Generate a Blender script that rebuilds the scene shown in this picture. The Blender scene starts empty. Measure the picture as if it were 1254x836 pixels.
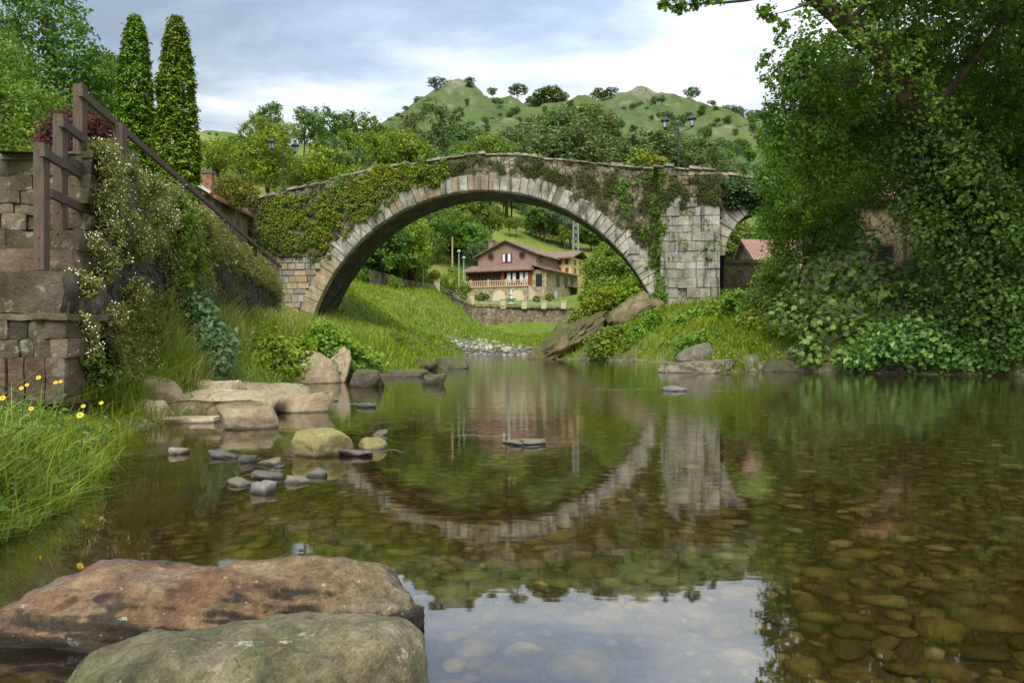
import bpy, bmesh, math, random
import numpy as np
from mathutils import Vector, noise as mnoise

S = bpy.context.scene
C = S.collection
R = math.radians

# ------------------------------------------------------------------ camera, sky, sun, exposure
F, HY = 975.0, 420.0                     # focal length in photo pixels, horizon row
CAMZ = 1.0
cam_d = bpy.data.cameras.new('camera')
cam = bpy.data.objects.new('camera', cam_d); C.objects.link(cam)
cam.location = (0, 0, CAMZ); cam.rotation_euler = (R(90), 0, 0)
cam_d.sensor_width = 36.0; cam_d.lens = F * 36.0 / 1254.0
cam_d.shift_y = 2.0 / 1254.0
cam_d.clip_start = 0.05; cam_d.clip_end = 9000
S.camera = cam

SUN_AZ, SUN_EL = R(186), R(52)           # azimuth clockwise from +Y: behind the camera
wd = bpy.data.worlds.new('World'); S.world = wd; wd.use_nodes = True
nt = wd.node_tree; nt.nodes.clear()
def wn(t, **k):
    n = nt.nodes.new(t)
    for a, v in k.items(): setattr(n, a, v)
    return n
def wmath(op, a, b=None, clamp=False):
    n = wn('ShaderNodeMath', operation=op, use_clamp=clamp)
    for i, v in enumerate((a, b)):
        if v is None: continue
        if isinstance(v, (int, float)): n.inputs[i].default_value = v
        else: nt.links.new(v, n.inputs[i])
    return n.outputs[0]
sky = wn('ShaderNodeTexSky', sky_type='NISHITA'); sky.sun_disc = False
sky.sun_elevation = SUN_EL; sky.sun_rotation = SUN_AZ; sky.air_density = 1.0; sky.ozone_density = 1.5; sky.dust_density = 1.5
tc = wn('ShaderNodeTexCoord'); sp = wn('ShaderNodeSeparateXYZ'); nt.links.new(tc.outputs['Generated'], sp.inputs[0])
zz = wmath('ADD', wmath('MAXIMUM', sp.outputs[2], 0.0), 0.13)
cb = wn('ShaderNodeCombineXYZ')
nt.links.new(wmath('DIVIDE', sp.outputs[0], zz), cb.inputs[0]); nt.links.new(wmath('DIVIDE', sp.outputs[1], zz), cb.inputs[1])
def wnoise(scale, det, rough, dist, loc):
    mp = wn('ShaderNodeMapping'); mp.inputs['Location'].default_value = loc
    mp.inputs['Scale'].default_value = (scale * 0.62, scale, scale)
    nt.links.new(cb.outputs[0], mp.inputs[0])
    n = wn('ShaderNodeTexNoise'); n.inputs['Scale'].default_value = 1.0; n.inputs['Detail'].default_value = det
    n.inputs['Roughness'].default_value = rough; n.inputs['Distortion'].default_value = dist
    nt.links.new(mp.outputs[0], n.inputs['Vector']); return n.outputs[0]
def wramp(v, stops):
    r = wn('ShaderNodeValToRGB'); e = r.color_ramp.elements
    while len(e) < len(stops): e.new(0.5)
    for el, (p, c) in zip(e, stops): el.position = p; el.color = (*c, 1)
    nt.links.new(v, r.inputs[0]); return r.outputs[0]
n1 = wnoise(1.25, 8, 0.58, 0.35, (3.1, 1.7, 0)); n2 = wnoise(0.55, 5, 0.5, 0.3, (7.4, 4.2, 2))
cloud = wramp(n1, [(0.39, (0.85, 1.08, 1.42)), (0.47, (1.28, 1.55, 1.9)), (0.55, (2.05, 2.25, 2.48)), (0.65, (3.15, 3.22, 3.22))])
cover = wramp(n2, [(0.36, (0.82,) * 3), (0.50, (1, 1, 1))])
mx = wn('ShaderNodeMix', data_type='RGBA'); mx.blend_type = 'MIX'
nt.links.new(cover, mx.inputs[0]); nt.links.new(sky.outputs[0], mx.inputs[6]); nt.links.new(cloud, mx.inputs[7])
gr = wmath('ADD', wmath('MULTIPLY', wmath('MAXIMUM', sp.outputs[2], 0.0), 1.9), 0.62)    # overcast sky: brighter towards the zenith
gv = wn('ShaderNodeVectorMath', operation='SCALE'); nt.links.new(mx.outputs[2], gv.inputs[0]); nt.links.new(gr, gv.inputs['Scale'])
bg = wn('ShaderNodeBackground'); bg.inputs['Strength'].default_value = 0.10
nt.links.new(gv.outputs[0], bg.inputs[0])
wo = wn('ShaderNodeOutputWorld'); nt.links.new(bg.outputs[0], wo.inputs[0])

sun_d = bpy.data.lights.new('sun', 'SUN'); sun_d.energy = 1.5; sun_d.angle = R(34); sun_d.color = (1.0, 0.95, 0.87)
sun = bpy.data.objects.new('sun', sun_d); C.objects.link(sun)
sv = Vector((math.sin(SUN_AZ) * math.cos(SUN_EL), math.cos(SUN_AZ) * math.cos(SUN_EL), math.sin(SUN_EL)))
sun.rotation_euler = sv.to_track_quat('Z', 'Y').to_euler(); sun.location = (-60, -60, 90)

vs = S.view_settings
vs.view_transform = 'Standard'; vs.look = 'None'; vs.exposure = 1.79; vs.gamma = 1.0
cy = S.cycles
cy.max_bounces = 8; cy.diffuse_bounces = 3; cy.glossy_bounces = 3; cy.transmission_bounces = 6; cy.transparent_max_bounces = 8
cy.use_denoising = True; cy.sample_clamp_indirect = 6.0

# ------------------------------------------------------------------ numpy helpers
def P(px, py, D): return np.array(((px - 627.0) / F * D, D, CAMZ + (HY - py) / F * D))
def PXX(px, D): return (px - 627.0) / F * D
def PZ(py, D): return CAMZ + (HY - py) / F * D

def _hash(i, j, k, seed):
    h = (i * 374761393 + j * 668265263 + k * 2147483647 + seed * 144269504) & 0xffffffff
    h = ((h ^ (h >> 13)) * 1274126177) & 0xffffffff
    h = (h ^ (h >> 16)) & 0xffffffff
    return h / 4294967295.0
def vnoise(p, seed=0):
    p = np.asarray(p, float); f = np.floor(p); i = f.astype(np.int64); t = p - f; t = t * t * (3 - 2 * t)
    out = 0
    for a in (0, 1):
        for b in (0, 1):
            for c in (0, 1):
                w = (t[..., 0] if a else 1 - t[..., 0]) * (t[..., 1] if b else 1 - t[..., 1]) * (t[..., 2] if c else 1 - t[..., 2])
                out = out + w * _hash(i[..., 0] + a, i[..., 1] + b, i[..., 2] + c, seed)
    return out * 2 - 1
def fbm(p, oct=4, seed=0, gain=0.5):
    p = np.asarray(p, float); a, s, o = 1.0, 0.0, 0
    for q in range(oct): s = s + a * vnoise(p * (2.03 ** q) + 11.3 * q, seed + q); a *= gain
    return s
def unit(v): return v / np.maximum(np.linalg.norm(v, axis=-1, keepdims=True), 1e-9)

def mesh_np(name, chunks, mat=None, smooth=False, attrs=None):
    """chunks: list of (V (n,3), F (m,k)[, tint (n,)])"""
    Vs, loops, starts, tot, tints, off, lo = [], [], [], [], [], 0, 0
    mats = []
    for ch in chunks:
        V, Fc = np.asarray(ch[0], float), np.asarray(ch[1], np.int64)
        if len(V) == 0 or len(Fc) == 0: continue
        Vs.append(V); k = Fc.shape[1]; m = len(Fc)
        loops.append((Fc + off).ravel()); starts.append(lo + np.arange(m) * k); tot.append(np.full(m, k))
        tints.append(np.asarray(ch[2], float) if len(ch) > 2 else np.full(len(V), 0.5))
        off += len(V); lo += m * k
    V = np.concatenate(Vs); L = np.concatenate(loops); st = np.concatenate(starts); tt = np.concatenate(tot)
    me = bpy.data.meshes.new(name)
    me.vertices.add(len(V)); me.vertices.foreach_set('co', V.astype(np.float32).ravel())
    me.loops.add(len(L)); me.loops.foreach_set('vertex_index', L.astype(np.int32))
    me.polygons.add(len(st)); me.polygons.foreach_set('loop_start', st.astype(np.int32)); me.polygons.foreach_set('loop_total', tt.astype(np.int32))
    me.polygons.foreach_set('use_smooth', np.full(len(st), bool(smooth)))
    a = me.attributes.new('tint', 'FLOAT', 'POINT'); a.data.foreach_set('value', np.concatenate(tints).astype(np.float32))
    for k, v in (attrs or {}).items():
        a = me.attributes.new(k, 'FLOAT', 'POINT'); a.data.foreach_set('value', np.asarray(v, np.float32))
    me.update(calc_edges=True)
    if mat: me.materials.append(mat)
    return me

def obj(name, me, parent=None, label=None, cat=None, group=None, kind=None, loc=None, rz=0, sc=None):
    o = bpy.data.objects.new(name, me); C.objects.link(o)
    if parent: o.parent = parent
    if label: o['label'] = label
    if cat: o['category'] = cat
    if group: o['group'] = group
    if kind: o['kind'] = kind
    if loc is not None: o.location = tuple(float(v) for v in loc)
    if rz: o.rotation_euler = (0, 0, rz)
    if sc is not None: o.scale = sc
    return o
def thing(name, label, cat, loc=(0, 0, 0), group=None, rz=0):
    return obj(name, None, None, label, cat, group, None, loc, rz)
def part(name, chunks, mat, parent, smooth=False, kind=None, label=None, world=True):
    """chunks in world coordinates; made local to an unrotated parent"""
    me = mesh_np(name, chunks, mat, smooth)
    if world:
        p = parent
        off = np.zeros(3)
        while p is not None: off += np.array(p.location); p = p.parent
        co = np.empty(len(me.vertices) * 3, np.float32); me.vertices.foreach_get('co', co)
        co = (co.reshape(-1, 3) - off).ravel(); me.vertices.foreach_set('co', co.astype(np.float32)); me.update()
    return obj(name, me, parent, label, kind=kind)
def solo(name, chunks, mat, label, cat, base=None, group=None, smooth=False, kind=None):
    """a one-mesh thing, its origin at its base"""
    me = mesh_np(name, chunks, mat, smooth)
    base = np.zeros(3) if base is None else np.asarray(base, float)
    co = np.empty(len(me.vertices) * 3, np.float32); me.vertices.foreach_get('co', co)
    me.vertices.foreach_set('co', (co.reshape(-1, 3) - base).astype(np.float32).ravel()); me.update()
    return obj(name, me, None, label, cat, group, kind, base)
def dup(root, loc, rz=0.0, sc=(1, 1, 1), label=None, group=None):
    def cp(o, par):
        c = o.copy(); C.objects.link(c); c.parent = par
        for ch in o.children: cp(ch, c)
        return c
    r = cp(root, None); r.location = tuple(float(v) for v in loc); r.rotation_euler = (0, 0, rz); r.scale = sc
    if label: r['label'] = label
    if group: r['group'] = group
    return r

def box(x0, x1, y0, y1, z0, z1):
    V = np.array([(x, y, z) for z in (z0, z1) for y in (y0, y1) for x in (x0, x1)], float)
    Fc = np.array([(0, 2, 3, 1), (4, 5, 7, 6), (0, 1, 5, 4), (2, 6, 7, 3), (0, 4, 6, 2), (1, 3, 7, 5)])
    return V, Fc
def beam(a, b, w, h, up=(0, 0, 1)):
    a, b = np.asarray(a, float), np.asarray(b, float); d = unit(b - a); s = np.cross(d, up)
    if np.linalg.norm(s) < 1e-4: s = np.array((1.0, 0, 0))
    s = unit(s); u = np.cross(s, d)
    V = np.array([q + s * i * w / 2 + u * j * h / 2 for q in (a, b) for j in (-1, 1) for i in (-1, 1)])
    Fc = np.array([(0, 1, 3, 2), (4, 6, 7, 5), (0, 4, 5, 1), (2, 3, 7, 6), (0, 2, 6, 4), (1, 5, 7, 3)])
    return V, Fc
def tube(pts, rad, seg=8, cap=True, wob=0.0, seed=0):
    pts = np.asarray(pts, float); rad = np.broadcast_to(np.asarray(rad, float), (len(pts),))
    d = unit(np.gradient(pts, axis=0)); ref = np.array((0.31, 0.2, 0.93)) if abs(d[0][2]) < 0.9 else np.array((1.0, 0.1, 0))
    s = unit(np.cross(d, ref)); u = np.cross(d, s); an = np.arange(seg) * 2 * math.pi / seg
    ring = np.cos(an)[None, :, None] * s[:, None, :] + np.sin(an)[None, :, None] * u[:, None, :]
    rr = rad[:, None]
    if wob: rr = rr * (1 + wob * vnoise(pts[:, None, :] * 1.3 + ring * 1.7, seed))
    V = (pts[:, None, :] + ring * (rr[..., None] if np.ndim(rr) == 2 else rr)).reshape(-1, 3)
    n = len(pts); Fc = []
    for i in range(n - 1):
        for j in range(seg):
            k = (j + 1) % seg; Fc.append((i * seg + j, i * seg + k, (i + 1) * seg + k, (i + 1) * seg + j))
    out = [(V, np.array(Fc))]
    if cap:
        for e, i in ((0, 0), (1, n - 1)):
            out.append((np.vstack([V[i * seg:(i + 1) * seg], pts[i]]), np.array([(j, (j + 1) % seg, seg) if e else ((j + 1) % seg, j, seg) for j in range(seg)])))
    return out
def lathe(prof, cx, cy, seg=12):
    an = np.arange(seg) * 2 * math.pi / seg
    V = np.array([(cx + r * math.cos(a), cy + r * math.sin(a), z) for r, z in prof for a in an])
    Fc = [(i * seg + j, i * seg + (j + 1) % seg, (i + 1) * seg + (j + 1) % seg, (i + 1) * seg + j) for i in range(len(prof) - 1) for j in range(seg)]
    return [(V, np.array(Fc))]
def bez(p, n=10):
    """smooth polyline through points (Catmull-Rom)"""
    p = np.asarray(p, float); q = np.vstack([2 * p[0] - p[1], p, 2 * p[-1] - p[-2]]); o = []
    for i in range(1, len(q) - 2):
        for t in np.linspace(0, 1, n, endpoint=False):
            a, b, c, d = q[i - 1], q[i], q[i + 1], q[i + 2]
            o.append(0.5 * (2 * b + (c - a) * t + (2 * a - 5 * b + 4 * c - d) * t * t + (3 * b - a - 3 * c + d) * t ** 3))
    o.append(p[-1]); return np.array(o)

def leaves(Cn, N, L, W, rng, fold=0.25, tint=None):
    """rhombic leaves, folded along the midrib"""
    n = len(Cn); N = unit(N)
    T = unit(np.cross(N, rng.normal(size=(n, 3)))); B = np.cross(N, T)
    L = np.broadcast_to(L, (n,))[:, None]; W = np.broadcast_to(W, (n,))[:, None]
    V = np.stack([Cn - T * L * 0.5, Cn + B * W * 0.5 + N * W * fold - T * L * 0.08, Cn + T * L * 0.5 - N * L * 0.08, Cn - B * W * 0.5 + N * W * fold - T * L * 0.08], 1).reshape(-1, 3)
    Fc = np.arange(n * 4).reshape(n, 4)
    t = rng.random(n) if tint is None else tint
    return V, Fc, np.repeat(t, 4)
def tufts(Tc, Tn, nl, tr, L, W, rng, up=0.5, jit=0.8, tv=0.35):
    """nl leaves round each tuft centre; the leaves of one tuft share a tone"""
    n = len(Tc); tr = np.broadcast_to(tr, (n,))
    Cn = np.repeat(Tc, nl, 0) + rng.normal(size=(n * nl, 3)) * np.repeat(tr, nl)[:, None] * (0.55, 0.55, 0.45)
    N = np.repeat(Tn, nl, 0) * 0.7 + np.array((0, 0, up)) + rng.normal(size=(n * nl, 3)) * jit * 0.6
    tone = np.repeat(rng.random(n), nl) * (1 - tv) + rng.random(n * nl) * tv
    s = 0.65 + 0.7 * rng.random(n * nl)
    return leaves(Cn, N, L * s, W * s, rng, tint=tone)
def blob_points(blobs, n, rng, lo=0.72, hi=1.06, upb=0.15, inner=0.8):
    """points and normals over the shells of a union of ellipsoids (blobs: centre, radii)"""
    c = np.array([b[0] for b in blobs], float); r = np.array([np.broadcast_to(b[1], (3,)) for b in blobs], float)
    ar = (r[:, 0] * r[:, 1] + r[:, 1] * r[:, 2] + r[:, 0] * r[:, 2]); idx = rng.choice(len(blobs), size=int(n * 1.6), p=ar / ar.sum())
    d = rng.normal(size=(len(idx), 3)); d[:, 2] += upb; d = unit(d)
    p = c[idx] + d * r[idx] * rng.uniform(lo, hi, (len(idx), 1))
    keep = np.ones(len(idx), bool)
    for k in range(len(blobs)):
        q = np.linalg.norm((p - c[k]) / r[k], axis=1); keep &= ~((q < inner) & (idx != k) & (q < inner))
    p, nn = p[keep][:n], unit(d / r[idx])[keep][:n]
    return p, nn
def grass(base, h, w, rng, lean=0.5, curl=0.5, dirv=None):
    n = len(base); h = np.broadcast_to(h, (n,)).astype(float); w = np.broadcast_to(w, (n,)).astype(float)
    a = rng.random(n) * 2 * math.pi; d = np.stack([np.cos(a), np.sin(a), np.zeros(n)], 1)
    if dirv is not None: d = unit(d + np.asarray(dirv))
    s = np.stack([-d[:, 1], d[:, 0], np.zeros(n)], 1)
    ang2 = rng.random(n) * 6.28; s = unit(s + 0.6 * np.stack([np.cos(ang2), np.sin(ang2), np.zeros(n)], 1))
    l = (lean * (0.3 + rng.random(n)) * h)[:, None]; z = np.array((0, 0, 1.0))
    m = base + d * l * 0.32 + z * (h * 0.60)[:, None]; t = base + d * l * (1.0 + curl * 0.4) + z * (h * (1.0 - 0.25 * curl * rng.random(n)))[:, None]
    W = (w / 2)[:, None]
    V = np.stack([base - s * W, base + s * W, m + s * W * 0.8, m - s * W * 0.8, t + s * W * 0.15, t - s * W * 0.15], 1).reshape(-1, 3)
    i = np.arange(n)[:, None] * 6
    Fc = np.concatenate([i + np.array((0, 1, 2, 3)), i + np.array((3, 2, 4, 5))])
    return V, Fc, np.repeat(rng.random(n), 6)

def ico(sub):
    bm = bmesh.new(); bmesh.ops.create_icosphere(bm, subdivisions=sub, radius=1.0)
    V = np.array([v.co[:] for v in bm.verts]); Fc = np.array([[v.index for v in f.verts] for f in bm.faces]); bm.free(); return V, Fc
ICO = {k: ico(k) for k in (1, 2, 3, 4, 5, 6)}

# ------------------------------------------------------------------ materials
class NB:
    def __init__(s, name):
        s.m = bpy.data.materials.new(name); s.m.use_nodes = True; s.t = s.m.node_tree; s.t.nodes.clear()
        s.out = s.n('ShaderNodeOutputMaterial')
    def n(s, t, **k):
        x = s.t.nodes.new(t)
        for a, v in k.items(): setattr(x, a, v)
        return x
    def set(s, node, i, v):
        if v is None: return
        if hasattr(v, 'is_linked') or isinstance(v, bpy.types.NodeSocket): s.t.links.new(v, node.inputs[i])
        else:
            try: node.inputs[i].default_value = v
            except Exception: node.inputs[i].default_value = (*v, 1)
    def pos(s): return s.n('ShaderNodeNewGeometry').outputs['Position']
    def xyz(s, v): x = s.n('ShaderNodeSeparateXYZ'); s.set(x, 0, v); return x.outputs
    def noise(s, v, scale, det=4, rough=0.55, dist=0.0):
        x = s.n('ShaderNodeTexNoise'); s.set(x, 'Vector', v); s.set(x, 'Scale', scale); s.set(x, 'Detail', det); s.set(x, 'Roughness', rough); s.set(x, 'Distortion', dist); return x.outputs[0]
    def vor(s, v, scale, feature='F1', out=0, rnd=1.0):
        x = s.n('ShaderNodeTexVoronoi', feature=feature); s.set(x, 'Vector', v); s.set(x, 'Scale', scale); s.set(x, 'Randomness', rnd); return x.outputs[out]
    def mapping(s, v, scale=(1, 1, 1), loc=(0, 0, 0), rot=(0, 0, 0)):
        x = s.n('ShaderNodeMapping'); s.set(x, 0, v); x.inputs['Scale'].default_value = scale; x.inputs['Location'].default_value = loc; x.inputs['Rotation'].default_value = rot; return x.outputs[0]
    def math(s, op, a, b=None, clamp=False):
        x = s.n('ShaderNodeMath', operation=op, use_clamp=clamp); s.set(x, 0, a); s.set(x, 1, b); return x.outputs[0]
    def ramp(s, v, stops):
        x = s.n('ShaderNodeValToRGB'); e = x.color_ramp.elements
        while len(e) < len(stops): e.new(0.5)
        for el, (p, c) in zip(e, stops):
            el.position = p; el.color = (*(c if hasattr(c, '__len__') else (c,) * 3), 1)
        s.set(x, 0, v); return x.outputs[0]
    def mix(s, f, a, b, mode='MIX'):
        x = s.n('ShaderNodeMix', data_type='RGBA'); x.blend_type = mode; s.set(x, 0, f); s.set(x, 6, a if not isinstance(a, tuple) else (*a, 1)); s.set(x, 7, b if not isinstance(b, tuple) else (*b, 1)); return x.outputs[2]
    def attr(s, name): x = s.n('ShaderNodeAttribute'); x.attribute_name = name; return x.outputs['Fac']
    def rnd(s): return s.n('ShaderNodeObjectInfo').outputs['Random']
    def bump(s, h, st=0.5, dist=0.02): x = s.n('ShaderNodeBump'); s.set(x, 'Height', h); s.set(x, 'Strength', st); s.set(x, 'Distance', dist); return x.outputs[0]
    def bsdf(s, col, rough=0.8, normal=None, spec=0.3, metal=0.0):
        x = s.n('ShaderNodeBsdfPrincipled'); s.set(x, 'Base Color', (*col, 1) if isinstance(col, tuple) else col); s.set(x, 'Roughness', rough); s.set(x, 'Specular IOR Level', spec); s.set(x, 'Metallic', metal)
        if normal is not None: s.set(x, 'Normal', normal)
        return x.outputs[0]
    def done(s, sh): s.t.links.new(sh, s.out.inputs[0]); return s.m

def leaf_mat(name, cols, trans=0.3, rough=0.55, spec=0.25, vary=0.25):
    b = NB(name); t = b.attr('tint')
    col = b.ramp(t, [(0.0, cols[0]), (0.5, cols[1]), (1.0, cols[2])])
    nz = b.noise(b.pos(), 0.35, 3); r = b.rnd()
    hs = b.n('ShaderNodeHueSaturation'); b.set(hs, 'Color', col)
    b.set(hs, 'Hue', b.math('ADD', b.math('MULTIPLY', b.math('SUBTRACT', r, 0.5), 0.05), 0.499))
    b.set(hs, 'Saturation', b.math('ADD', b.math('MULTIPLY', nz, 0.3), 0.88))
    b.set(hs, 'Value', b.math('ADD', b.math('MULTIPLY', b.math('ADD', nz, r), vary), 1.0 - vary))
    c = hs.outputs[0]
    p = b.bsdf(c, rough, None, spec)
    tr = b.n('ShaderNodeBsdfTranslucent'); b.set(tr, 0, b.mix(0.5, c, (0.16, 0.22, 0.02)))
    ms = b.n('ShaderNodeMixShader'); b.set(ms, 0, trans); b.set(ms, 1, p); b.set(ms, 2, tr.outputs[0])
    return b.done(ms.outputs[0])

def stone_mat(name, c1, c2, c3, scale=3.0, moss=0.0, mosscol=(0.06, 0.075, 0.015), lichen=0.0, bump=0.6, bscale=9.0, wet=False, rnd=0.3, rough=0.85, streak=0.0, cell=0.0, dist=0.03, crack=0.0):
    b = NB(name); p = b.pos()
    n = b.noise(p, scale, 6, 0.6, 0.3); col = b.ramp(n, [(0.3, c1), (0.5, c2), (0.7, c3)])
    f = b.noise(p, scale * 7, 5, 0.65); col = b.mix(0.55, col, b.ramp(f, [(0.3, (0.5,) * 3), (0.7, (1.3,) * 3)]), 'MULTIPLY')
    h = b.math('ADD', b.math('MULTIPLY', b.noise(p, bscale, 8, 0.6), 1.0), b.math('MULTIPLY', b.noise(p, bscale * 5, 4, 0.6), 0.3))
    if cell:
        e = b.vor(b.mix(0.12, p, b.n('ShaderNodeTexNoise').outputs[1]), cell, 'DISTANCE_TO_EDGE')
        j = b.ramp(e, [(0.0, 0.0), (0.07, 1.0)])
        col = b.mix(b.math('MULTIPLY', b.math('SUBTRACT', 1.0, j), 0.55), col, (0.035, 0.032, 0.022))
        x = b.n('ShaderNodeTexVoronoi'); b.set(x, 'Vector', p); b.set(x, 'Scale', cell)
        col = b.mix(0.6, col, b.ramp(x.outputs[1], [(0.2, (0.6, 0.56, 0.5)), (0.8, (1.35, 1.3, 1.2))]), 'MULTIPLY')
        h = b.math('ADD', h, b.math('MULTIPLY', j, 1.5))
    if streak:
        sk = b.noise(b.mapping(p, (2.2, 2.2, 0.22)), 1.6, 5, 0.6)
        col = b.mix(b.math('MULTIPLY', b.ramp(sk, [(0.52, 0.0), (0.66, 1.0)]), streak), col, (0.03, 0.029, 0.026))
    if crack:
        wv_ = b.n('ShaderNodeVectorMath', operation='ADD'); b.set(wv_, 0, p); nn_ = b.n('ShaderNodeTexNoise'); b.set(nn_, 'Vector', p); b.set(nn_, 'Scale', scale * 1.5); b.set(nn_, 'Detail', 5); sc_ = b.n('ShaderNodeVectorMath', operation='SCALE'); b.set(sc_, 0, nn_.outputs[1]); sc_.inputs['Scale'].default_value = 0.8 / scale; b.set(wv_, 1, sc_.outputs[0])
        ce = b.vor(wv_.outputs[0], crack, 'DISTANCE_TO_EDGE'); cm = b.ramp(ce, [(0.0, 0.0), (0.028, 1.0)]); ck = b.math('MULTIPLY', b.math('SUBTRACT', 1.0, cm), b.ramp(b.noise(p, scale, 3), [(0.45, 0.0), (0.62, 0.5)]))
        col = b.mix(ck, col, (0.03, 0.025, 0.018)); h = b.math('SUBTRACT', h, b.math('MULTIPLY', ck, 1.2))
    if lichen:
        l = b.noise(p, scale * 2.3, 5, 0.7); col = b.mix(b.math('MULTIPLY', b.ramp(l, [(0.56, 0.0), (0.64, 1.0)]), lichen), col, (0.42, 0.41, 0.33))
    if moss:
        g = b.n('ShaderNodeNewGeometry'); nz = b.xyz(g.outputs['Normal'])[2]
        k = b.math('ADD', b.math('MULTIPLY', nz, 0.35), b.noise(p, scale * 0.8, 5, 0.65))
        col = b.mix(b.math('MULTIPLY', b.ramp(k, [(0.58, 0.0), (0.78, 1.0)]), moss), col, mosscol)
    if rnd:
        col = b.mix(1.0, col, b.ramp(b.rnd(), [(0.0, (1 - rnd,) * 3), (0.6, (1.0, 0.98, 0.95)), (1.0, (1 + rnd * 0.6, 1 + rnd * 0.55, 1 + rnd * 0.5))]), 'MULTIPLY')
    ro = rough
    if wet:
        z = b.math('ADD', b.xyz(p)[2], b.math('MULTIPLY', b.noise(p, 4.0, 3), 0.06))
        wv = b.n('ShaderNodeMapRange'); b.set(wv, 0, z); b.set(wv, 1, 0.04); b.set(wv, 2, 0.065); b.set(wv, 3, 1.0); b.set(wv, 4, 0.0)
        col = b.mix(b.math('MULTIPLY', wv.outputs[0], 0.75), col, (0.022, 0.019, 0.014))
        ro = b.math('SUBTRACT', rough, b.math('MULTIPLY', wv.outputs[0], 0.5))
    return b.done(b.bsdf(col, ro, b.bump(h, bump, dist), 0.3))
def plain(name, col, rough=0.7, nz=0.35, scale=8.0, metal=0.0, bump=0.2, spec=0.3, stretch=(1, 1, 1)):
    b = NB(name); p = b.mapping(b.pos(), stretch); n = b.noise(p, scale, 6, 0.6)
    c = b.mix(nz, col, b.ramp(n, [(0.3, tuple(v * 0.45 for v in col)), (0.7, tuple(min(1, v * 1.5) for v in col))]))
    return b.done(b.bsdf(c, rough, b.bump(n, bump, 0.01), spec, metal))

# ------------------------------------------------------------------ the lie of the land
WATER = np.array([(-12, -14), (-6.5, -4), (-4.2, 0.5), (-2.9, 2.8), (-2.55, 4.0), (-2.75, 5.0), (-3.0, 5.8), (-3.7, 7.3), (-3.95, 8.2), (-4.3, 9.1), (-4.15, 10.1),
    (-3.9, 11.3), (-3.9, 13.5), (-4.1, 15), (-4.8, 17.5), (-5.2, 19.3), (-4.4, 20.3), (-3.9, 21.5), (-3.9, 24), (-3.2, 28), (-2.8, 34), (-2.4, 40), (-2.8, 48), (-3.2, 56),
    (-3.4, 63), (-1.6, 66), (1.2, 66), (5, 70), (10, 80), (22, 92), (26, 84), (14, 72), (7, 60), (3.2, 55), (1.0, 51.5), (2.0, 48.6), (4.4, 47), (6.2, 43.5), (7.6, 39.5),
    (7.3, 34), (6.4, 29.5), (6.1, 26.6), (7, 26), (8.5, 27.5), (10, 28.5), (11, 27.6), (13, 25.6), (15.5, 23.6), (19, 20), (24, 12), (27, 0), (26, -12), (8, -18)], float)
TERR = np.array([(-5.2, 9.6), (-8.9, 30), (-16, 33), (-34, 31), (-34, 9.6)], float)

def sdist(poly, x, y):
    """distance to the polygon, negative inside"""
    p = np.stack([x, y], -1); d = np.full(x.shape, 1e9); ins = np.zeros(x.shape, bool); n = len(poly)
    for i in range(n):
        a, b = poly[i], poly[(i + 1) % n]; e = b - a; w = p - a
        t = np.clip((w @ e) / (e @ e), 0, 1); q = w - t[..., None] * e; d = np.minimum(d, np.hypot(q[..., 0], q[..., 1]))
        c = ((a[1] <= y) & (b[1] > y)) | ((b[1] <= y) & (a[1] > y))
        with np.errstate(divide='ignore', invalid='ignore'): xi = a[0] + (y - a[1]) * e[0] / (e[1] if e[1] else 1e-9)
        ins ^= c & (x < xi)
    return np.where(ins, -d, d)

# control points of the land: photo column, distance, photo row of the ground there
CP = []
def cp(px, *dy):
    for D, y in dy: CP.append((PXX(px, D), D, (HY - y) / F))
def cz(*xyz):
    for X, Y, z in xyz: CP.append((X, Y, (z - CAMZ) / math.hypot(X, Y)))
cz((-3.6, 5, .26), (-4.6, 7, .20), (-4.0, 3, .3), (-6, 4, .4), (-8, 7, .4), (-6, 8.4, .35), (-4.4, 8.2, .14), (-7, -2, .6), (-12, 2, 1.0), (-20, -4, 2), (-30, -20, 3), (0, -40, 2.5), (30, -25, 3), (34, 4, 3.5),
   (-5.6, 12, 1.25), (-5.0, 10.0, .15), (-4.7, 11, .25), (-4.7, 13, .7), (-5.2, 9.2, .2), (-6.0, 15, 1.35), (-6.9, 20, 1.45), (-5.8, 22, 1.1), (-8.2, 28, 1.5), (-6, 30, 1.2), (-10, 38, 1.6), (-6, 40, .9), (-12.5, 46, 2.3), (-14.5, 52, 2.6),
   (-8, 52, 1.6), (-5.5, 56, 1.1), (-14.5, 58, 4.5), (-18, 44, 6.5), (-24, 40, 8), (-20, 54, 8.3), (-30, 50, 10), (-60, 60, 16), (-60, 20, 10), (-50, -20, 6),
   (9, 48, 3.0), (12.5, 47, 3.1), (8.5, 43, 1.6), (10, 38, 1.9), (9.5, 33, 1.5), (9.2, 30, .9), (13, 31, 1.8), (16, 27, 1.8), (20, 27, 3.2), (26, 20, 3.5), (18, 38, 3.6), (28, 40, 5), (15, 52, 4.0),
   (24, 60, 5), (45, 50, 8), (60, 20, 8), (4.5, 52, 0.5), (7.5, 53, 2.2), (8, 57, 2.6), (12, 62, 2.5))
cp(430, (63, 362), (75, 358)); cp(470, (85, 360), (60, 402)); cp(500, (95, 360), (70, 404), (57, 425)); cp(530, (105, 360), (80, 395)); cp(545, (118, 360))
cp(580, (128, 402), (95, 409), (75, 425), (118, 404)); cp(610, (128, 405), (95, 415), (76, 428), (68, 431)); cp(650, (128, 405), (100, 412), (82, 424)); cp(690, (128, 404), (105, 408)); cp(740, (120, 392), (90, 400)); cp(820, (120, 380), (80, 392))
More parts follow.
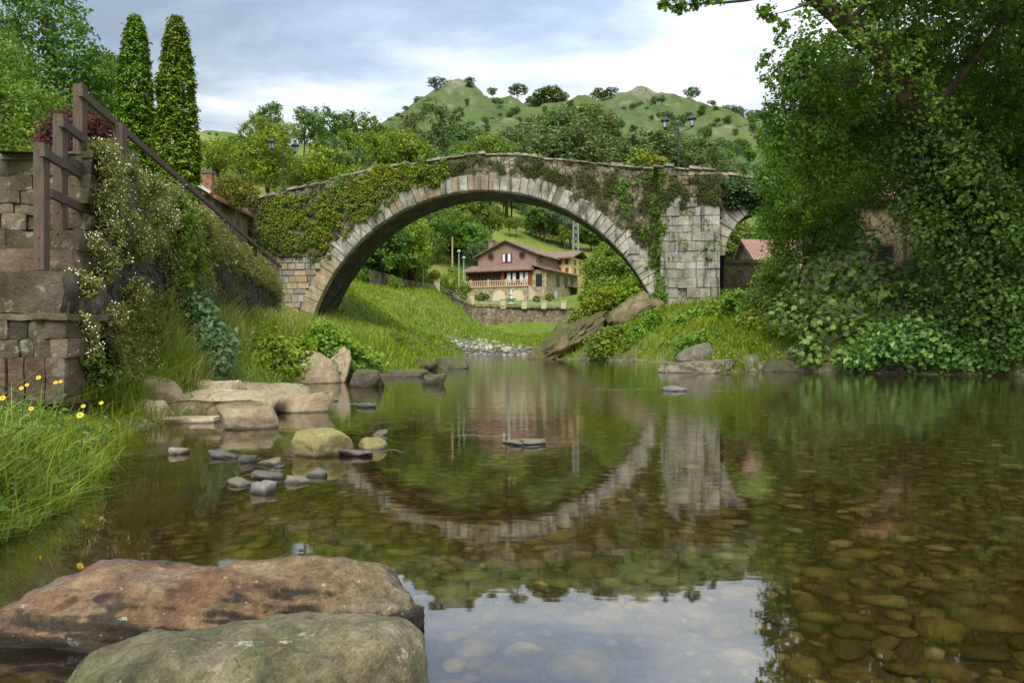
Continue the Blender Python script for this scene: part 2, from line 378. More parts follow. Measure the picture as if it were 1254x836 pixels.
cp(480, (128, 348)); cp(540, (134, 368)); cp(560, (140, 369)); cp(580, (134, 371), (143, 369), (152, 366)); cp(610, (138, 370), (150, 367)); cp(640, (134, 371), (144, 369), (156, 364), (168, 352)); cp(680, (136, 371), (150, 366)); cp(700, (134, 371), (160, 360)); cp(760, (150, 350), (180, 310))
cp(-700, (120, 300), (500, 250)); cp(-200, (120, 270), (400, 200)); cp(0, (70, 285), (120, 230), (250, 175), (600, 200), (1500, 260)); cp(110, (90, 265), (160, 215), (300, 190), (700, 215))
cp(255, (80, 268), (150, 235), (220, 200), (300, 178), (400, 185), (800, 212)); cp(340, (100, 262), (160, 200), (200, 190), (300, 195), (600, 205), (1500, 260))
cp(440, (88, 354), (104, 353)); cp(460, (100, 354)); cp(420, (85, 350), (110, 338), (150, 262), (200, 222), (300, 202), (500, 195), (900, 180)); cp(460, (140, 330), (1000, 163), (1500, 230)); cp(500, (150, 320), (170, 300), (200, 262), (300, 225), (500, 195), (700, 178), (1000, 137))
cp(520, (1000, 130)); cp(560, (170, 325), (190, 290), (215, 255), (260, 236), (350, 216), (500, 196), (700, 170), (1000, 122), (1500, 220)); cp(600, (185, 300), (230, 256), (1000, 122)); cp(640, (185, 310), (240, 272), (300, 240), (420, 210), (600, 185), (800, 158), (1000, 128))
cp(700, (190, 320), (260, 280), (350, 240), (450, 210), (600, 182), (800, 155), (1000, 124), (1500, 220)); cp(740, (1000, 121)); cp(780, (220, 300), (350, 235), (500, 205), (700, 168), (1000, 120)); cp(830, (1000, 131)); cp(880, (200, 310), (350, 250), (500, 215), (700, 190), (1000, 150), (1500, 230))
cp(940, (350, 255), (600, 210), (1000, 166)); cp(1100, (150, 320), (400, 250), (1000, 190)); cp(1254, (150, 310), (400, 240), (1000, 200), (1500, 250)); cp(1700, (100, 330), (400, 240), (1000, 230)); cp(2600, (150, 330), (600, 260))
cz((-400, -300, 60), (0, -400, 60), (400, -300, 60), (-900, 0, 120), (900, 0, 120), (0, -1500, 120), (-100, -80, 8), (100, -80, 8))
cz((-2600, 2600, 300), (0, 3200, 250), (2600, 2600, 300), (-3000, -2000, 200), (3000, -2000, 200))
CP = np.array(CP)
def lp(x, y): r = np.hypot(x, y); return np.stack([np.arctan2(x, y) * 1.6, np.log(np.maximum(r, 0.4))], -1)
CL = lp(CP[:, 0], CP[:, 1])
def _phi(a, b): return np.sqrt(((a[..., None, :] - b) ** 2).sum(-1) + 0.05 ** 2)
_M = _phi(CL, CL) - np.eye(len(CL)) * 0.004
_A = np.block([[_M, np.ones((len(CL), 1))], [np.ones((1, len(CL))), np.zeros((1, 1))]])
_W = np.linalg.solve(_A, np.append(CP[:, 2], 0))
def smooth(a, b, x): t = np.clip((x - a) / (b - a), 0, 1); return t * t * (3 - 2 * t)
def G(x, y):
    x = np.atleast_1d(np.asarray(x, float)); y = np.atleast_1d(np.asarray(y, float)); sh = x.shape; x = x.ravel(); y = y.ravel(); r = np.hypot(x, y)
    e = np.empty(len(x))
    for i in range(0, len(x), 40000): e[i:i + 40000] = _phi(lp(x[i:i + 40000], y[i:i + 40000]), CL) @ _W[:-1] + _W[-1]
    z = CAMZ + e * r
    p = np.stack([x, y, 0 * x], -1)
    z += fbm(p / 2.3, 3, 3) * 0.05 * np.clip(r / 12, 0.3, 3) + fbm(p / 28, 4, 9) * np.clip((r - 160) / 60, 0, 9)
    # the two rocky tops on the far ridge
    for px, h, s, ds in ((558, 17, 42, 60), (784, 7, 36, 60)):
        cx = PXX(px, 1000); q = np.sqrt(((x - cx) / s) ** 2 + ((y - 1000) / ds) ** 2); z += h * np.exp(-q ** 3.0) * (1 + 0.15 * fbm(p / 11, 4, 5))
    t = sdist(TERR, x, y)
    z = np.where(t < -0.25, np.maximum(3.25 + 0.30 * np.maximum(-t - 3.0, 0), 0), z)
    d = sdist(WATER, x, y)
    z = np.where(d > 0, -0.06 + (np.maximum(z, 0.12) + 0.06) * smooth(0, np.where((x < 0) & (y < 10), 0.5, 1.7), d), z)
    bed = -0.06 - 0.36 * smooth(0, 2.6, -d) + fbm(p / 1.1, 3, 21) * 0.03
    z = np.where(d <= 0, bed, z)
    return z.reshape(sh)
def G1(x, y): return float(G(np.array([x]), np.array([y]))[0])

# ground sheet: a polar net out to the horizon
thd = np.concatenate([np.linspace(-180, -41, 40, endpoint=False), np.linspace(-41, 41, 430), np.linspace(41, 180, 41)[1:-1]]); th = np.radians(thd)
rr = np.concatenate([np.geomspace(0.5, 140, 290, endpoint=False), np.geomspace(140, 900, 110, endpoint=False), np.linspace(900, 1110, 26, endpoint=False), np.geomspace(1110, 3600, 26)])
TT, RR = np.meshgrid(th, rr); X, Y = RR * np.sin(TT), RR * np.cos(TT); Z = G(X, Y)
nr, nth = X.shape
V = np.stack([X, Y, Z], -1).reshape(-1, 3)
ii, jj = np.meshgrid(np.arange(nr - 1), np.arange(nth), indexing='ij'); j2 = (jj + 1) % nth
FQ = np.stack([ii * nth + jj, ii * nth + j2, (ii + 1) * nth + j2, (ii + 1) * nth + jj], -1).reshape(-1, 4)[:, ::-1]
ctr = len(V); V = np.vstack([V, (0, 0, G1(0, 0.01))])
dw = sdist(WATER, X.ravel(), Y.ravel())
p3 = np.stack([X, Y, 0 * X], -1).reshape(-1, 3)
grav = np.append(smooth(1.2, 0.0, dw + 0.5 * fbm(p3 / 0.9, 3, 31)), 1.0)
bar = smooth(7.5, 3.0, np.hypot((V[:-1, 0] + 0.9) / 1.0, (V[:-1, 1] - 70) / 1.8)); grav = np.maximum(grav, np.append(bar, 0))
slope = np.zeros((nr, nth)); slope[1:-1] = np.hypot(*[g[1:-1] for g in np.gradient(Z)]) * 0
rock = np.zeros(len(V)); far = smooth(500, 800, RR.ravel())
rk = 0.5 * fbm(p3 / np.array((70, 40, 1.0)), 3, 41) + 0.8 * fbm(p3 / np.array((22, 7, 1.0)), 4, 43)
top = sum(np.exp(-(((V[:-1, 0] - PXX(px, 1000)) / s) ** 2 + ((V[:-1, 1] - 1000) / 60) ** 2)) for px, s in ((558, 22), (784, 26)))
rock[:-1] = np.clip(far * smooth(0.40, 0.75, rk + 0.45 * top + 0.25 * fbm(p3 / np.array((5, 8, 1.0)), 2, 47)) * 0.45 + far * 0.28 * smooth(0.25, 0.7, top + 0.35 * fbm(p3 / np.array((6, 6, 1.0)), 3, 49)), 0, 1)
straw = np.append(smooth(0.0, 0.7, fbm(p3 / 23, 3, 51)) * 0.5 + np.exp(-(((V[:-1, 0] + 105) / 45) ** 2 + ((V[:-1, 1] - 260) / 70) ** 2)) * 0.9, 0)

def ground_mat():
    b = NB('ground'); p = b.pos()
    n = b.noise(p, 0.9, 6, 0.6); n2 = b.noise(p, 0.06, 5, 0.6); f = b.noise(p, 14, 4, 0.7)
    g = b.ramp(n, [(0.3, (0.066, 0.100, 0.013)), (0.52, (0.120, 0.165, 0.020)), (0.72, (0.185, 0.215, 0.034))])
    g = b.mix(b.ramp(n2, [(0.4, 0.0), (0.65, 0.6)]), g, (0.075, 0.13, 0.022))
    g = b.mix(b.math('MULTIPLY', b.attr('straw'), 0.75), g, (0.23, 0.22, 0.06))
    g = b.mix(0.5, g, b.ramp(f, [(0.3, 0.45), (0.7, 1.35)]), 'MULTIPLY')
    far = b.noise(p, 0.035, 8, 0.75); yy = b.xyz(p)[1]; fy = b.n('ShaderNodeMapRange'); b.set(fy, 0, yy); b.set(fy, 1, 250.0); b.set(fy, 2, 450.0); b.set(fy, 3, 0.0); b.set(fy, 4, 1.0)
    hc = b.ramp(far, [(0.32, (0.088, 0.118, 0.030)), (0.5, (0.060, 0.095, 0.022)), (0.66, (0.032, 0.052, 0.015))]); hc = b.mix(b.ramp(b.noise(p, 0.011, 6, 0.7), [(0.45, 0.0), (0.65, 0.4)]), hc, (0.11, 0.12, 0.04)); g = b.mix(fy.outputs[0], g, hc)
    rc = b.ramp(b.noise(p, 0.11, 6, 0.7), [(0.35, (0.09, 0.09, 0.065)), (0.65, (0.27, 0.255, 0.21))])
    c = b.mix(b.attr('rock'), g, rc)
    st = b.n('ShaderNodeTexVoronoi'); b.set(st, 'Vector', p); b.set(st, 'Scale', 9.0)
    gv = b.ramp(st.outputs[1], [(0.2, (0.05, 0.042, 0.028)), (0.55, (0.12, 0.10, 0.07)), (0.9, (0.24, 0.21, 0.16))])
    z = b.xyz(p)[2]; uw = b.n('ShaderNodeMapRange'); b.set(uw, 0, z); b.set(uw, 1, -0.06); b.set(uw, 2, 0.05); b.set(uw, 3, 1.0); b.set(uw, 4, 0.0)
    bedc = b.ramp(b.noise(p, 2.2, 6, 0.65), [(0.3, (0.03, 0.022, 0.008)), (0.55, (0.065, 0.047, 0.017)), (0.75, (0.11, 0.08, 0.03))])
    gv = b.mix(uw.outputs[0], gv, bedc)
    c = b.mix(b.attr('gravel'), c, gv)
    h = b.math('ADD', b.math('MULTIPLY', f, 1.0), b.noise(p, 3.0, 5))
    return b.done(b.bsdf(c, 0.9, b.bump(h, 0.5, 0.06), 0.15))
gm = mesh_np('ground', [(V, FQ), (np.zeros((0, 3)), np.zeros((0, 3)))], ground_mat(), True, {'gravel': grav, 'rock': rock, 'straw': straw})
V_GROUND_MIN, V_GROUND_MAX = V[:, 2].min(), V[:, 2].max()
obj('ground', gm, kind='structure')

def water_mat():
    b = NB('river water'); p = b.pos()
    s = b.mapping(p, (0.55, 1.0, 1.0)); w1 = b.noise(s, 1.5, 3, 0.5, 0.4); w2 = b.noise(b.mapping(p, (0.7, 2.2, 1.0)), 5.0, 2, 0.5)
    y = b.xyz(p)[1]; mr = b.n('ShaderNodeMapRange'); b.set(mr, 0, b.math('ADD', y, b.math('MULTIPLY', b.noise(p, 0.35, 3), 5.0))); b.set(mr, 1, 5.0); b.set(mr, 2, 15.0); b.set(mr, 3, 0.10); b.set(mr, 4, 1.0)
    h = b.math('MULTIPLY', b.math('ADD', w1, b.math('MULTIPLY', w2, 0.25)), mr.outputs[0])
    nm = b.bump(h, 0.10, 0.05)
    fr = b.n('ShaderNodeFresnel'); b.set(fr, 1, nm)
    io = b.n('ShaderNodeMapRange'); b.set(io, 0, b.n('ShaderNodeNewGeometry').outputs['Backfacing']); b.set(io, 3, 2.8); b.set(io, 4, 1.33); b.set(fr, 0, io.outputs[0])
    gl = b.n('ShaderNodeBsdfGlossy'); b.set(gl, 'Color', (0.96, 0.97, 0.97, 1)); b.set(gl, 'Roughness', b.math('ADD', b.math('MULTIPLY', mr.outputs[0], 0.06), 0.012)); b.set(gl, 'Normal', nm)
    rf = b.n('ShaderNodeBsdfRefraction'); b.set(rf, 'Color', (0.93, 0.89, 0.70, 1)); b.set(rf, 'Roughness', 0.0); b.set(rf, 'IOR', 1.33); b.set(rf, 'Normal', nm)
    m = b.n('ShaderNodeMixShader'); b.set(m, 0, fr.outputs[0]); b.set(m, 1, rf.outputs[0]); b.set(m, 2, gl.outputs[0])
    return b.done(m.outputs[0])
wx, wy = np.meshgrid(np.linspace(-14, 30, 12), np.linspace(-20, 96, 30)); wv = np.stack([wx, wy, 0 * wx], -1).reshape(-1, 3)
wf = np.array([(i * 12 + j, i * 12 + j + 1, (i + 1) * 12 + j + 1, (i + 1) * 12 + j) for i in range(29) for j in range(11)])
obj('water', mesh_np('water', [(wv, wf)], water_mat()), kind='structure')

# river bed with its stones
def bed_mat():
    b = NB('bed stone'); p = b.pos(); n = b.noise(p, 7.0, 5, 0.65); r = b.attr('tint'); q = b.rnd()
    v = b.math('FRACT', b.math('ADD', r, q))
    c = b.ramp(v, [(0.0, (0.058, 0.040, 0.013)), (0.35, (0.135, 0.092, 0.026)), (0.62, (0.118, 0.092, 0.025)), (0.92, (0.185, 0.130, 0.040)), (1.0, (0.26, 0.21, 0.11))])
    c = b.mix(0.75, c, b.ramp(n, [(0.32, 0.4), (0.68, 1.35)]), 'MULTIPLY')
    c = b.mix(b.ramp(b.noise(p, 1.3, 5, 0.7), [(0.5, 0.0), (0.68, 0.7)]), c, (0.055, 0.045, 0.014)); return b.done(b.bsdf(c, 0.8, b.bump(b.noise(p, 22, 4), 0.4, 0.01), 0.2))
BED = bed_mat()
rng = np.random.default_rng(5)
bed = obj('river_bed', None, kind='structure')
def cobble(sub, seed):  # angular to rounded
    v, f = ICO[sub]; k = np.random.default_rng(seed)
    w = v * (1 + 0.22 * fbm(v * 1.1 + seed * 7, 3, seed)[:, None])
    for _ in range(6):
        d = unit(k.normal(size=3)); t = k.uniform(0.45, 0.8); s = w @ d; w = w - np.outer(np.maximum(s - t, 0) * 0.8, d)
    return w * (1, k.uniform(0.6, 0.9), k.uniform(0.45, 0.75)), f
pts = []
for k in range(55000):
    D = 0.8 + 15.5 * rng.random() ** 0.62; t = rng.uniform(-0.80, 0.80); s = 0.032 + 0.075 * rng.random() ** 2.4 + (0.055 * rng.random() if rng.random() < 0.12 else 0)
    pts.append((t * D, D, s))
pts = np.array(pts); sdw = sdist(WATER, pts[:, 0], pts[:, 1]); pts = pts[(sdw < -0.12) & (G(pts[:, 0], pts[:, 1]) + pts[:, 2] * 0.5 < -0.11)]
cell, keep = {}, []
order = np.argsort(-pts[:, 2] + rng.random(len(pts)) * 0.08)
for i in order:
    x, y, s = pts[i]; ci, cj = int(x // 0.2), int(y // 0.2); ok = True
    for a in range(ci - 2, ci + 3):
        for c in range(cj - 2, cj + 3):
            for (x2, y2, s2) in cell.get((a, c), ()):
                if (x - x2) ** 2 + (y - y2) ** 2 < (0.67 * (s + s2)) ** 2: ok = False; break
            if not ok: break
        if not ok: break
    if ok: cell.setdefault((ci, cj), []).append((x, y, s)); keep.append((x, y, s))
keep = np.array(keep); keep = keep[np.argsort(-(keep[:, 2] / keep[:, 1]))]
kz = G(keep[:, 0], keep[:, 1]); protos = [mesh_np('stone', [(*cobble(2, 60 + k),)], BED, True) for k in range(6)]
for i in range(min(300, len(keep))):
    x, y, s = keep[i]; o = obj('stone', protos[i % 6], bed, loc=(x, y, kz[i] + s * 0.10)); o.rotation_euler = (rng.normal() * 0.15, rng.normal() * 0.15, rng.random() * 6.3); o.scale = (s * 1.12, s * 1.12, s * rng.uniform(0.8, 1.25))
lowp = [cobble(1, 60 + k) for k in range(6)]; vs_, off = [], []
ch = []
for i in range(300, len(keep)):
    x, y, s = keep[i]; v, f = lowp[i % 6]; a = rng.random() * 6.3; ca, sa = math.cos(a), math.sin(a)
    w = np.stack([v[:, 0] * ca - v[:, 1] * sa, v[:, 0] * sa + v[:, 1] * ca, v[:, 2]], 1) * s * 1.12 + (x, y, kz[i] + s * 0.10)
    ch.append((w, f, np.full(len(w), rng.random())))
obj('bed_stones', mesh_np('bed_stones', ch, BED, True), bed, kind='stuff')

# ------------------------------------------------------------------ stone materials
LIME = stone_mat('pale limestone', (0.17, 0.16, 0.125), (0.31, 0.295, 0.25), (0.47, 0.45, 0.40), 1.3, moss=0.8, lichen=0.35, bump=0.9, bscale=7, streak=0.85, rnd=0.25)
REDS = stone_mat('red sandstone', (0.15, 0.115, 0.08), (0.25, 0.19, 0.13), (0.33, 0.27, 0.20), 1.4, moss=0.3, lichen=0.25, bump=0.6, bscale=8, streak=0.45, rnd=0.35)
TANS = stone_mat('tan sandstone', (0.26, 0.19, 0.11), (0.36, 0.28, 0.18), (0.42, 0.36, 0.26), 1.6, moss=0.35, bump=0.5, bscale=8, streak=0.25, rnd=0.25)
RUBB = stone_mat('mossy rubble', (0.105, 0.09, 0.055), (0.20, 0.17, 0.115), (0.31, 0.28, 0.21), 1.1, moss=0.75, mosscol=(0.065, 0.085, 0.018), lichen=0.35, bump=1.0, bscale=5, cell=3.4, rnd=0, dist=0.07)
SOFF = stone_mat('dark soffit', (0.035, 0.032, 0.02), (0.06, 0.055, 0.033), (0.10, 0.09, 0.06), 1.2, moss=0.3, bump=0.9, bscale=5, cell=2.2, rnd=0, dist=0.06)  # darker tones than the rubble, for the arch undersides and jamb
COPE = stone_mat('lichened coping', (0.14, 0.12, 0.085), (0.24, 0.22, 0.17), (0.42, 0.41, 0.36), 2.0, moss=0.65, lichen=0.6, bump=0.8, bscale=8, rnd=0.3)
MORT = plain('grey joint mortar', (0.15, 0.14, 0.10), 0.95)

# ------------------------------------------------------------------ the bridge
BQ = np.array((-1.87, 52.0)); BTH = R(8); BA = np.array((math.cos(BTH), -math.sin(BTH))); BN = np.array((math.sin(BTH), math.cos(BTH)))
def BP(px, py):
    t = (px - 627.0) / F; u = (BQ[1] * t - BQ[0]) / (BA[0] + t * -BA[1]); D = BQ[1] + u * BA[1]
    return u, CAMZ + (HY - py) / F * D
def BW(u, v, z):
    u, v, z = np.broadcast_arrays(np.asarray(u, float), v, z); q = BQ + u[..., None] * BA + v[..., None] * BN
    return np.stack([q[..., 0], q[..., 1], z], -1)
BD = 4.3
bridge = thing('stone_bridge', 'old humpback stone arch bridge overgrown with ivy, spanning the river', 'bridge', (*BQ, 0))
def circ3(a, b, c):
    A = 2 * np.array([[b[0] - a[0], b[1] - a[1]], [c[0] - a[0], c[1] - a[1]]]); q = np.array([b[0]**2 - a[0]**2 + b[1]**2 - a[1]**2, c[0]**2 - a[0]**2 + c[1]**2 - a[1]**2])
    o = np.linalg.solve(A, q); return o[0], o[1], math.hypot(a[0] - o[0], a[1] - o[1])
uc, zc, RI = circ3(BP(383, 388), BP(590, 233), BP(803, 380)); RW = 1.12; RE = RI + RW
u2, z2 = BP(949, 312); R2 = u2 - BP(888, 312)[0]; RE2 = R2 + 0.95
TOPP = [BP(*q) for q in ((180, 292), (240, 270), (300, 250), (330, 240), (400, 222), (460, 207), (520, 198), (560, 191), (600, 189), (650, 191), (700, 197), (760, 204), (830, 208), (880, 213), (940, 219), (1010, 227), (1100, 240))]
TU, TZ = [q[0] for q in TOPP], [q[1] for q in TOPP]
def ztop(u): return np.interp(u, TU, TZ)
UP0, UP1 = BP(808, 300)[0], BP(880, 300)[0]
def zlow(u):
    u = np.asarray(u, float); z = np.full(u.shape, 1.0)
    q = RE ** 2 - (u - uc) ** 2; z = np.where(q > 0, zc + np.sqrt(np.maximum(q, 0)) - 0.18, z)
    q = RE2 ** 2 - (u - u2) ** 2; z = np.where((q > 0) & (u > UP1 - 0.2), z2 + np.sqrt(np.maximum(q, 0)) - 0.15, z)
    return np.minimum(np.maximum(z, 1.0), ztop(u) - 0.4)
us = np.linspace(TU[0], TU[-1], 420); us = np.unique(np.concatenate([us, uc + RE * np.cos(np.linspace(0, math.pi, 90))])); fr = np.linspace(0, 1, 30)
zl, zt = zlow(us), ztop(us)
def sheet(v, amp, seed, z0=None, z1=None, flip=False):
    a, b = (zl if z0 is None else z0), (zt if z1 is None else z1)
    ZZ = a[:, None] + (b - a)[:, None] * fr[None]; UU = np.repeat(us[:, None], len(fr), 1); W = BW(UU, v, ZZ)
    dv = amp * (fbm(W * 2.4, 3, seed) + 0.6 * fbm(W * 0.5, 2, seed + 9)); W = BW(UU, v + dv, ZZ); n = len(fr)
    i, j = np.meshgrid(np.arange(len(us) - 1), np.arange(n - 1), indexing='ij')
    Fq = np.stack([i * n + j, (i + 1) * n + j, (i + 1) * n + j + 1, i * n + j + 1], -1).reshape(-1, 4)
    return W.reshape(-1, 3), (Fq[:, ::-1] if flip else Fq)
def strip(va, vb, z):
    W = np.concatenate([BW(us, va, z), BW(us, vb, z)]); n = len(us); i = np.arange(n - 1)
    return W, np.stack([i, i + 1, i + 1 + n, i + n], 1)
part('spandrel_wall', [sheet(0.12, 0.10, 3), sheet(0.55, 0.03, 4, zt - 1.0, zt, True), strip(0.08, 0.55, zt - 0.02)], RUBB, bridge, True)
part('rear_spandrel_wall', [sheet(BD - 0.1, 0.08, 5, None, None, True), sheet(BD - 0.5, 0.03, 6, zt - 1.0, zt), strip(BD - 0.5, BD - 0.1, zt - 0.02)], RUBB, bridge, True)
part('deck', [strip(0.5, BD - 0.45, zt - 0.95)], COPE, bridge)
# barrel of the main arch and of the side arch, seen from below
def barrel(cu, cz_, rad, a0, a1, n, v0, v1, m=14):
    an = np.linspace(a0, a1, n); vv = np.linspace(v0, v1, m); A, Vv = np.meshgrid(an, vv, indexing='ij'); W0 = BW(cu + rad * np.cos(A), Vv, cz_ + rad * np.sin(A))
    rad2 = rad + 0.05 * fbm(W0 * 2.2, 3, 8); W = BW(cu + rad2 * np.cos(A), Vv, cz_ + rad2 * np.sin(A))
    i, j = np.meshgrid(np.arange(n - 1), np.arange(m - 1), indexing='ij')
    return W.reshape(-1, 3), np.stack([i * m + j, i * m + j + 1, (i + 1) * m + j + 1, (i + 1) * m + j], -1).reshape(-1, 4)
AL, AR = math.pi + 0.12, -0.12
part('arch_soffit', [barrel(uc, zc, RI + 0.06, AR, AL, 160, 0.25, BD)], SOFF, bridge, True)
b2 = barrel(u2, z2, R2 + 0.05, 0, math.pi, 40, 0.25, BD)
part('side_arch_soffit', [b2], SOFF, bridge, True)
# side arch piers (inner faces)
part('side_arch_jamb', [(np.concatenate([BW(np.full(2, u2 - R2 - 0.05), (0.25, BD), 1.0), BW(np.full(2, u2 - R2 - 0.05), (0.25, BD), z2)]), np.array([(0, 1, 3, 2)]))], SOFF, bridge)

part('side_pier', [(lambda q: (np.array([BW(u, v, z) for z in (1.0, z2) for v in (0.2, BD - 0.2) for u in (u2 + R2 + 0.02, u2 + RE2 + 0.3)]), np.array([(0, 2, 3, 1), (4, 5, 7, 6), (0, 1, 5, 4), (2, 6, 7, 3), (0, 4, 6, 2), (1, 3, 7, 5)])))(0)], RUBB, bridge)
def wedge(c4, v0, v1, ch=0.045, jit=0.0, rg=None):
    """a dressed block: front outline c4 (u,z) at depth v0, chamfered, back at v1"""
    c4 = np.asarray(c4, float); m = c4.mean(0); dd = c4 - m; L = np.linalg.norm(dd, axis=1, keepdims=True); inn = m + dd * (1 - ch * 1.5 / L)
    if rg is not None and jit: inn = inn + rg.normal(size=inn.shape) * jit; v0 = v0 + rg.normal() * jit * 1.3
    V = np.concatenate([BW(inn[:, 0], v0, inn[:, 1]), BW(c4[:, 0], v0 + ch, c4[:, 1]), BW(c4[:, 0], v1, c4[:, 1])])
    Fq = [(0, 1, 2, 3)]
    for i in range(4): j = (i + 1) % 4; Fq += [(4 + i, 4 + j, j, i), (8 + i, 8 + j, 4 + j, 4 + i)]
    return V, np.array(Fq)
rg = np.random.default_rng(11)
NV = 92; edges = np.linspace(AL - 0.02, AR + 0.02, NV + 1); edges[1:-1] += rg.normal(size=NV - 1) * 0.006
for k in range(NV):
    a0, a1 = edges[k] - 0.0012, edges[k + 1] + 0.0012; ro = RE + rg.normal() * 0.13
    c4 = [(uc + r_ * math.cos(a), zc + r_ * math.sin(a)) for r_, a in ((RI, a0), (RI, a1), (ro, a1), (ro, a0))]
    am = math.degrees((a0 + a1) / 2)
    m = TANS if am > 141 else LIME if (am > 118 and rg.random() < 0.9) else REDS if am > 84 and rg.random() < 0.6 else LIME
    part('voussoir', [wedge(c4, -0.02, 0.62, 0.028 if am > 141 else 0.045, 0.028, rg)], m, bridge)
part('ring_joint', [barrel(uc, zc, RE - 0.15, AR, AL, 120, 0.06, 0.5, 3), (lambda an: (np.concatenate([BW(uc + (RI + 0.05) * np.cos(an), 0.055, zc + (RI + 0.05) * np.sin(an)), BW(uc + (RE - 0.1) * np.cos(an), 0.055, zc + (RE - 0.1) * np.sin(an))]), np.array([(i, i + 1, i + 121, i + 120) for i in range(119)])))(np.linspace(AR, AL, 120))], MORT, bridge)
n2 = 17; e2 = np.linspace(math.pi, 0, n2 + 1)
for k in range(n2):
    a0, a1 = e2[k] - 0.004, e2[k + 1] + 0.004; ro = RE2 + rg.normal() * 0.05
    part('side_voussoir', [wedge([(u2 + r_ * math.cos(a), z2 + r_ * math.sin(a)) for r_, a in ((R2, a0), (R2, a1), (ro, a1), (ro, a0))], -0.02, 0.5, 0.035, 0.012, rg)], LIME, bridge)
# ashlar: the pier and the left abutment
def pier_box(u0, u1, v0, v1, z0, z1):
    V = np.array([BW(u, v, z) for z in (z0, z1) for v in (v0, v1) for u in (u0, u1)]); return V, np.array([(0, 2, 3, 1), (4, 5, 7, 6), (0, 1, 5, 4), (2, 6, 7, 3), (0, 4, 6, 2), (1, 3, 7, 5)])
PV = -0.75; pz = [float(ztop(np.array(UP0))), float(ztop(np.array(UP1)))]
core = pier_box(UP0 + 0.05, UP1 - 0.05, PV + 0.06, 0.4, 1.2, min(pz) - 0.1)
core[0][4:, 2] = np.array((pz[0], pz[1], pz[0], pz[1])) - 0.02; part('pier_core', [core], RUBB, bridge)
zq = 1.5; ztp = BP(845, 250)[1]
while zq < min(pz) - 0.15:
    up = zq > ztp; hh = rg.uniform(0.38, 0.66) if not up else rg.uniform(0.22, 0.36); hh = min(hh, min(pz) - 0.05 - zq)
    if hh < 0.12: break
    cuts = [UP0]
    while cuts[-1] < UP1 - 0.25: cuts.append(cuts[-1] + (rg.uniform(0.5, 1.5) if not up else rg.uniform(0.35, 0.8)))
    if len(cuts) > 2 and UP1 - cuts[-2] < 0.5: cuts.pop()
    cuts[-1] = UP1
    for a, b in zip(cuts[:-1], cuts[1:]):
        c4 = [(a + 0.012, zq + 0.012), (b - 0.012, zq + 0.012), (b - 0.012, zq + hh - 0.012), (a + 0.012, zq + hh - 0.012)]
        part('block', [wedge(c4, PV, 0.3, 0.02, 0.026, rg)], LIME if not up else RUBB if rg.random() < 0.6 else REDS, bridge)
    zq += hh
# quoins down the outer side of the pier and the wall beyond it
zq = BP(345, 396)[1]
zA = BP(390, 316)[1]
while zq < zA:
    hh = rg.uniform(0.34, 0.56); uL = BP(338, 350)[0]
    uR = uc - math.sqrt(max(RE ** 2 - (zq + hh - zc) ** 2, 0)) - 0.03; cuts = [uL]
    while cuts[-1] < uR - 0.2: cuts.append(cuts[-1] + rg.uniform(0.4, 1.0))
    cuts[-1] = uR
    if len(cuts) > 2 and cuts[-1] - cuts[-2] < 0.25: cuts.pop(-2)
    for a, b in zip(cuts[:-1], cuts[1:]):
        part('block', [wedge([(a + 0.015, zq + 0.015), (b - 0.015, zq + 0.015), (b - 0.015, zq + hh - 0.015), (a + 0.015, zq + hh - 0.015)], -0.06, 0.4, 0.03, 0.015, rg)], (TANS if rg.random() < 0.5 else LIME), bridge)
    zq += hh
# bare dressed blocks in the spandrel beside the right haunch
for (a, b, c, d) in ((768, 300, 783, 311), (784, 303, 797, 315), (756, 292, 770, 301), (786, 318, 803, 330), (790, 332, 806, 345), (772, 312, 784, 320)):
    (x0, y1), (x1, y0) = BP(a, b), BP(c, d)
    part('block', [wedge([(x0, y0), (x1, y0), (x1, y1), (x0, y1)], -0.03, 0.4, 0.03, 0.02, rg)], LIME, bridge)
# coping stones along the parapet
uu = TU[1]
while uu < TU[-1] - 0.5:
    ln = rg.uniform(0.3, 0.95); a, b = uu, min(uu + ln, TU[-1]); za, zb = float(ztop(np.array(a))), float(ztop(np.array(b))); th_ = rg.uniform(0.05, 0.20); dz = rg.normal() * 0.04
    if UP0 - 0.15 < (a + b) / 2 < UP1 + 0.15: v0c = PV - 0.06
    else: v0c = -0.02 + rg.normal() * 0.02
    c4 = [(a + 0.01, za - 0.03 + dz), (b - 0.01, zb - 0.03 + dz), (b - 0.02, zb + th_ + dz), (a + 0.02, za + th_ + dz)]
    part('coping_stone', [wedge(c4, v0c, 0.6, 0.05, 0.02, rg)], COPE, bridge)
    uu = b

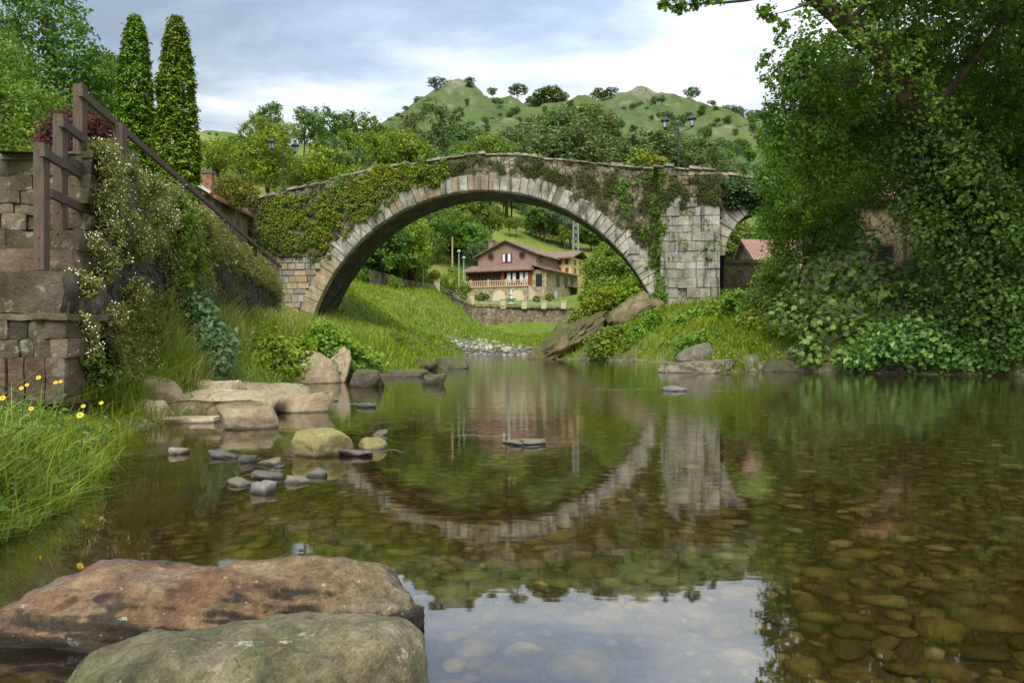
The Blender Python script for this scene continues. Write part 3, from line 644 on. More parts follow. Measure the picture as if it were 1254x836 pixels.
# ------------------------------------------------------------------ lamps on the bridge
IRON = plain('black painted iron', (0.018, 0.020, 0.022), 0.45, 0.3, 12, 0.0, 0.1, 0.5)
def _glass():
    b = NB('lantern glass'); g = b.n('ShaderNodeBsdfGlass'); b.set(g, 0, (0.8, 0.85, 0.85, 1)); b.set(g, 1, 0.15); b.set(g, 2, 1.1)
    d = b.n('ShaderNodeBsdfDiffuse'); b.set(d, 0, (0.35, 0.37, 0.36, 1)); m = b.n('ShaderNodeMixShader'); b.set(m, 0, 0.35); b.set(m, 1, g.outputs[0]); b.set(m, 2, d.outputs[0]); return b.done(m.outputs[0])
LGL = _glass()
def bridge_lamp(px, ptop, pbase, D, label, ang):
    b = P(px, pbase, D); zt_ = PZ(ptop, D); h = zt_ - b[2]; x, y, z0 = b
    t = thing('bridge_lamp', label, 'street lamp', (x, y, z0 - 0.9))
    part('post', lathe([(0.14, z0 - 0.9), (0.14, z0 - 0.3), (0.075, z0 - 0.2), (0.06, z0 + h * 0.25), (0.075, z0 + h * 0.27), (0.05, z0 + h * 0.30), (0.042, z0 + h * 0.60), (0.08, z0 + h * 0.62), (0.05, z0 + h * 0.66), (0.03, z0 + h * 0.74), (0.0, z0 + h * 0.76)], x, y, 10), IRON, t)
    ca, sa = math.cos(ang), math.sin(ang)
    for s in (-1, 1):
        w = 0.86; e = (x + s * w * ca, y + s * w * sa)
        zz_ = z0 + h * 0.64
        cur = bez([(x, y, zz_ - 0.12), (x + s * 0.3 * w * ca, y + s * 0.3 * w * sa, zz_ + 0.02), (x + s * 0.7 * w * ca, y + s * 0.7 * w * sa, zz_ + 0.16), (e[0], e[1], zz_ + 0.26)], 6)
        arm = part('arm', tube(cur, 0.032, 6), IRON, t)
        cur2 = bez([(x, y, zz_ - 0.3), (x + s * 0.22 * w * ca, y + s * 0.22 * w * sa, zz_ - 0.22), (x + s * 0.38 * w * ca, y + s * 0.38 * w * sa, zz_ - 0.02)], 5)
        part('scroll', tube(cur2, 0.018, 5), IRON, arm)
        zb = zz_ + 0.26
        lan = part('lantern', lathe([(0.05, zb), (0.13, zb + 0.05), (0.13, zb + 0.09), (0.09, zb + 0.10)], e[0], e[1], 8) + [beam((e[0] + 0.12 * math.cos(k), e[1] + 0.12 * math.sin(k), zb + 0.08), (e[0] + 0.22 * math.cos(k), e[1] + 0.22 * math.sin(k), zb + 0.52), 0.022, 0.022) for k in (0.4, 1.97, 3.54, 5.11)], IRON, t)
        part('pane', lathe([(0.11, zb + 0.10), (0.20, zb + 0.51)], e[0], e[1], 8), LGL, lan)
        part('cap', lathe([(0.30, zb + 0.50), (0.29, zb + 0.56), (0.20, zb + 0.66), (0.10, zb + 0.76), (0.10, zb + 0.80), (0.05, zb + 0.84), (0.055, zb + 0.90), (0.0, zb + 0.96)], e[0], e[1], 8), IRON, lan)
    return t
bridge_lamp(831, 134, 211, 51.5, 'black iron lamp post with two lanterns above the stone pier', R(-14))
bridge_lamp(347, 163, 238, 55.5, 'black iron lamp post with two lanterns on the ivy covered bridge end', R(38))

# ------------------------------------------------------------------ left: terrace wall, steps and wooden handrail
WST = stone_mat('weathered step stone', (0.05, 0.04, 0.025), (0.10, 0.08, 0.05), (0.17, 0.14, 0.095), 2.2, moss=0.85, lichen=0.5, bump=0.9, bscale=6, rnd=0.3, dist=0.04)
WRED = stone_mat('reddish step stone', (0.065, 0.043, 0.03), (0.115, 0.078, 0.052), (0.16, 0.118, 0.08), 2.2, moss=0.4, lichen=0.2, bump=0.9, bscale=6, rnd=0.3, dist=0.04)
DARKW = stone_mat('dark terrace wall', (0.03, 0.027, 0.02), (0.06, 0.052, 0.037), (0.11, 0.095, 0.065), 1.6, moss=0.5, bump=1.0, bscale=4, cell=4.0, rnd=0, dist=0.06)
def rblock(x0, x1, y0, y1, z0, z1, rg, rough=0.025):
    """a worn stone block: subdivided box, rounded and roughened"""
    n = 7; g = np.linspace(-1, 1, n); fs = []; vs2 = []; off = 0
    for ax in range(3):
        for s in (-1, 1):
            a, b = np.meshgrid(g, g, indexing='ij'); q = np.zeros((n, n, 3)); o = [i for i in range(3) if i != ax]; q[..., ax] = s; q[..., o[0]] = a; q[..., o[1]] = b
            vs2.append(q.reshape(-1, 3)); i, j = np.meshgrid(np.arange(n - 1), np.arange(n - 1), indexing='ij'); f = np.stack([i * n + j, (i + 1) * n + j, (i + 1) * n + j + 1, i * n + j + 1], -1).reshape(-1, 4) + off
            fs.append(f if (s > 0) == (ax != 1) else f[:, ::-1]); off += n * n
    q = np.concatenate(vs2); hs = np.array((x1 - x0, y1 - y0, z1 - z0)) / 2; c = np.array((x0 + x1, y0 + y1, z0 + z1)) / 2
    rad = min(0.018, hs.min() * 0.25); w = q * hs; inner = np.clip(w, -(hs - rad), hs - rad); d = w - inner; L = np.linalg.norm(d, axis=1, keepdims=True); w = inner + np.where(L > rad, d / np.maximum(L, 1e-9) * rad, d) + c
    w += np.stack([fbm(w * 3.1 + 3, 3, 5), fbm(w * 3.1 + 9, 3, 6), fbm(w * 3.1 + 17, 3, 7)], -1) * rough
    return w, np.concatenate(fs)
WDRK = stone_mat('dark mossy step stone', (0.03, 0.026, 0.018), (0.06, 0.05, 0.034), (0.11, 0.092, 0.062), 2.4, moss=0.9, lichen=0.3, bump=0.9, bscale=7, rnd=0.3, dist=0.04)
steps = thing('stone_steps', 'worn stone steps and wall of stacked blocks at the left edge', 'steps', (-6.0, 9.0, 0.5))
def course(D, z0, z1, pxs, mats, dep=0.7, rough=0.025):
    for a, b in zip(pxs[:-1], pxs[1:]):
        m = mats[rg.integers(len(mats))]
        part('block', [rblock(PXX(a, D) + 0.001, PXX(b, D) - 0.001, D + rg.normal() * 0.02, D + dep, z0 - 0.004, z1 + 0.004 + rg.normal() * 0.004, rg, rough)], m, steps, True)
part('core', [box(-9.6, PXX(70, 9.35), 9.42, 11.6, 0.2, 2.2)], DARKW, steps)
D_ = 8.55
course(D_, 0.35, PZ(438, D_), [-300, -230, -160, -110, -60, -25, 8, 30, 56, 80], [WRED, WRED, WST])
course(D_, PZ(438, D_), PZ(415, D_), [-300, -240, -190, -140, -70, -20, 22, 40, 62, 84], [WST, WDRK])
course(D_, PZ(415, D_), PZ(392, D_), [-300, -210, -150, -90, -40, 10, 34, 52, 82], [WST, WDRK])
course(D_ - 0.03, PZ(392, D_), PZ(386, D_) + 0.02, [-300, -180, -60, 40, 84], [WST], 1.0)
course(D_ + 0.06, PZ(386, D_) + 0.02, PZ(333, D_), [-300, -220, -90, -6, 77], [WST], 0.9, 0.035)
D_ = 9.1
course(D_, PZ(335, D_), PZ(305, D_), [-300, -200, -120, -40, 44, 92], [WRED, WST], 0.8)
course(D_ + 0.03, PZ(305, D_), PZ(281, D_), [-300, -230, -140, -60, 8, 60, 96], [WST], 0.8)
D_ = 9.7
for z0, z1, w in ((281, 263, [-300, -220, -130, -60, 0, 30, 60, 108]), (263, 250, [-300, -210, -120, -50, 14, 52, 100]), (250, 233, [-300, -200, -140, -70, -10, 24, 66, 110]), (233, 215, [-300, -250, -160, -100, -30, 12, 40, 84, 112]), (215, 194, [-300, -220, -140, -60, 10, 46, 80, 112]), (194, 186, [-300, -200, -90, 0, 60, 114])):
    course(D_, PZ(z0, D_), PZ(z1, D_), w, [WST, WST, WDRK], 0.8)
# stone pier that carries the long rail
pb = thing('stone_gatepost', 'squat stone pier carrying the long wooden rail above the wall', 'pier', P(118, 300, 10.2))
for z0, z1 in ((300, 262), (262, 226), (226, 198), (198, 172)):
    D_ = 10.2; part('block', [rblock(PXX(98, D_), PXX(141, D_), D_, D_ + 0.6, PZ(z0, D_) + 0.004, PZ(z1, D_) - 0.004, rg, 0.03)], WST, pb, True)
# the receding terrace wall: its face as one uneven masonry sheet on a core
wall = thing('terrace_wall', 'long dark overgrown retaining wall running towards the bridge', 'wall', (-5.2, 9.7, 0))
wa, wb = np.array((-5.1, 9.7)), np.array((-8.85, 30.0)); wdir = unit(wb - wa); wnor = np.array((wdir[1], -wdir[0]))
def wallpt(s, z, out): q = wa + wdir * s[..., None] + wnor * out[..., None]; return np.stack([q[..., 0], q[..., 1], z], -1)
WL = float(np.linalg.norm(wb - wa))
def wtop(s): return 3.38 + 0.12 * fbm(np.stack([s * 0.7, 0 * s, 0 * s], -1), 2, 4) - 0.25 * smooth(WL - 3.0, WL, s)
sg, tg = np.linspace(0, WL, 190), np.linspace(0, 1, 40); SS, TG = np.meshgrid(sg, tg, indexing='ij')
zz0 = 0.2; ZW = zz0 + (wtop(SS) - zz0) * TG; base_p = wallpt(SS, ZW, 0 * SS); o_ = 0.10 * fbm(base_p * 1.7, 4, 14) + 0.22 * (1 - TG); WP = wallpt(SS, ZW, o_)
n_ = len(tg); i, j = np.meshgrid(np.arange(len(sg) - 1), np.arange(n_ - 1), indexing='ij'); WF = np.stack([i * n_ + j, (i + 1) * n_ + j, (i + 1) * n_ + j + 1, i * n_ + j + 1], -1).reshape(-1, 4)
tp_ = np.concatenate([WP[:, -1], wallpt(sg, wtop(sg), 0 * sg - 1.1)]); tf = np.array([(k, k + 1, k + 1 + len(sg), k + len(sg)) for k in range(len(sg) - 1)])
ep = wallpt(np.full(n_, WL), ZW[-1], 0 * tg - 1.6); ef = np.array([(k, k + n_, k + 1 + n_, k + 1) for k in range(n_ - 1)])
part('face', [(WP.reshape(-1, 3), WF), (tp_, tf), (np.concatenate([WP[-1], ep]), ef)], DARKW, wall, True)
part('end_face', [(lambda A: (A, np.array([(0, 1, 2, 3)])))(np.array([(-8.95, 30.02, 0.2), (-16, 33.1, 0.2), (-16, 33.1, 3.4), (-8.95, 30.02, 3.15)]))], DARKW, wall)

WOOD = plain('weathered grey brown timber', (0.095, 0.07, 0.05), 0.8, 0.6, 5.0, 0, 0.5, 0.25, (7, 7, 1.2))
RUST = plain('rusty bolt', (0.16, 0.07, 0.035), 0.6, 0.4)
rail = thing('wooden_handrail', 'weathered timber handrail stepping up the stairs and along the wall', 'handrail', P(50, 332, 8.7))
def post(px, top, base, D, w=0.115):
    b, t = P(px, base, D), P(px, top, D); pp = part('post', [beam(b, t, w, w, (0, 1, 0))], WOOD, rail)
    for yy in (top + 8, base - 14, base - 40):
        q = P(px, yy, D); part('bolt', tube([q + (0, -w / 2 - 0.012, 0), q + (0, -w / 2 + 0.01, 0)], 0.012, 6), RUST, pp)
    return pp
post(51, 176, 331, 8.7); post(74, 141, 300, 9.2); post(98, 104, 238, 9.75)
post(147, 152, 195, 10.9, 0.13)
RD = np.array((-0.18, 1.0, 0)); 
def rrail(a, length, w=0.06, h=0.095, rise=0.0): a = np.asarray(a, float); b = a + RD * length + np.array((0, 0, rise)); part('rail', [beam(a, b, w, h)], WOOD, rail)
a1 = P(49, 186, 8.55); a2 = P(72, 150, 9.05); a3 = P(98, 113, 9.6)
rrail(a1 + (0.02, 0, 0), 1.15); rrail(P(60, 236, 8.75), 1.0); rrail(a2 + (0.02, 0, 0), 1.7); rrail(P(84, 196, 9.3), 1.1)
rrail(a3, 22.0); 
for s in (5.2, 10.4, 15.8, 20.8):
    q = a3 + RD * s; part('post', [beam(q + (0, 0, -1.15), q + (0, 0, 0.02), 0.11, 0.11, (0, 1, 0))], WOOD, rail)

# ------------------------------------------------------------------ rocks
RTAN = stone_mat('tan river rock', (0.22, 0.165, 0.095), (0.35, 0.275, 0.17), (0.46, 0.385, 0.265), 2.0, moss=0.35, mosscol=(0.09, 0.10, 0.03), lichen=0.35, bump=0.8, bscale=6, wet=True, rnd=0.2, dist=0.03, crack=1.6)
RBNK = stone_mat('grey brown bank rock', (0.10, 0.085, 0.06), (0.19, 0.165, 0.125), (0.29, 0.26, 0.21), 2.0, moss=0.5, mosscol=(0.07, 0.085, 0.02), lichen=0.3, bump=0.9, bscale=5, wet=True, rnd=0.2, dist=0.05, crack=0.9)
RGRY = stone_mat('grey river stone', (0.06, 0.055, 0.048), (0.12, 0.11, 0.095), (0.20, 0.185, 0.165), 3.0, bump=0.6, bscale=12, wet=True, rnd=0.35, dist=0.015)
RDRK = stone_mat('dark mossy rock', (0.035, 0.03, 0.02), (0.075, 0.062, 0.042), (0.13, 0.11, 0.075), 2.0, moss=0.6, mosscol=(0.07, 0.09, 0.02), bump=0.9, bscale=5, wet=True, rnd=0.2, dist=0.05, crack=1.2)
RMOS = stone_mat('olive algae covered boulder', (0.10, 0.085, 0.03), (0.20, 0.165, 0.06), (0.30, 0.25, 0.11), 4.0, moss=0.4, mosscol=(0.13, 0.13, 0.03), lichen=0.4, bump=0.9, bscale=14, wet=True, rnd=0, dist=0.02)
RBIG = stone_mat('orange and grey sandstone', (0.05, 0.045, 0.03), (0.16, 0.115, 0.065), (0.34, 0.25, 0.16), 0.35, moss=0.75, mosscol=(0.075, 0.09, 0.016), lichen=0.3, bump=1.0, bscale=3.0, wet=True, rnd=0, dist=0.2, streak=0.3)

def front_mat(kind):
    """the two near boulders: rust and purple stains, black algae, lichen"""
    b = NB('rusty streaked boulder' if kind == 1 else 'grey green boulder'); p = b.pos(); q = b.xyz(p)
    n = b.noise(p, 3.2, 8, 0.62, 0.6); f = b.noise(p, 30, 6, 0.7); m_ = b.noise(b.mapping(p, (1, 1, 1), (4, 2, 7)), 2.1, 6, 0.6, 0.4)
    if kind == 1:
        c = b.ramp(n, [(0.30, (0.055, 0.032, 0.022)), (0.41, (0.14, 0.068, 0.028)), (0.52, (0.185, 0.105, 0.046)), (0.66, (0.26, 0.19, 0.105))])
        pl = b.ramp(m_, [(0.50, 0.0), (0.62, 0.75)]); c = b.mix(pl, c, (0.14, 0.10, 0.095))
        xr = b.n('ShaderNodeMapRange'); b.set(xr, 0, q[0]); b.set(xr, 1, -1.0); b.set(xr, 2, -0.45); b.set(xr, 3, 0.0); b.set(xr, 4, 1.0)
        c = b.mix(b.math('MULTIPLY', b.math('MULTIPLY', xr.outputs[0], b.ramp(f, [(0.35, 0.3), (0.6, 1.0)])), 0.85), c, (0.185, 0.155, 0.075))
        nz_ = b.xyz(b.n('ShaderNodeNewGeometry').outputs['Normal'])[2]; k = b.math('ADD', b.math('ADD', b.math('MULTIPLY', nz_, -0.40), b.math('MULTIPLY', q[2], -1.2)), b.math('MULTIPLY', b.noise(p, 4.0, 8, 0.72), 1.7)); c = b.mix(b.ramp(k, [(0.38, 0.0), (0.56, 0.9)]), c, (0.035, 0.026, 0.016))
    else:
        c = b.ramp(n, [(0.30, (0.055, 0.055, 0.022)), (0.44, (0.115, 0.105, 0.048)), (0.58, (0.17, 0.145, 0.075)), (0.74, (0.24, 0.205, 0.125))])
        g = b.ramp(m_, [(0.52, 0.0), (0.66, 0.75)]); c = b.mix(g, c, (0.085, 0.10, 0.022))
        c = b.mix(b.ramp(b.noise(p, 6.0, 6, 0.7, 0.5), [(0.54, 0.0), (0.64, 0.75)]), c, (0.13, 0.075, 0.03))
    c = b.mix(0.8, c, b.ramp(b.noise(p, 8.5, 7, 0.72, 0.4), [(0.34, 0.32), (0.5, 0.95), (0.68, 1.35)]), 'MULTIPLY')
    c = b.mix(0.75, c, b.ramp(f, [(0.32, 0.35), (0.5, 0.9), (0.68, 1.4)]), 'MULTIPLY'); c = b.mix(0.5, c, b.ramp(b.noise(p, 110, 4, 0.7), [(0.35, 0.45), (0.65, 1.4)]), 'MULTIPLY')
    sp_ = b.ramp(b.noise(p, 75, 3, 0.6), [(0.30, 1.0), (0.38, 0.0)]); c = b.mix(b.math('MULTIPLY', sp_, 0.7), c, (0.03, 0.028, 0.02))
    l = b.ramp(b.noise(p, 21, 4, 0.7), [(0.63, 0.0), (0.68, 1.0)]); c = b.mix(b.math('MULTIPLY', l, 0.55), c, (0.46, 0.45, 0.36))
    wv = b.n('ShaderNodeMapRange'); b.set(wv, 0, b.math('ADD', q[2], b.math('MULTIPLY', n, 0.04))); b.set(wv, 1, 0.035); b.set(wv, 2, 0.06); b.set(wv, 3, 1.0); b.set(wv, 4, 0.0)
    c = b.mix(b.math('MULTIPLY', wv.outputs[0], 0.8), c, (0.02, 0.015, 0.01))
    h = b.math('ADD', b.noise(p, 9, 9, 0.65), b.math('MULTIPLY', b.noise(p, 70, 6, 0.7), 0.5))
    return b.done(b.bsdf(c, 0.72, b.bump(h, 0.9, 0.03), 0.35))

def rock_arr(sub, size, seed, cuts=7, rough=0.12, rot=0.0, tilt=(0, 0), flat=None):
    k = np.random.default_rng(seed); v, f = ICO[sub]; w = v.copy()
    for _ in range(cuts):
        d = unit(k.normal(size=3) * (1, 1, 0.8)); t = k.uniform(0.5, 0.82); s = w @ d; w = w - np.outer(np.maximum(s - t, 0) * 0.94, d)
    if flat: w[:, 2] = np.minimum(w[:, 2], flat + 0.06 * fbm(w * 1.5 + seed, 2, seed))
    w = w / np.abs(w).max(0)
    w = w * (1 + rough * fbm(w * 1.6 + seed * 3.1, 5, seed)[:, None]) + unit(v) * (0.3 * rough * fbm(w * 6 + seed, 3, seed + 5) - 0.35 * rough * np.abs(fbm(w * np.array((3, 3, 6)) + seed * 2, 4, seed + 8)))[:, None]
    w = w * np.asarray(size) ; tx, ty = tilt
    ca, sa = math.cos(ty), math.sin(ty); w = np.stack([w[:, 0] * ca - w[:, 2] * sa, w[:, 1], w[:, 0] * sa + w[:, 2] * ca], 1)
    ca, sa = math.cos(tx), math.sin(tx); w = np.stack([w[:, 0], w[:, 1] * ca - w[:, 2] * sa, w[:, 1] * sa + w[:, 2] * ca], 1)
    ca, sa = math.cos(rot), math.sin(rot); w = np.stack([w[:, 0] * ca - w[:, 1] * sa, w[:, 0] * sa + w[:, 1] * ca, w[:, 2]], 1)
    return w, f
def rock(px0, px1, yt, yb, label, mat, seed, D=None, dep=0.8, sub=4, cuts=7, rough=0.12, rot=0.0, tilt=(0, 0), flat=0.6, group=None, sink=0.35, name='river_rock', cat='rock'):
    """a rock standing on the row yb of the photo (water level unless D is given)"""
    if D is None: D = F * CAMZ / (yb - HY)
    x = PXX((px0 + px1) / 2, D); hw = (px1 - px0) / 2 / F * D; zt_ = PZ(yt, D); zb = PZ(yb, D); h = zt_ - zb; zc_ = zb + h * (0.5 - sink); hz = zt_ - zc_
    v, f = rock_arr(sub, (hw, hw * dep, hz), seed, cuts, rough, rot, tilt, flat)
    a = v[:, 0].max() - v[:, 0].min(); v[:, 0] = (v[:, 0] - (v[:, 0].max() + v[:, 0].min()) / 2) * (2 * hw / a); v[:, 2] *= hz / v[:, 2].max()
    base = np.array((x, D + hw * dep * 0.9, min(zb, zc_ - hz * 0.6)))
    return solo(name, [(v + (x, D + hw * dep * 0.9, zc_), f)], mat, label, cat, base, group, True)

# near boulders, shaped after their outlines
def boulder(name, label, mat, seed, Dc, px, top, ydep, zlow_, ledge, kind=1):
    """px/top: photo columns and rows of the crest; ydep: half depth"""
    v, f = ICO[6]; xs = np.array([PXX(a, Dc) for a in px]); zs = np.array([PZ(t, Dc) for t in top])
    xc, hx = (xs[0] + xs[-1]) / 2, (xs[-1] - xs[0]) / 2
    u = v.copy(); d = unit(np.sign(u) * np.abs(u) ** 0.72); X_ = xc + hx * u[:, 0] * 1.0
    crest = np.interp(X_, xs, zs); up = np.clip(u[:, 2], -1, 1); lat = np.sqrt(np.clip(1 - u[:, 0] ** 2, 0, 1)); s2 = np.where(lat > 1e-6, u[:, 2] / np.maximum(lat, 1e-6), 0); c2 = np.where(lat > 1e-6, u[:, 1] / np.maximum(lat, 1e-6), 0)
    sh = np.sign(s2) * np.abs(s2) ** 0.62; ch_ = np.sign(c2) * np.abs(c2) ** 0.75
    Zm = zlow_ + (crest - zlow_) * (0.5 + 0.5 * sh); Y_ = Dc + ydep * ch_ * (lat ** 0.55)
    w = np.stack([X_, Y_, Zm], -1); nrm = unit(np.stack([u[:, 0] * 0.6, u[:, 1], u[:, 2]], -1))
    if ledge:   # a shelf along the front
        fz = smooth(0.0, 0.25, (Dc - 0.10 + 0.05 * fbm(w * 3, 3, 3)) - w[:, 1]); w[:, 2] -= fz * 0.085 * smooth(0.02, 0.15, w[:, 2]); 
        gz = (0.12 + 0.035 * fbm(w * 2.2 + 4, 3, 8) + 0.05 * (w[:, 0] - xc)) ; w[:, 1] += np.where(w[:, 1] < Dc, 0.06 * smooth(0.03, -0.03, np.abs(w[:, 2] - gz) - 0.012), 0)
    st_ = w @ np.array((0.10, 0.25, 1.0))
    w += nrm * (0.030 * fbm(w * 2.6 + seed, 6, seed, 0.55) - 0.020 * np.abs(fbm(w * 4.3 + seed * 2, 4, seed + 3)) + 0.026 * fbm(np.stack([w[:, 0] * 1.6, w[:, 1] * 1.6, st_ * (13 if kind == 1 else 5)], -1) + seed, 4, seed + 9, 0.6) + 0.006 * fbm(w * 16, 3, seed + 6))[:, None]
    # planar facets break the roundness
    k = np.random.default_rng(seed)
    solo(name, [(w, f)], mat, label, 'boulder', (xc, Dc, zlow_), None, True)
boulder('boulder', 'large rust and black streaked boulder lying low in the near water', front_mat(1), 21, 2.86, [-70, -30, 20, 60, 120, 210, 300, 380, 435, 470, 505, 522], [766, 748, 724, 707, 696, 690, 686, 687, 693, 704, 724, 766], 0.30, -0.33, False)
boulder('boulder', 'grey green rounded boulder nearest the camera at the bottom edge', front_mat(2), 33, 1.95, [72, 100, 135, 175, 240, 300, 380, 445, 476, 506, 536], [886, 832, 802, 782, 761, 753, 750, 755, 769, 800, 868], 0.26, -0.35, False, 2)

rock(112, 222, 456, 502, 'big pale tan rock with a grass tuft behind the rock shelf', RTAN, 3, 10.5, 0.6, 5, 9, 0.10, 0.3, (0.1, -0.08), 0.5)
rock(150, 340, 481, 521, 'broad flat tan rock shelf at the left bank waterline', RTAN, 5, 10.6, 0.55, 5, 8, 0.10, 0.1, (0.05, 0.03), 0.4)
rock(262, 333, 496, 526, 'grey speckled block in front of the flat rock shelf', RTAN, 8, None, 0.7, 4, 9, 0.10, 0.5, (0.1, 0), 0.6)
rock(305, 406, 479, 513, 'wedge of cracked tan rock at the right end of the shelf', RTAN, 12, 11.4, 0.6, 4, 9, 0.10, -0.2, (0, 0.05), 0.5)
rock(255, 372, 470, 492, 'low tan slab lying behind the rock shelf', RTAN, 14, 12.3, 0.7, 4, 8, 0.10, 0.2, (0, 0), 0.45)
rock(206, 290, 464, 486, 'small reddish slab beside the grass tufted rock', RTAN, 15, 11.6, 0.7, 4, 8, 0.10, 0.2, (0, 0), 0.45)
rock(120, 200, 490, 512, 'pale tan slab at the left end of the rock shelf', RTAN, 91, 10.0, 0.6, 4, 9, 0.12, 0.3, (0, 0.05), 0.4)
rock(196, 262, 486, 508, 'tan block wedged behind the broad shelf', RTAN, 92, 11.0, 0.6, 4, 9, 0.12, 0.1, (0, -0.05), 0.5)
rock(330, 395, 486, 507, 'pale cracked slab between the shelf and its right end', RTAN, 93, 12.2, 0.6, 4, 9, 0.12, 0.2, (0, 0.03), 0.4)
rock(170, 265, 510, 523, 'thin tan ledge just above the water under the shelf', RTAN, 94, 9.9, 0.4, 4, 8, 0.12, 0.0, (0, 0.02), 0.35)
rock(-60, 100, 480, 505, 'flat grey stone slab at the foot of the steps', RTAN, 17, 9.2, 0.4, 4, 8, 0.08, 0.0, (0, 0), 0.3, sink=0.6)
rock(352, 412, 428, 472, 'pale triangular rock buttress below the bramble bush', RTAN, 19, 19.6, 0.7, 4, 10, 0.08, 0.4, (0.1, 0.25), None)
rock(396, 430, 424, 470, 'narrow leaning rock fin beside the pale buttress', RTAN, 23, 20.2, 0.7, 4, 10, 0.08, -0.3, (0.1, -0.3), None)
rock(425, 467, 452, 474, 'dark undercut rock block in shade of the bramble', RDRK, 25, None, 0.9, 4, 8, 0.12, 0.2, (0, 0), 0.7)
rock(462, 528, 452, 467, 'dark flat ledge of rock along the left bank', RDRK, 26, 23.5, 0.6, 4, 8, 0.14, 0.1, (0, 0), 0.5)
rock(515, 546, 457, 471, 'small dark mossy rock jutting out from the ledge', RDRK, 27, None, 0.8, 4, 8, 0.14, 0.4, (0, 0), 0.7)
rock(528, 574, 435, 453, 'rough dark rock at the point of the left bank', RDRK, 28, 31.0, 0.8, 4, 9, 0.14, 0.1, (0, 0), 0.7)
rock(470, 535, 438, 452, 'brown broken rock under the grassy left bank', RDRK, 29, 29.0, 0.6, 4, 9, 0.15, 0.2, (0, 0), 0.6)
rock(434, 452, 409, 420, 'grey stone half buried in the grass slope', RGRY, 30, 45, 0.8, 3, 8, 0.1)
rock(515, 529, 416, 430, 'pale stone on the grass bank beyond the ledge', RTAN, 31, 44, 0.8, 3, 8, 0.1)
# stones standing in the stream
rock(354, 426, 527, 560, 'olive rounded boulder standing in the shallow stream', RMOS, 41, None, 0.75, 4, 5, 0.09, 0.2, (0, -0.12), 0.85, sink=0.2)
rock(436, 472, 536, 551, 'small tan rounded stone right of the olive boulder', RMOS, 42, None, 0.8, 3, 4, 0.08, flat=0.9)
for a in ((404, 456, 547, 559, 'flat pale wet slab in front of the small tan stone', 43), (452, 474, 524, 533, 'small rounded grey stone behind the tan stone', 44), (205, 229, 543, 556, 'lone dark grey stone left of the stream stones', 45),
          (247, 292, 549, 561, 'flat broken slab left of the olive boulder', 46), (286, 312, 552, 566, 'dark jagged stone beside the flat broken slab', 47), (272, 309, 584, 595, 'flat pale stone leftmost in the near cluster', 48),
          (304, 346, 573, 587, 'long grey stone at the back of the near cluster', 49), (301, 335, 584, 604, 'rounded brown grey stone nearest in the cluster', 50), (345, 379, 579, 592, 'flat wet grey stone in the middle of the cluster', 51),
          (374, 400, 570, 584, 'tilted grey stone rightmost in the near cluster', 52), (434, 460, 490, 499, 'low pinkish stone right of the rock shelf', 53), (400, 414, 485, 491, 'tiny grey stone off the end of the shelf', 54), (335, 348, 568, 573, 'tiny pale pebble breaking the surface', 56),
          (612, 670, 533, 545, 'flat dark stone awash in mid stream', 57), (812, 846, 470, 479, 'low stone with ripples in front of the right rocks', 58), (358, 380, 532, 541, 'bluish grey stone behind the olive boulder', 59), (310, 345, 557, 570, 'dark slab lying awash between the stones', 60)):
    rock(a[0], a[1], a[2] + 0.3 * (a[3] - a[2]), *a[3:5], RGRY if a[5] % 3 else RBNK, a[5], None, 0.7, 3, 9, 0.16, (a[5] * 1.3) % 3, (0.1, 0.15 * (-1) ** a[5]), 0.5, 'stones standing in the stream', 0.35, 'stream_stone', 'stone')
# right bank
def slab(label, px, py, D, half, seed, tilt, rot, mat=RBIG, rough=0.20):
    c = P(px, py, D); v, f = rock_arr(5, half, seed, 9, rough, rot, tilt, None); solo('river_rock', [(v + c, f)], mat, label, 'rock', c - (0, 0, half[2]), None, True)
slab('great tilted slab of mossy rock under the bridge haunch', 693, 411, 50.0, (3.2, 1.8, 0.72), 71, (0.25, 0.58), 0.12)
slab('orange faced sandstone outcrop against the bridge footing', 772, 384, 50.5, (2.1, 1.8, 1.0), 74, (0.3, 0.62), -0.1)
rock(640, 690, 424, 444, 'low toe of mossy rock at the water under the arch', RBIG, 72, 49.0, 0.7, 4, 8, 0.12, 0.1, (0, 0.25), None)
rock(700, 745, 425, 446, 'pale undercut rock face at the waterline below the slab', RBNK, 75, 48.2, 0.6, 4, 8, 0.1, 0.2, (0, 0.1), 0.8)
rock(812, 915, 440, 458, 'broad low grey rock at the right bank waterline', RBNK, 77, 26.2, 0.6, 5, 8, 0.10, 0.1, (0, 0.03), 0.45)
rock(828, 890, 418, 440, 'pale root like ridge of rock rising behind the low grey rock', RBNK, 78, 28.4, 0.5, 4, 9, 0.12, 0.4, (0, 0.4), None)
rock(890, 945, 434, 457, 'weathered grey rock beside the root tangle', RBNK, 79, 28.0, 0.6, 4, 9, 0.14, -0.2, (0, 0.1), 0.7)
rock(935, 985, 440, 458, 'small dark rock under the broad leaved fig', RDRK, 80, 27.6, 0.6, 4, 9, 0.14, 0.2, (0, 0), 0.7)
HRK = stone_mat('far limestone crag', (0.10, 0.10, 0.07), (0.19, 0.18, 0.14), (0.32, 0.30, 0.25), 0.06, moss=0.85, mosscol=(0.05, 0.075, 0.02), bump=1.0, bscale=0.25, rnd=0, dist=1.5, streak=0.3)
for a in ((762, 806, 105, 123, 'broken limestone crag crowning the right hill', 95), (800, 850, 128, 142, 'low limestone ledge on the right shoulder of the hill', 96), (540, 578, 101, 116, 'brushy crag crowning the left hill', 97)):
    rock(*a[:5], HRK, a[5], 985, 0.8, 5, 12, 0.22, a[5] * 0.7, (0, 0.05), 0.55, None, 0.45, 'rock_outcrop', 'rock')
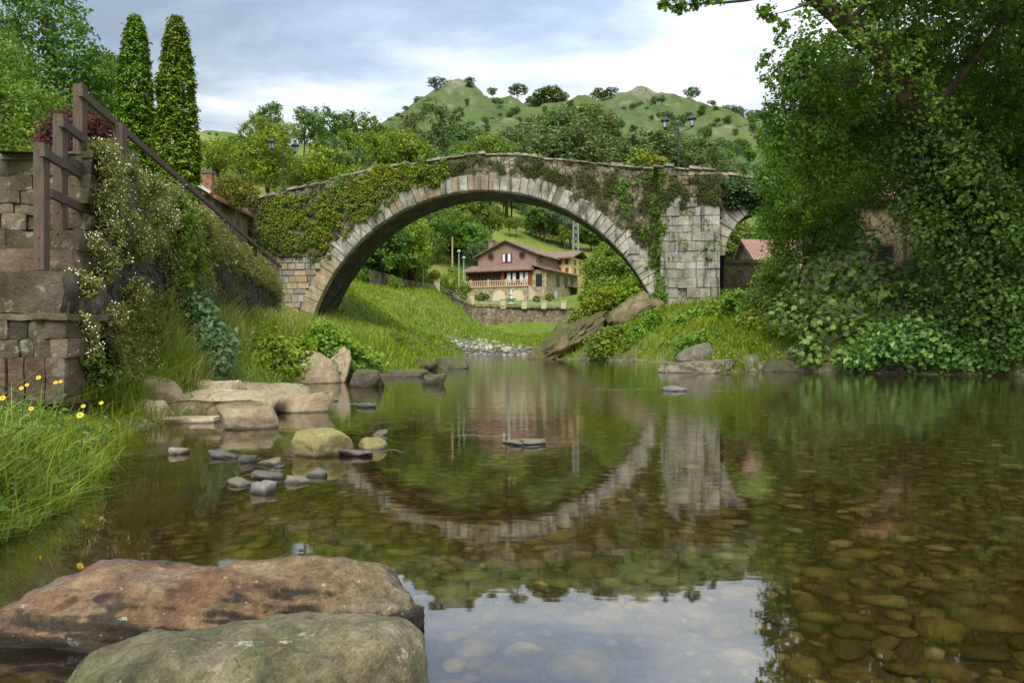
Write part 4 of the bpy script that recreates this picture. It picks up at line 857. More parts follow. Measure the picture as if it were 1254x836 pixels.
# gravel bar upstream
rg = np.random.default_rng(77)
ch = []
for k in range(620):
    D = rg.uniform(60, 84); x = rg.normal(PXX(605, D), 1.9); s = rg.uniform(0.08, 0.30); z = G1(x, D)
    if z < -0.1: continue
    v, f = ICO[1]; ch.append((v * (1 + 0.2 * fbm(v + k, 2, k)[:, None]) * (s, s * 0.8, s * 0.5) + (x, D, z + s * 0.2), f, np.full(len(v), rg.random())))
def shingle_mat():
    b = NB('pale shingle'); c = b.ramp(b.attr('tint'), [(0, (0.14, 0.12, 0.09)), (0.5, (0.30, 0.27, 0.21)), (1, (0.46, 0.43, 0.36))]); return b.done(b.bsdf(c, 0.85))
solo('gravel_bar', ch, shingle_mat(), 'pale shingle bar across the river beyond the arch', 'gravel', (0, 70, 0), kind='stuff', smooth=True)

# ------------------------------------------------------------------ the house beyond the arch
BRK = plain('brown brick render', (0.25, 0.165, 0.13), 0.85, 0.4, 3.0)
STW = stone_mat('house rubble stone', (0.24, 0.19, 0.11), (0.36, 0.29, 0.18), (0.46, 0.40, 0.28), 1.2, bump=0.6, bscale=4, cell=2.2, rnd=0, dist=0.03)
CRM = plain('cream render', (0.60, 0.46, 0.20), 0.8, 0.2)
SAND = plain('buff dressed stone', (0.44, 0.37, 0.24), 0.8, 0.3)
TIM = plain('red brown joinery', (0.17, 0.06, 0.026), 0.55, 0.3)
WHT = plain('white curtain', (0.62, 0.66, 0.64), 0.7, 0.1)
def tile_mat(c1, c2, ax):
    b = NB('clay roof tiles'); p = b.pos(); r = b.mapping(p, (1, 1, 1), (0, 0, 0), (0, 0, ax)); w = b.n('ShaderNodeTexWave'); w.wave_type = 'BANDS'; w.bands_direction = 'X'; b.set(w, 'Vector', r); b.set(w, 'Scale', 1.3); b.set(w, 'Distortion', 0.6)
    c = b.ramp(b.noise(p, 1.8, 5, 0.7), [(0.3, c1), (0.7, c2)]); c = b.mix(0.6, c, b.ramp(w.outputs[1], [(0.0, 0.45), (0.6, 1.2)]), 'MULTIPLY'); return b.done(b.bsdf(c, 0.85, b.bump(w.outputs[1], 0.8, 0.08)))
def pane_mat():
    b = NB('dark window glass'); return b.done(b.bsdf((0.025, 0.03, 0.032), 0.08, None, 0.6))
PANE = pane_mat()
HPS = R(25); HU = np.array((math.cos(HPS), -math.sin(HPS))); HW = np.array((math.sin(HPS), math.cos(HPS))); HC = np.array((PXX(650, 140), 140.0)); HZ = 8.9
def hp(u, w, z): u, w, z = np.broadcast_arrays(np.asarray(u, float), w, z); q = HC + u[..., None] * HU + w[..., None] * HW; return np.stack([q[..., 0], q[..., 1], z], -1)
def hb(u0, u1, w0, w1, z0, z1): v, f = box(u0, u1, w0, w1, z0, z1); return hp(v[:, 0], v[:, 1], v[:, 2]), f
ROOF = tile_mat((0.13, 0.08, 0.06), (0.27, 0.18, 0.135), HPS)
house = thing('riverside_house', 'large two storey stone and brown brick house beyond the arch', 'house', (*HC, HZ - 1))
LF = 13.4
zT, zE, zR, zG = HZ + 2.1, HZ + 5.2, HZ + 6.2, HZ + 8.1
def hpart(name, ch, m, par=None): return part(name, ch, m, par or house)
hpart('base_wall', [hb(-LF, -0.05, 0.4, 3.5, HZ - 1.5, zT)], STW)
hpart('terrace_wall', [hb(-LF - 1.2, 0.1, -1.6, 0.4, HZ - 1.5, zT - 0.1)], STW); hpart('terrace_slab', [hb(-LF - 1.35, 0.2, -1.75, 0.5, zT - 0.1, zT + 0.08)], SAND)
def arch_part(u, wd, z0, h, m, name, w):
    an = np.linspace(0, math.pi, 13); o = np.array([(u - wd / 2, z0)] + [(u - wd / 2 * math.cos(a), z0 + h - wd / 2 + wd / 2 * math.sin(a)) for a in an] + [(u + wd / 2, z0)])
    V = np.concatenate([hp(o[:, 0], w, o[:, 1]), hp(o[:, 0], w + 0.3, o[:, 1])]); n = len(o); return hpart(name, [(V[:n], np.arange(n)[None, :]), (V, np.array([(i, i + n, (i + 1) % n + n, (i + 1) % n) for i in range(n)]))], m)
for u in (-5.4, -1.9): arch_part(u, 2.5, HZ - 0.9, 2.3, plain('pale arch infill', (0.55, 0.46, 0.30), 0.8, 0.2), 'blind_arch', -1.66); 
arch_part(-8.9, 1.4, HZ - 0.9, 2.0, PANE, 'cellar_window', -1.64)
bal = hpart('balustrade', [hb(-LF - 1.3, 0.1, -1.66, -1.46, zT + 0.95, zT + 1.1)], SAND)
for k in range(34):
    u = -LF - 1.2 + (LF + 1.2) * k / 33
    if k % 8 == 0: hpart('pillar', [hb(u - 0.17, u + 0.17, -1.73, -1.39, zT + 0.08, zT + 1.3)], SAND, bal)
    else: hpart('baluster', [hb(u - 0.07, u + 0.07, -1.63, -1.49, zT + 0.08, zT + 0.95)], SAND, bal)
hpart('gallery_wall', [hb(-LF, -6.0, 1.0, 3.4, zT, zT + 0.9), hb(-LF, -LF + 0.35, 0.9, 3.4, zT, zE), hb(-6.3, -5.6, 0.9, 3.4, zT, zE), hb(-5.6, -0.2, 0.85, 3.4, zT, zT + 0.7), hb(-0.9, -0.1, 0.8, 3.4, zT, zE), hb(-LF, -0.1, 0.95, 3.4, zE - 0.35, zE)], TIM)
hpart('gallery_back', [hb(-LF, -0.3, 2.6, 3.45, zT, zR)], BRK)
for k in range(9):
    u = -LF + 0.75 + k * 0.76; f = hpart('gallery_window', [hb(u, u + 0.6, 1.15, 1.25, zT + 0.95, zE - 0.4)], TIM); hpart('pane', [hb(u + 0.1, u + 0.5, 1.12, 1.16, zT + 1.05, zE - 0.55)], PANE, f)
for u, wd in ((-5.2, 2.0), (-2.7, 1.9)):
    f = hpart('window', [hb(u, u + wd, 1.0, 1.1, zT + 0.75, zE - 0.4)], TIM)
    hpart('pane', [hb(u + 0.12, u + wd - 0.12, 0.96, 1.01, zT + 0.85, zE - 0.5)], PANE, f); hpart('curtain', [hb(u + 0.15, u + wd * 0.42, 0.93, 0.965, zT + 0.85, zE - 0.55), hb(u + wd * 0.62, u + wd - 0.15, 0.93, 0.965, zT + 0.85, zE - 0.55)], WHT, f)
def roof_quad(c, th=0.22):
    c = np.array(c, float); lo = c - (0, 0, th); V = np.concatenate([c, lo]); return V, np.array([(0, 1, 2, 3), (7, 6, 5, 4), (0, 4, 5, 1), (1, 5, 6, 2), (2, 6, 7, 3), (3, 7, 4, 0)])
hpart('lower_roof', [roof_quad([hp(-LF - 0.7, 0.1, zE), hp(0.4, 0.1, zE), hp(0.1, 3.0, zR + 0.2), hp(-LF, 3.0, zR + 0.2)])], ROOF)
# upper storey with its gable to the front
g0, g1, gw0, gw1 = -11.9, -0.2, 2.8, 15.5; gm_ = (g0 + g1) / 2; zGa = zG + 2.5
pv = np.array([(g0, zE), (g1, zE), (g1, zG), (gm_, zGa), (g0, zG)])
gv_ = np.concatenate([hp(pv[:, 0], gw0, pv[:, 1]), hp(pv[:, 0], gw1, pv[:, 1])])
hpart('upper_wall', [(gv_, np.array([(0, 1, 2, 3, 4)])), (gv_, np.array([(9, 8, 7, 6, 5)])), (gv_, np.array([(1, 6, 7, 2), (0, 4, 9, 5)]))], BRK)
sl = 2.5 / ((g1 - g0) / 2); ov = 0.7
rf_ = hpart('gable_roof', [roof_quad([hp(g0 - ov, gw0 - 0.7, zG - ov * sl + 0.25), hp(gm_, gw0 - 0.7, zGa + 0.25), hp(gm_, gw1 + 0.4, zGa + 0.25), hp(g0 - ov, gw1 + 0.4, zG - ov * sl + 0.25)]), roof_quad([hp(gm_, gw0 - 0.7, zGa + 0.252), hp(g1 + ov, gw0 - 0.7, zG - ov * sl + 0.252), hp(g1 + ov, gw1 + 0.4, zG - ov * sl + 0.252), hp(gm_, gw1 + 0.4, zGa + 0.252)])], ROOF)
chm = hpart('chimney', [hb(-10.4, -9.6, 4.2, 5.0, zG, zGa + 0.5), hb(-10.55, -9.45, 4.05, 5.15, zGa + 0.5, zGa + 0.7)], BRK, rf_)
for u in (-9.2, -2.9):
    q = [hp(u + r_ * math.cos(a), w_, zG - 0.15 + r_ * math.sin(a)) for w_, r_ in ((gw0 - 0.08, 0.72), (gw0 - 0.08, 0.5)) for a in np.arange(16) * math.pi / 8]; q = np.array(q)
    f = hpart('round_window', [(q, np.array([(i, (i + 1) % 16, 16 + (i + 1) % 16, 16 + i) for i in range(16)]))], TIM); hpart('pane', [(q[16:] + (0, 0.02, 0), np.arange(16)[None, :])], PANE, f)
f = hpart('window', [hb(-7.0, -4.9, gw0 - 0.07, gw0 + 0.1, zR + 0.55, zG + 0.35)], TIM); hpart('pane', [hb(-6.8, -5.1, gw0 - 0.1, gw0 - 0.06, zR + 0.7, zG + 0.2)], PANE, f); hpart('curtain', [hb(-6.75, -6.3, gw0 - 0.13, gw0 - 0.095, zR + 0.7, zG + 0.2), hb(-5.75, -5.2, gw0 - 0.13, gw0 - 0.095, zR + 0.7, zG + 0.2)], WHT, f)
f = hpart('window', [hb(g1 - 0.05, g1 + 0.06, 4.3, 6.0, zR + 0.5, zG - 0.1)], TIM); hpart('pane', [hb(g1 + 0.05, g1 + 0.09, 4.45, 5.85, zR + 0.6, zG - 0.2)], PANE, f)
# stone wing on the right side
hpart('wing_wall', [hb(-0.1, 2.6, 0.9, 16.5, HZ - 1.5, zE - 0.1)], STW)
hpart('wing_roof', [roof_quad([hp(-0.3, 0.3, zR - 0.1), hp(3.3, 0.3, zE - 0.15), hp(3.3, 17.0, zE - 0.15), hp(-0.3, 17.0, zR - 0.1)])], ROOF)
for w_ in (5.5, 9.6, 12.8):
    f = hpart('window', [hb(2.58, 2.68, w_, w_ + 1.5, zT + 0.3, zT + 2.3)], TIM); hpart('pane', [hb(2.67, 2.71, w_ + 0.15, w_ + 1.35, zT + 0.45, zT + 2.15)], PANE, f)
d_ = hpart('door', [hb(2.58, 2.68, 4.6, 6.1, HZ - 0.6, HZ + 1.5)], plain('pale door', (0.45, 0.48, 0.5), 0.5, 0.1)); hpart('window', [hb(0.6, 1.8, 0.82, 0.9, zT, zT + 2.2)], PANE)
# rear block: ridge to the right, cream end wall
r0, r1, rw0, rw1 = -4.0, 2.3, 13.5, 22.0; zRe = zG + 0.4
hpart('rear_wall', [hb(r0, r1 - 0.4, rw0 + 0.5, rw1, zE - 1, zRe)], BRK)
rc = hpart('cream_wall', [hb(r1 - 0.4, r1, rw0 + 0.4, rw1 + 0.1, HZ - 1.5, zRe), hb(r1 - 3.0, r1 - 0.38, rw0 + 0.38, rw0 + 0.52, HZ - 1.5, zRe)], CRM)
hpart('rear_roof', [roof_quad([hp(r0 - 1, rw0 - 0.8, zRe - 0.1), hp(r1 + 0.9, rw0 - 0.8, zRe - 0.1), hp(r1 + 0.9, (rw0 + rw1) / 2, zRe + 1.5), hp(r0 - 1, (rw0 + rw1) / 2, zRe + 1.5)]), roof_quad([hp(r0 - 1, (rw0 + rw1) / 2, zRe + 1.502), hp(r1 + 0.9, (rw0 + rw1) / 2, zRe + 1.502), hp(r1 + 0.9, rw1 + 0.8, zRe - 0.1), hp(r0 - 1, rw1 + 0.8, zRe - 0.1)])], ROOF)
for u in (-0.6, 0.9):
    for z in (zR - 0.7, zR + 0.9): hpart('window', [hb(u + 0.2, u + 0.9, rw0 + 0.33, rw0 + 0.4, z, z + 1.0)], TIM)
for z in (zR - 0.7, zR + 0.9):
    for w_ in (15.5, 18.5): hpart('window', [hb(r1 - 0.02, r1 + 0.04, w_, w_ + 0.9, z, z + 1.0)], TIM)
hpart('porch_roof', [roof_quad([hp(2.5, 11.5, zT + 0.9), hp(6.5, 11.5, zT + 0.1), hp(6.5, 16.5, zT + 0.1), hp(2.5, 16.5, zT + 0.9)])], ROOF)
for w_ in (11.9, 16.0): hpart('porch_post', [hb(6.0, 6.25, w_, w_ + 0.25, HZ - 1.5, zT + 0.1)], TIM)
stair = hpart('terrace_stair', [hb(0.2 + k * 0.3, 0.5 + k * 0.3, -1.5, -0.3, HZ - 1.5, zT - 0.1 - k * 0.32) for k in range(7)], SAND)

# garden retaining wall with its pillars
RET = stone_mat('garden wall rubble', (0.13, 0.105, 0.07), (0.22, 0.18, 0.125), (0.33, 0.285, 0.21), 1.0, moss=0.4, bump=0.8, bscale=3, cell=1.9, rnd=0, dist=0.05, streak=0.35)
gw = thing('garden_wall', 'rough stone retaining wall with pillars below the house garden', 'wall', P(640, 396, 129))
def ribbon(pl, th, name, m, par):
    """pl: (px, top row, bottom row, D)"""
    A = [P(a, t, D) for a, t, b, D in pl]; B_ = [P(a, b, D) for a, t, b, D in pl]; n = len(pl); V = np.array(A + B_ + [q + (0, th, 0) for q in A] + [q + (0, th, 0) for q in B_])
    Fq = []
    for i in range(n - 1): Fq += [(i + n, i + n + 1, i + 1, i), (i, i + 1, i + 1 + 2 * n, i + 2 * n)]
    Fq += [(0, 2 * n, 3 * n, n), (n - 1, 2 * n - 1, 4 * n - 1, 3 * n - 1)]
    return part(name, [(V, np.array(Fq))], m, par)
ribbon([(532, 356, 380, 118), (545, 361, 385, 121), (560, 367, 391, 125), (578, 374, 396, 129), (620, 376, 402, 129.5), (660, 377, 402, 130), (712, 378, 402, 130)], 0.6, 'face', RET, gw)
ribbon([(533, 354.5, 357, 117.9), (545, 359.5, 362, 120.9), (560, 365.5, 368, 124.9), (578, 372.5, 375, 128.9), (712, 376.6, 378.6, 129.9)], 0.7, 'capping', RET, gw)
for px, t in ((535, 344), (578, 361), (616, 367), (642, 368), (666, 369), (690, 369)):
    D = 118 if px < 540 else 129.3; q = P(px, t, D); part('pillar', [box(q[0] - 0.42, q[0] + 0.42, q[1] - 0.1, q[1] + 0.7, q[2] - (378 - t) / F * D, q[2]), box(q[0] - 0.5, q[0] + 0.5, q[1] - 0.18, q[1] + 0.78, q[2] - 0.002, q[2] + 0.14)], SAND, gw)
PIPE = plain('grey steel', (0.35, 0.37, 0.37), 0.45, 0.2, 8, 0.3)
for a, b, da, db in ((578, 616, 129.4, 129.4), (616, 642, 129.4, 129.4), (642, 666, 129.4, 129.4), (666, 690, 129.4, 129.4), (536, 577, 118.2, 129.2)):
    y0, y1 = (371, 371) if a > 570 else (350, 367); part('rail', tube([P(a, y0, da), P(b, y1, db)], 0.05, 6), PIPE, gw); part('rail', tube([P(a, y0 + 3, da), P(b, y1 + 3, db)], 0.04, 6), PIPE, gw)
tw = thing('lane_wall', 'older stone wall climbing the slope left of the garden', 'wall', P(495, 355, 110))
ribbon([(452, 330, 354, 100), (470, 334, 357, 104), (505, 344, 362, 110), (533, 349, 372, 117)], 0.7, 'face', RET, tw)
def lampost(px, yt, yb, D, label, m):
    t = thing('lane_lamp', label, 'street lamp', P(px, yb, D)); part('pole', tube([P(px, yb + 3, D), P(px, yt, D)], (0.09, 0.06), 8), m, t); q = P(px, yt, D); part('lamp_head', lathe([(0.05, q[2] - 0.1), (0.30, q[2] + 0.05), (0.32, q[2] + 0.25), (0.1, q[2] + 0.4), (0, q[2] + 0.42)], q[0], q[1], 8), m, t)
LG = plain('pale green lamp paint', (0.30, 0.42, 0.36), 0.5, 0.1)
lampost(518, 307, 352, 112, 'pale green lamp post by the lane wall, leftmost', LG); lampost(562, 309, 346, 128, 'pale green lamp post nearest the house terrace', LG); lampost(568, 317, 345, 138, 'short pale lamp post just left of the house', LG)
up_ = thing('utility_pole', 'plain wooden utility pole left of the house', 'pole', P(554, 345, 140)); part('shaft', tube([P(554, 350, 140), P(554, 290, 140)], (0.17, 0.12), 8), plain('pale timber pole', (0.36, 0.30, 0.15), 0.8), up_); part('crossarm', [beam(P(551, 293, 140), P(557, 293, 140), 0.1, 0.12)], IRON, up_)
def pylon(px, yt, yb, D, w, label):
    t = thing('lattice_pylon', label, 'pylon', P(px, yb, D)); z0, z1 = PZ(yb, D), PZ(yt, D); x, y = PXX(px, D), D; n = 9; st = [z0 + (z1 - z0) * k / n for k in range(n + 1)]; cs = []
    for sx in (-1, 1):
        for sy in (-1, 1): part('leg', [beam((x + sx * w, y + sy * w, z0), (x + sx * w * 0.75, y + sy * w * 0.75, z1), 0.14, 0.14)], PIPE, t)
    for k in range(n):
        for s in (-1, 1):
            for fy in (-1, 1): cs.append(beam((x - s * w * 0.95, y + fy * w * 0.9, st[k]), (x + s * w * 0.9, y + fy * w * 0.9, st[k + 1]), 0.07, 0.07))
    part('bracing', cs, PIPE, t)
pylon(705, 272, 345, 190, 0.75, 'grey lattice pylon just right of the house'); pylon(726, 283, 345, 205, 0.6, 'shorter grey lattice pylon right of the first pylon')
ft = thing('garden_fountain', 'pale tiered garden fountain in front of the house terrace', 'fountain', P(626, 372, 134))
q = P(626, 372, 134); part('basin', lathe([(0.5, q[2]), (0.3, q[2] + 0.4), (0.9, q[2] + 0.8), (0.95, q[2] + 0.9), (0.2, q[2] + 0.95)], q[0], q[1], 12), WHT, ft); part('stem', lathe([(0.18, q[2] + 0.9), (0.12, q[2] + 1.5), (0.5, q[2] + 1.7), (0.5, q[2] + 1.8), (0.1, q[2] + 1.85), (0.08, q[2] + 2.3), (0, q[2] + 2.4)], q[0], q[1], 12), WHT, ft)

# ------------------------------------------------------------------ smaller buildings
def plain_house(name, label, x0, x1, y0, y1, z0, zw, zr, axis, wm, rm, ov=0.4):
    t = thing(name, label, 'house', ((x0 + x1) / 2, y0, z0)); xm, ym = (x0 + x1) / 2, (y0 + y1) / 2
    part('wall', [box(x0, x1, y0, y1, z0, zw)], wm, t)
    if axis == 'x':
        V = np.array([(x0, y0, zw), (x0, y1, zw), (x0, ym, zr), (x1, y0, zw), (x1, y1, zw), (x1, ym, zr)]); [part('gable', [(V[list(f_)], np.array([(0, 1, 2)]))], wm, t) for f_ in ((0, 1, 2), (3, 5, 4))]
        k = (zr - zw) / (ym - y0); r = part('roof', [roof_quad([(x0 - ov, y0 - ov, zw - ov * k + .2), (x1 + ov, y0 - ov, zw - ov * k + .2), (x1 + ov, ym, zr + .2), (x0 - ov, ym, zr + .2)], .2), roof_quad([(x0 - ov, ym, zr + .202), (x1 + ov, ym, zr + .202), (x1 + ov, y1 + ov, zw - ov * k + .2), (x0 - ov, y1 + ov, zw - ov * k + .2)], .2)], rm, t)
    else:
        V = np.array([(x0, y0, zw), (x1, y0, zw), (xm, y0, zr), (x0, y1, zw), (x1, y1, zw), (xm, y1, zr)]); [part('gable', [(V[list(f_)], np.array([(0, 1, 2)]))], wm, t) for f_ in ((0, 1, 2), (3, 5, 4))]
        k = (zr - zw) / (xm - x0); r = part('roof', [roof_quad([(x0 - ov, y0 - ov, zw - ov * k + .2), (xm, y0 - ov, zr + .2), (xm, y1 + ov, zr + .2), (x0 - ov, y1 + ov, zw - ov * k + .2)], .2), roof_quad([(xm, y0 - ov, zr + .202), (x1 + ov, y0 - ov, zw - ov * k + .202), (x1 + ov, y1 + ov, zw - ov * k + .202), (xm, y1 + ov, zr + .202)], .2)], rm, t)
    return t, r
RED = tile_mat((0.17, 0.07, 0.045), (0.33, 0.16, 0.11), 0); PINK = tile_mat((0.19, 0.095, 0.07), (0.30, 0.175, 0.135), 0)
WRN = plain('white wash', (0.62, 0.60, 0.56), 0.8, 0.2); BRKO = stone_mat('orange brick', (0.22, 0.10, 0.055), (0.33, 0.16, 0.09), (0.42, 0.23, 0.14), 3, bump=0.4, cell=6, rnd=0)
OLDW = stone_mat('old house masonry', (0.16, 0.12, 0.08), (0.27, 0.21, 0.15), (0.38, 0.32, 0.25), 1.2, bump=0.7, cell=2.5, rnd=0, streak=0.3)
t, r = plain_house('tiled_cottage', 'low cottage with brown tiled roof below the cypresses', PXX(150, 48), PXX(262, 48), 48, 55, 6.0, PZ(242, 48), PZ(222, 51.5), 'y', OLDW, RED)
D_ = 47.6; c_ = part('chimney', [box(PXX(247, D_), PXX(259, D_), D_, D_ + 0.55, PZ(238, D_), PZ(212, D_))], BRKO, r); part('chimney_cap', [box(PXX(246, D_), PXX(260, D_), D_ - 0.05, D_ + 0.6, PZ(212, D_), PZ(208, D_))], plain('grey slate cap', (0.12, 0.12, 0.12)), c_)
part('barge_board', [beam(P(224, 215, 47.5), P(258, 236, 47.5), 0.12, 0.16)], WRN, r)
t, r = plain_house('riverside_cottage', 'cottage with salmon tiled roof half hidden behind the right arch', PXX(932, 60), PXX(1010, 60), 60, 68, 2.0, PZ(326, 60), PZ(296, 64), 'x', OLDW, PINK)
part('window', [box(PXX(925, 59.9), PXX(934, 59.9), 59.9, 60.1, PZ(345, 60), PZ(325, 60))], PANE, t); part('window', [box(PXX(945, 59.9), PXX(953, 59.9), 59.9, 60.1, PZ(345, 60), PZ(325, 60))], PANE, t)
yw = thing('yard_wall', 'rough stone yard wall seen through the side arch', 'wall', P(905, 365, 56)); part('face', [box(PXX(878, 56), PXX(948, 56), 56, 56.5, 1.5, PZ(322, 56))], STW, yw); part('capping', [box(PXX(877, 56), PXX(949, 56), 55.9, 56.6, PZ(322, 56), PZ(318, 56))], COPE, yw)
t, r = plain_house('old_stone_house', 'old stone house with red drainpipe glimpsed through the right foliage', PXX(1050, 42), PXX(1240, 42), 42, 50, 2.0, PZ(240, 42), PZ(200, 46), 'x', OLDW, RED)
part('drainpipe', tube([P(1109, 325, 41.85), P(1109, 242, 41.85)], 0.09, 8), plain('red brown pipe', (0.17, 0.055, 0.035), 0.5), t)
for a in (1072, 1140): f = part('window', [box(PXX(a, 42), PXX(a + 22, 42), 41.9, 42.1, PZ(330, 42), PZ(300, 42))], TIM, t); part('pane', [box(PXX(a + 2, 42), PXX(a + 20, 42), 41.86, 41.91, PZ(328, 42), PZ(302, 42))], PANE, f)

# ------------------------------------------------------------------ foliage materials
L_DARK = leaf_mat('dark oak leaf', ((0.053, 0.097, 0.015), (0.105, 0.179, 0.025), (0.189, 0.284, 0.042)), 0.25)
L_MID = leaf_mat('mid green leaf', ((0.075, 0.136, 0.016), (0.151, 0.245, 0.029), (0.263, 0.375, 0.047)), 0.3)
L_LITE = leaf_mat('light green leaf', ((0.121, 0.193, 0.022), (0.212, 0.318, 0.036), (0.332, 0.420, 0.059)), 0.35)
L_EUC = leaf_mat('eucalyptus leaf', ((0.087, 0.126, 0.044), (0.152, 0.205, 0.072), (0.252, 0.309, 0.116)), 0.25)
L_BLUE = leaf_mat('blue green leaf', ((0.053, 0.109, 0.046), (0.097, 0.179, 0.072), (0.169, 0.266, 0.106)), 0.25)
L_CYP = leaf_mat('cypress foliage', ((0.061, 0.126, 0.011), (0.131, 0.238, 0.019), (0.242, 0.382, 0.035)), 0.15)
L_RED = leaf_mat('purple red leaf', ((0.070, 0.018, 0.021), (0.131, 0.032, 0.035), (0.210, 0.061, 0.052)), 0.25)
L_YEL = leaf_mat('yellow green leaf', ((0.10, 0.12, 0.012), (0.19, 0.20, 0.020), (0.30, 0.28, 0.03)), 0.35)
L_IVY = leaf_mat('ivy leaf', ((0.049, 0.105, 0.014), (0.123, 0.210, 0.025), (0.271, 0.350, 0.042)), 0.25, 0.45)
L_CRP = leaf_mat('brown olive creeper', ((0.050, 0.048, 0.014), (0.078, 0.082, 0.022), (0.125, 0.125, 0.038)), 0.25)
L_FIG = leaf_mat('fig leaf', ((0.066, 0.151, 0.031), (0.129, 0.257, 0.048), (0.235, 0.391, 0.074)), 0.3, 0.42, 0.4)
L_YEL2 = leaf_mat('fresh yellow green leaf', ((0.13, 0.18, 0.016), (0.22, 0.27, 0.028), (0.32, 0.35, 0.05)), 0.4)
BARK = plain('grey brown bark', (0.085, 0.065, 0.045), 0.9, 0.7, 3.0, 0, 0.9, 0.2, (3, 3, 0.7))
BARKL = plain('pale smooth bark', (0.24, 0.21, 0.16), 0.85, 0.6, 3.0, 0, 0.6, 0.2, (2, 2, 0.6))
TRUNKM = stone_mat('ivy stained trunk bark', (0.025, 0.019, 0.011), (0.055, 0.040, 0.022), (0.12, 0.08, 0.042), 3.0, moss=0.6, mosscol=(0.05, 0.07, 0.012), bump=1.0, bscale=9, rnd=0, dist=0.04)

def branchwork(base, blobs, r0, rg, seg=7, frac=0.45):
    """a tapered trunk with a limb to each blob"""
    top = np.mean([b[0] for b in blobs], 0); fork = base + (top - base) * frac; ch = []
    tr = bez([base - (0, 0, 0.4), base + (fork - base) * 0.5 + rg.normal(size=3) * r0 * 0.5, fork], 5); ch += tube(tr, np.linspace(r0 * 1.25, r0 * 0.72, len(tr)), seg, True, 0.15)
    tr2 = bez([fork, fork + (top - fork) * 0.6 + rg.normal(size=3) * r0, top], 4); ch += tube(tr2, np.linspace(r0 * 0.7, r0 * 0.25, len(tr2)), max(5, seg - 2))
    for b in blobs:
        s = fork + (top - fork) * rg.uniform(0, 0.6); e = np.asarray(b[0]); mid = (s + e) / 2 + rg.normal(size=3) * r0 * 0.8 + (0, 0, r0); q = bez([s, mid, e], 4); ch += tube(q, np.linspace(r0 * 0.42, r0 * 0.10, len(q)), 5)
    return ch
def make_tree(name, label, base, blobs, nt, nl, tr, L, W, mat, seed, r0=0.25, bark=BARK, group=None, cat='tree', lo=0.62, hi=1.08, trunk=True, frac=0.45, up=0.5, fill=0.0):
    rg = np.random.default_rng(seed); base = np.asarray(base, float); t = thing(name, label, cat, base, group)
    if trunk: part('trunk', branchwork(base, blobs, r0, rg, 7, frac), bark, t, True)
    p, n = blob_points(blobs, nt, rg, lo, hi); ch = [tufts(p, n, nl, tr, L, W, rng=rg, up=up)]
    if fill: p, n = blob_points([(b[0], np.asarray(b[1]) * 0.6) for b in blobs], int(nt * fill), rg, 0.2, 1.0, inner=0.0); ch.append(tufts(p, n, nl, tr, L, W, rng=rg, up=up))
    part('crown', ch, mat, t)
    return t
def blobs_local(rg, n, rx, rz, zc, br):
    out = []
    for k in range(n):
        d = rg.normal(size=3); d = unit(d) * rg.uniform(0.35, 0.95); out.append(((d[0] * rx, d[1] * rx, zc + d[2] * rz), np.array((1, 1, 0.8)) * br * rg.uniform(0.75, 1.25)))
    return out

# far tree kinds, each about 12 m tall; copies share their meshes
KEEP = []
def proto(kind, seed, hi=False):
    rg = np.random.default_rng(seed)
    if kind == 'round': b = blobs_local(rg, 9, 2.8, 3.0, 7.2, 2.0); a = (170, 11, 0.55, 0.55, 0.40, L_DARK)
    elif kind == 'mid': b = blobs_local(rg, 9, 2.6, 3.4, 7.0, 1.9); a = (170, 11, 0.55, 0.52, 0.38, L_MID)
    elif kind == 'lite': b = blobs_local(rg, 9, 2.3, 3.6, 6.8, 1.7); a = (150, 11, 0.55, 0.50, 0.32, L_LITE)
    elif kind == 'blue': b = blobs_local(rg, 9, 3.0, 2.6, 6.8, 2.1); a = (160, 11, 0.55, 0.55, 0.40, L_BLUE)
    elif kind == 'euc':
        b = [((rg.normal() * 1.1, rg.normal() * 1.1, z), np.array((1, 1, 0.75)) * rg.uniform(1.1, 1.8)) for z in np.linspace(4.5, 11.2, 9)]; a = (150, 11, 0.5, 0.50, 0.26, L_EUC)
    elif kind == 'cone': b = [((0, 0, z), np.array((1, 1, 1.1)) * max(0.35, (12.3 - z) * 0.24)) for z in np.linspace(1.6, 11.5, 9)]; a = (170, 11, 0.4, 0.42, 0.28, L_MID)
    elif kind == 'bush': b = blobs_local(rg, 8, 3.6, 2.0, 3.2, 2.2); a = (150, 11, 0.5, 0.50, 0.38, L_MID)
    else: b = blobs_local(rg, 8, 3.6, 2.0, 3.2, 2.2); a = (150, 11, 0.5, 0.50, 0.38, L_LITE)
    if hi: a = (int(a[0] * 1.5), 15, a[2] * 0.85, a[3] * 0.66, a[4] * 0.66, a[5])
    t = make_tree({'euc': 'eucalyptus_tree', 'cone': 'conifer_tree', 'bush': 'bush', 'bushl': 'bush', 'round': 'oak_tree', 'blue': 'hedgerow_tree', 'lite': 'birch_tree'}.get(kind, 'broadleaf_tree'), 'x', (0, 0, 0), b, *a[:5], a[5], seed, 0.22 if kind != 'euc' else 0.16, BARKL if kind == 'euc' else BARK, frac=0.35, fill=0.15)
    hmax = max(float(np.asarray(q[0])[2] + np.broadcast_to(q[1], 3)[2]) for q in b)
    KEEP.append(t); return t, hmax
PR = {k: [proto(k, 900 + 17 * i + j) for j in range(2 if k in ('cone', 'bushl') else 3)] for i, k in enumerate(('round', 'mid', 'lite', 'blue', 'euc', 'cone', 'bush', 'bushl'))}
PRH = {k: [proto(k, 900 + 17 * i + j, True) for j in range(2 if k in ('cone', 'bushl') else 3)] for i, k in enumerate(('round', 'mid', 'lite', 'blue', 'euc', 'cone', 'bush', 'bushl'))}
trg = np.random.default_rng(4)
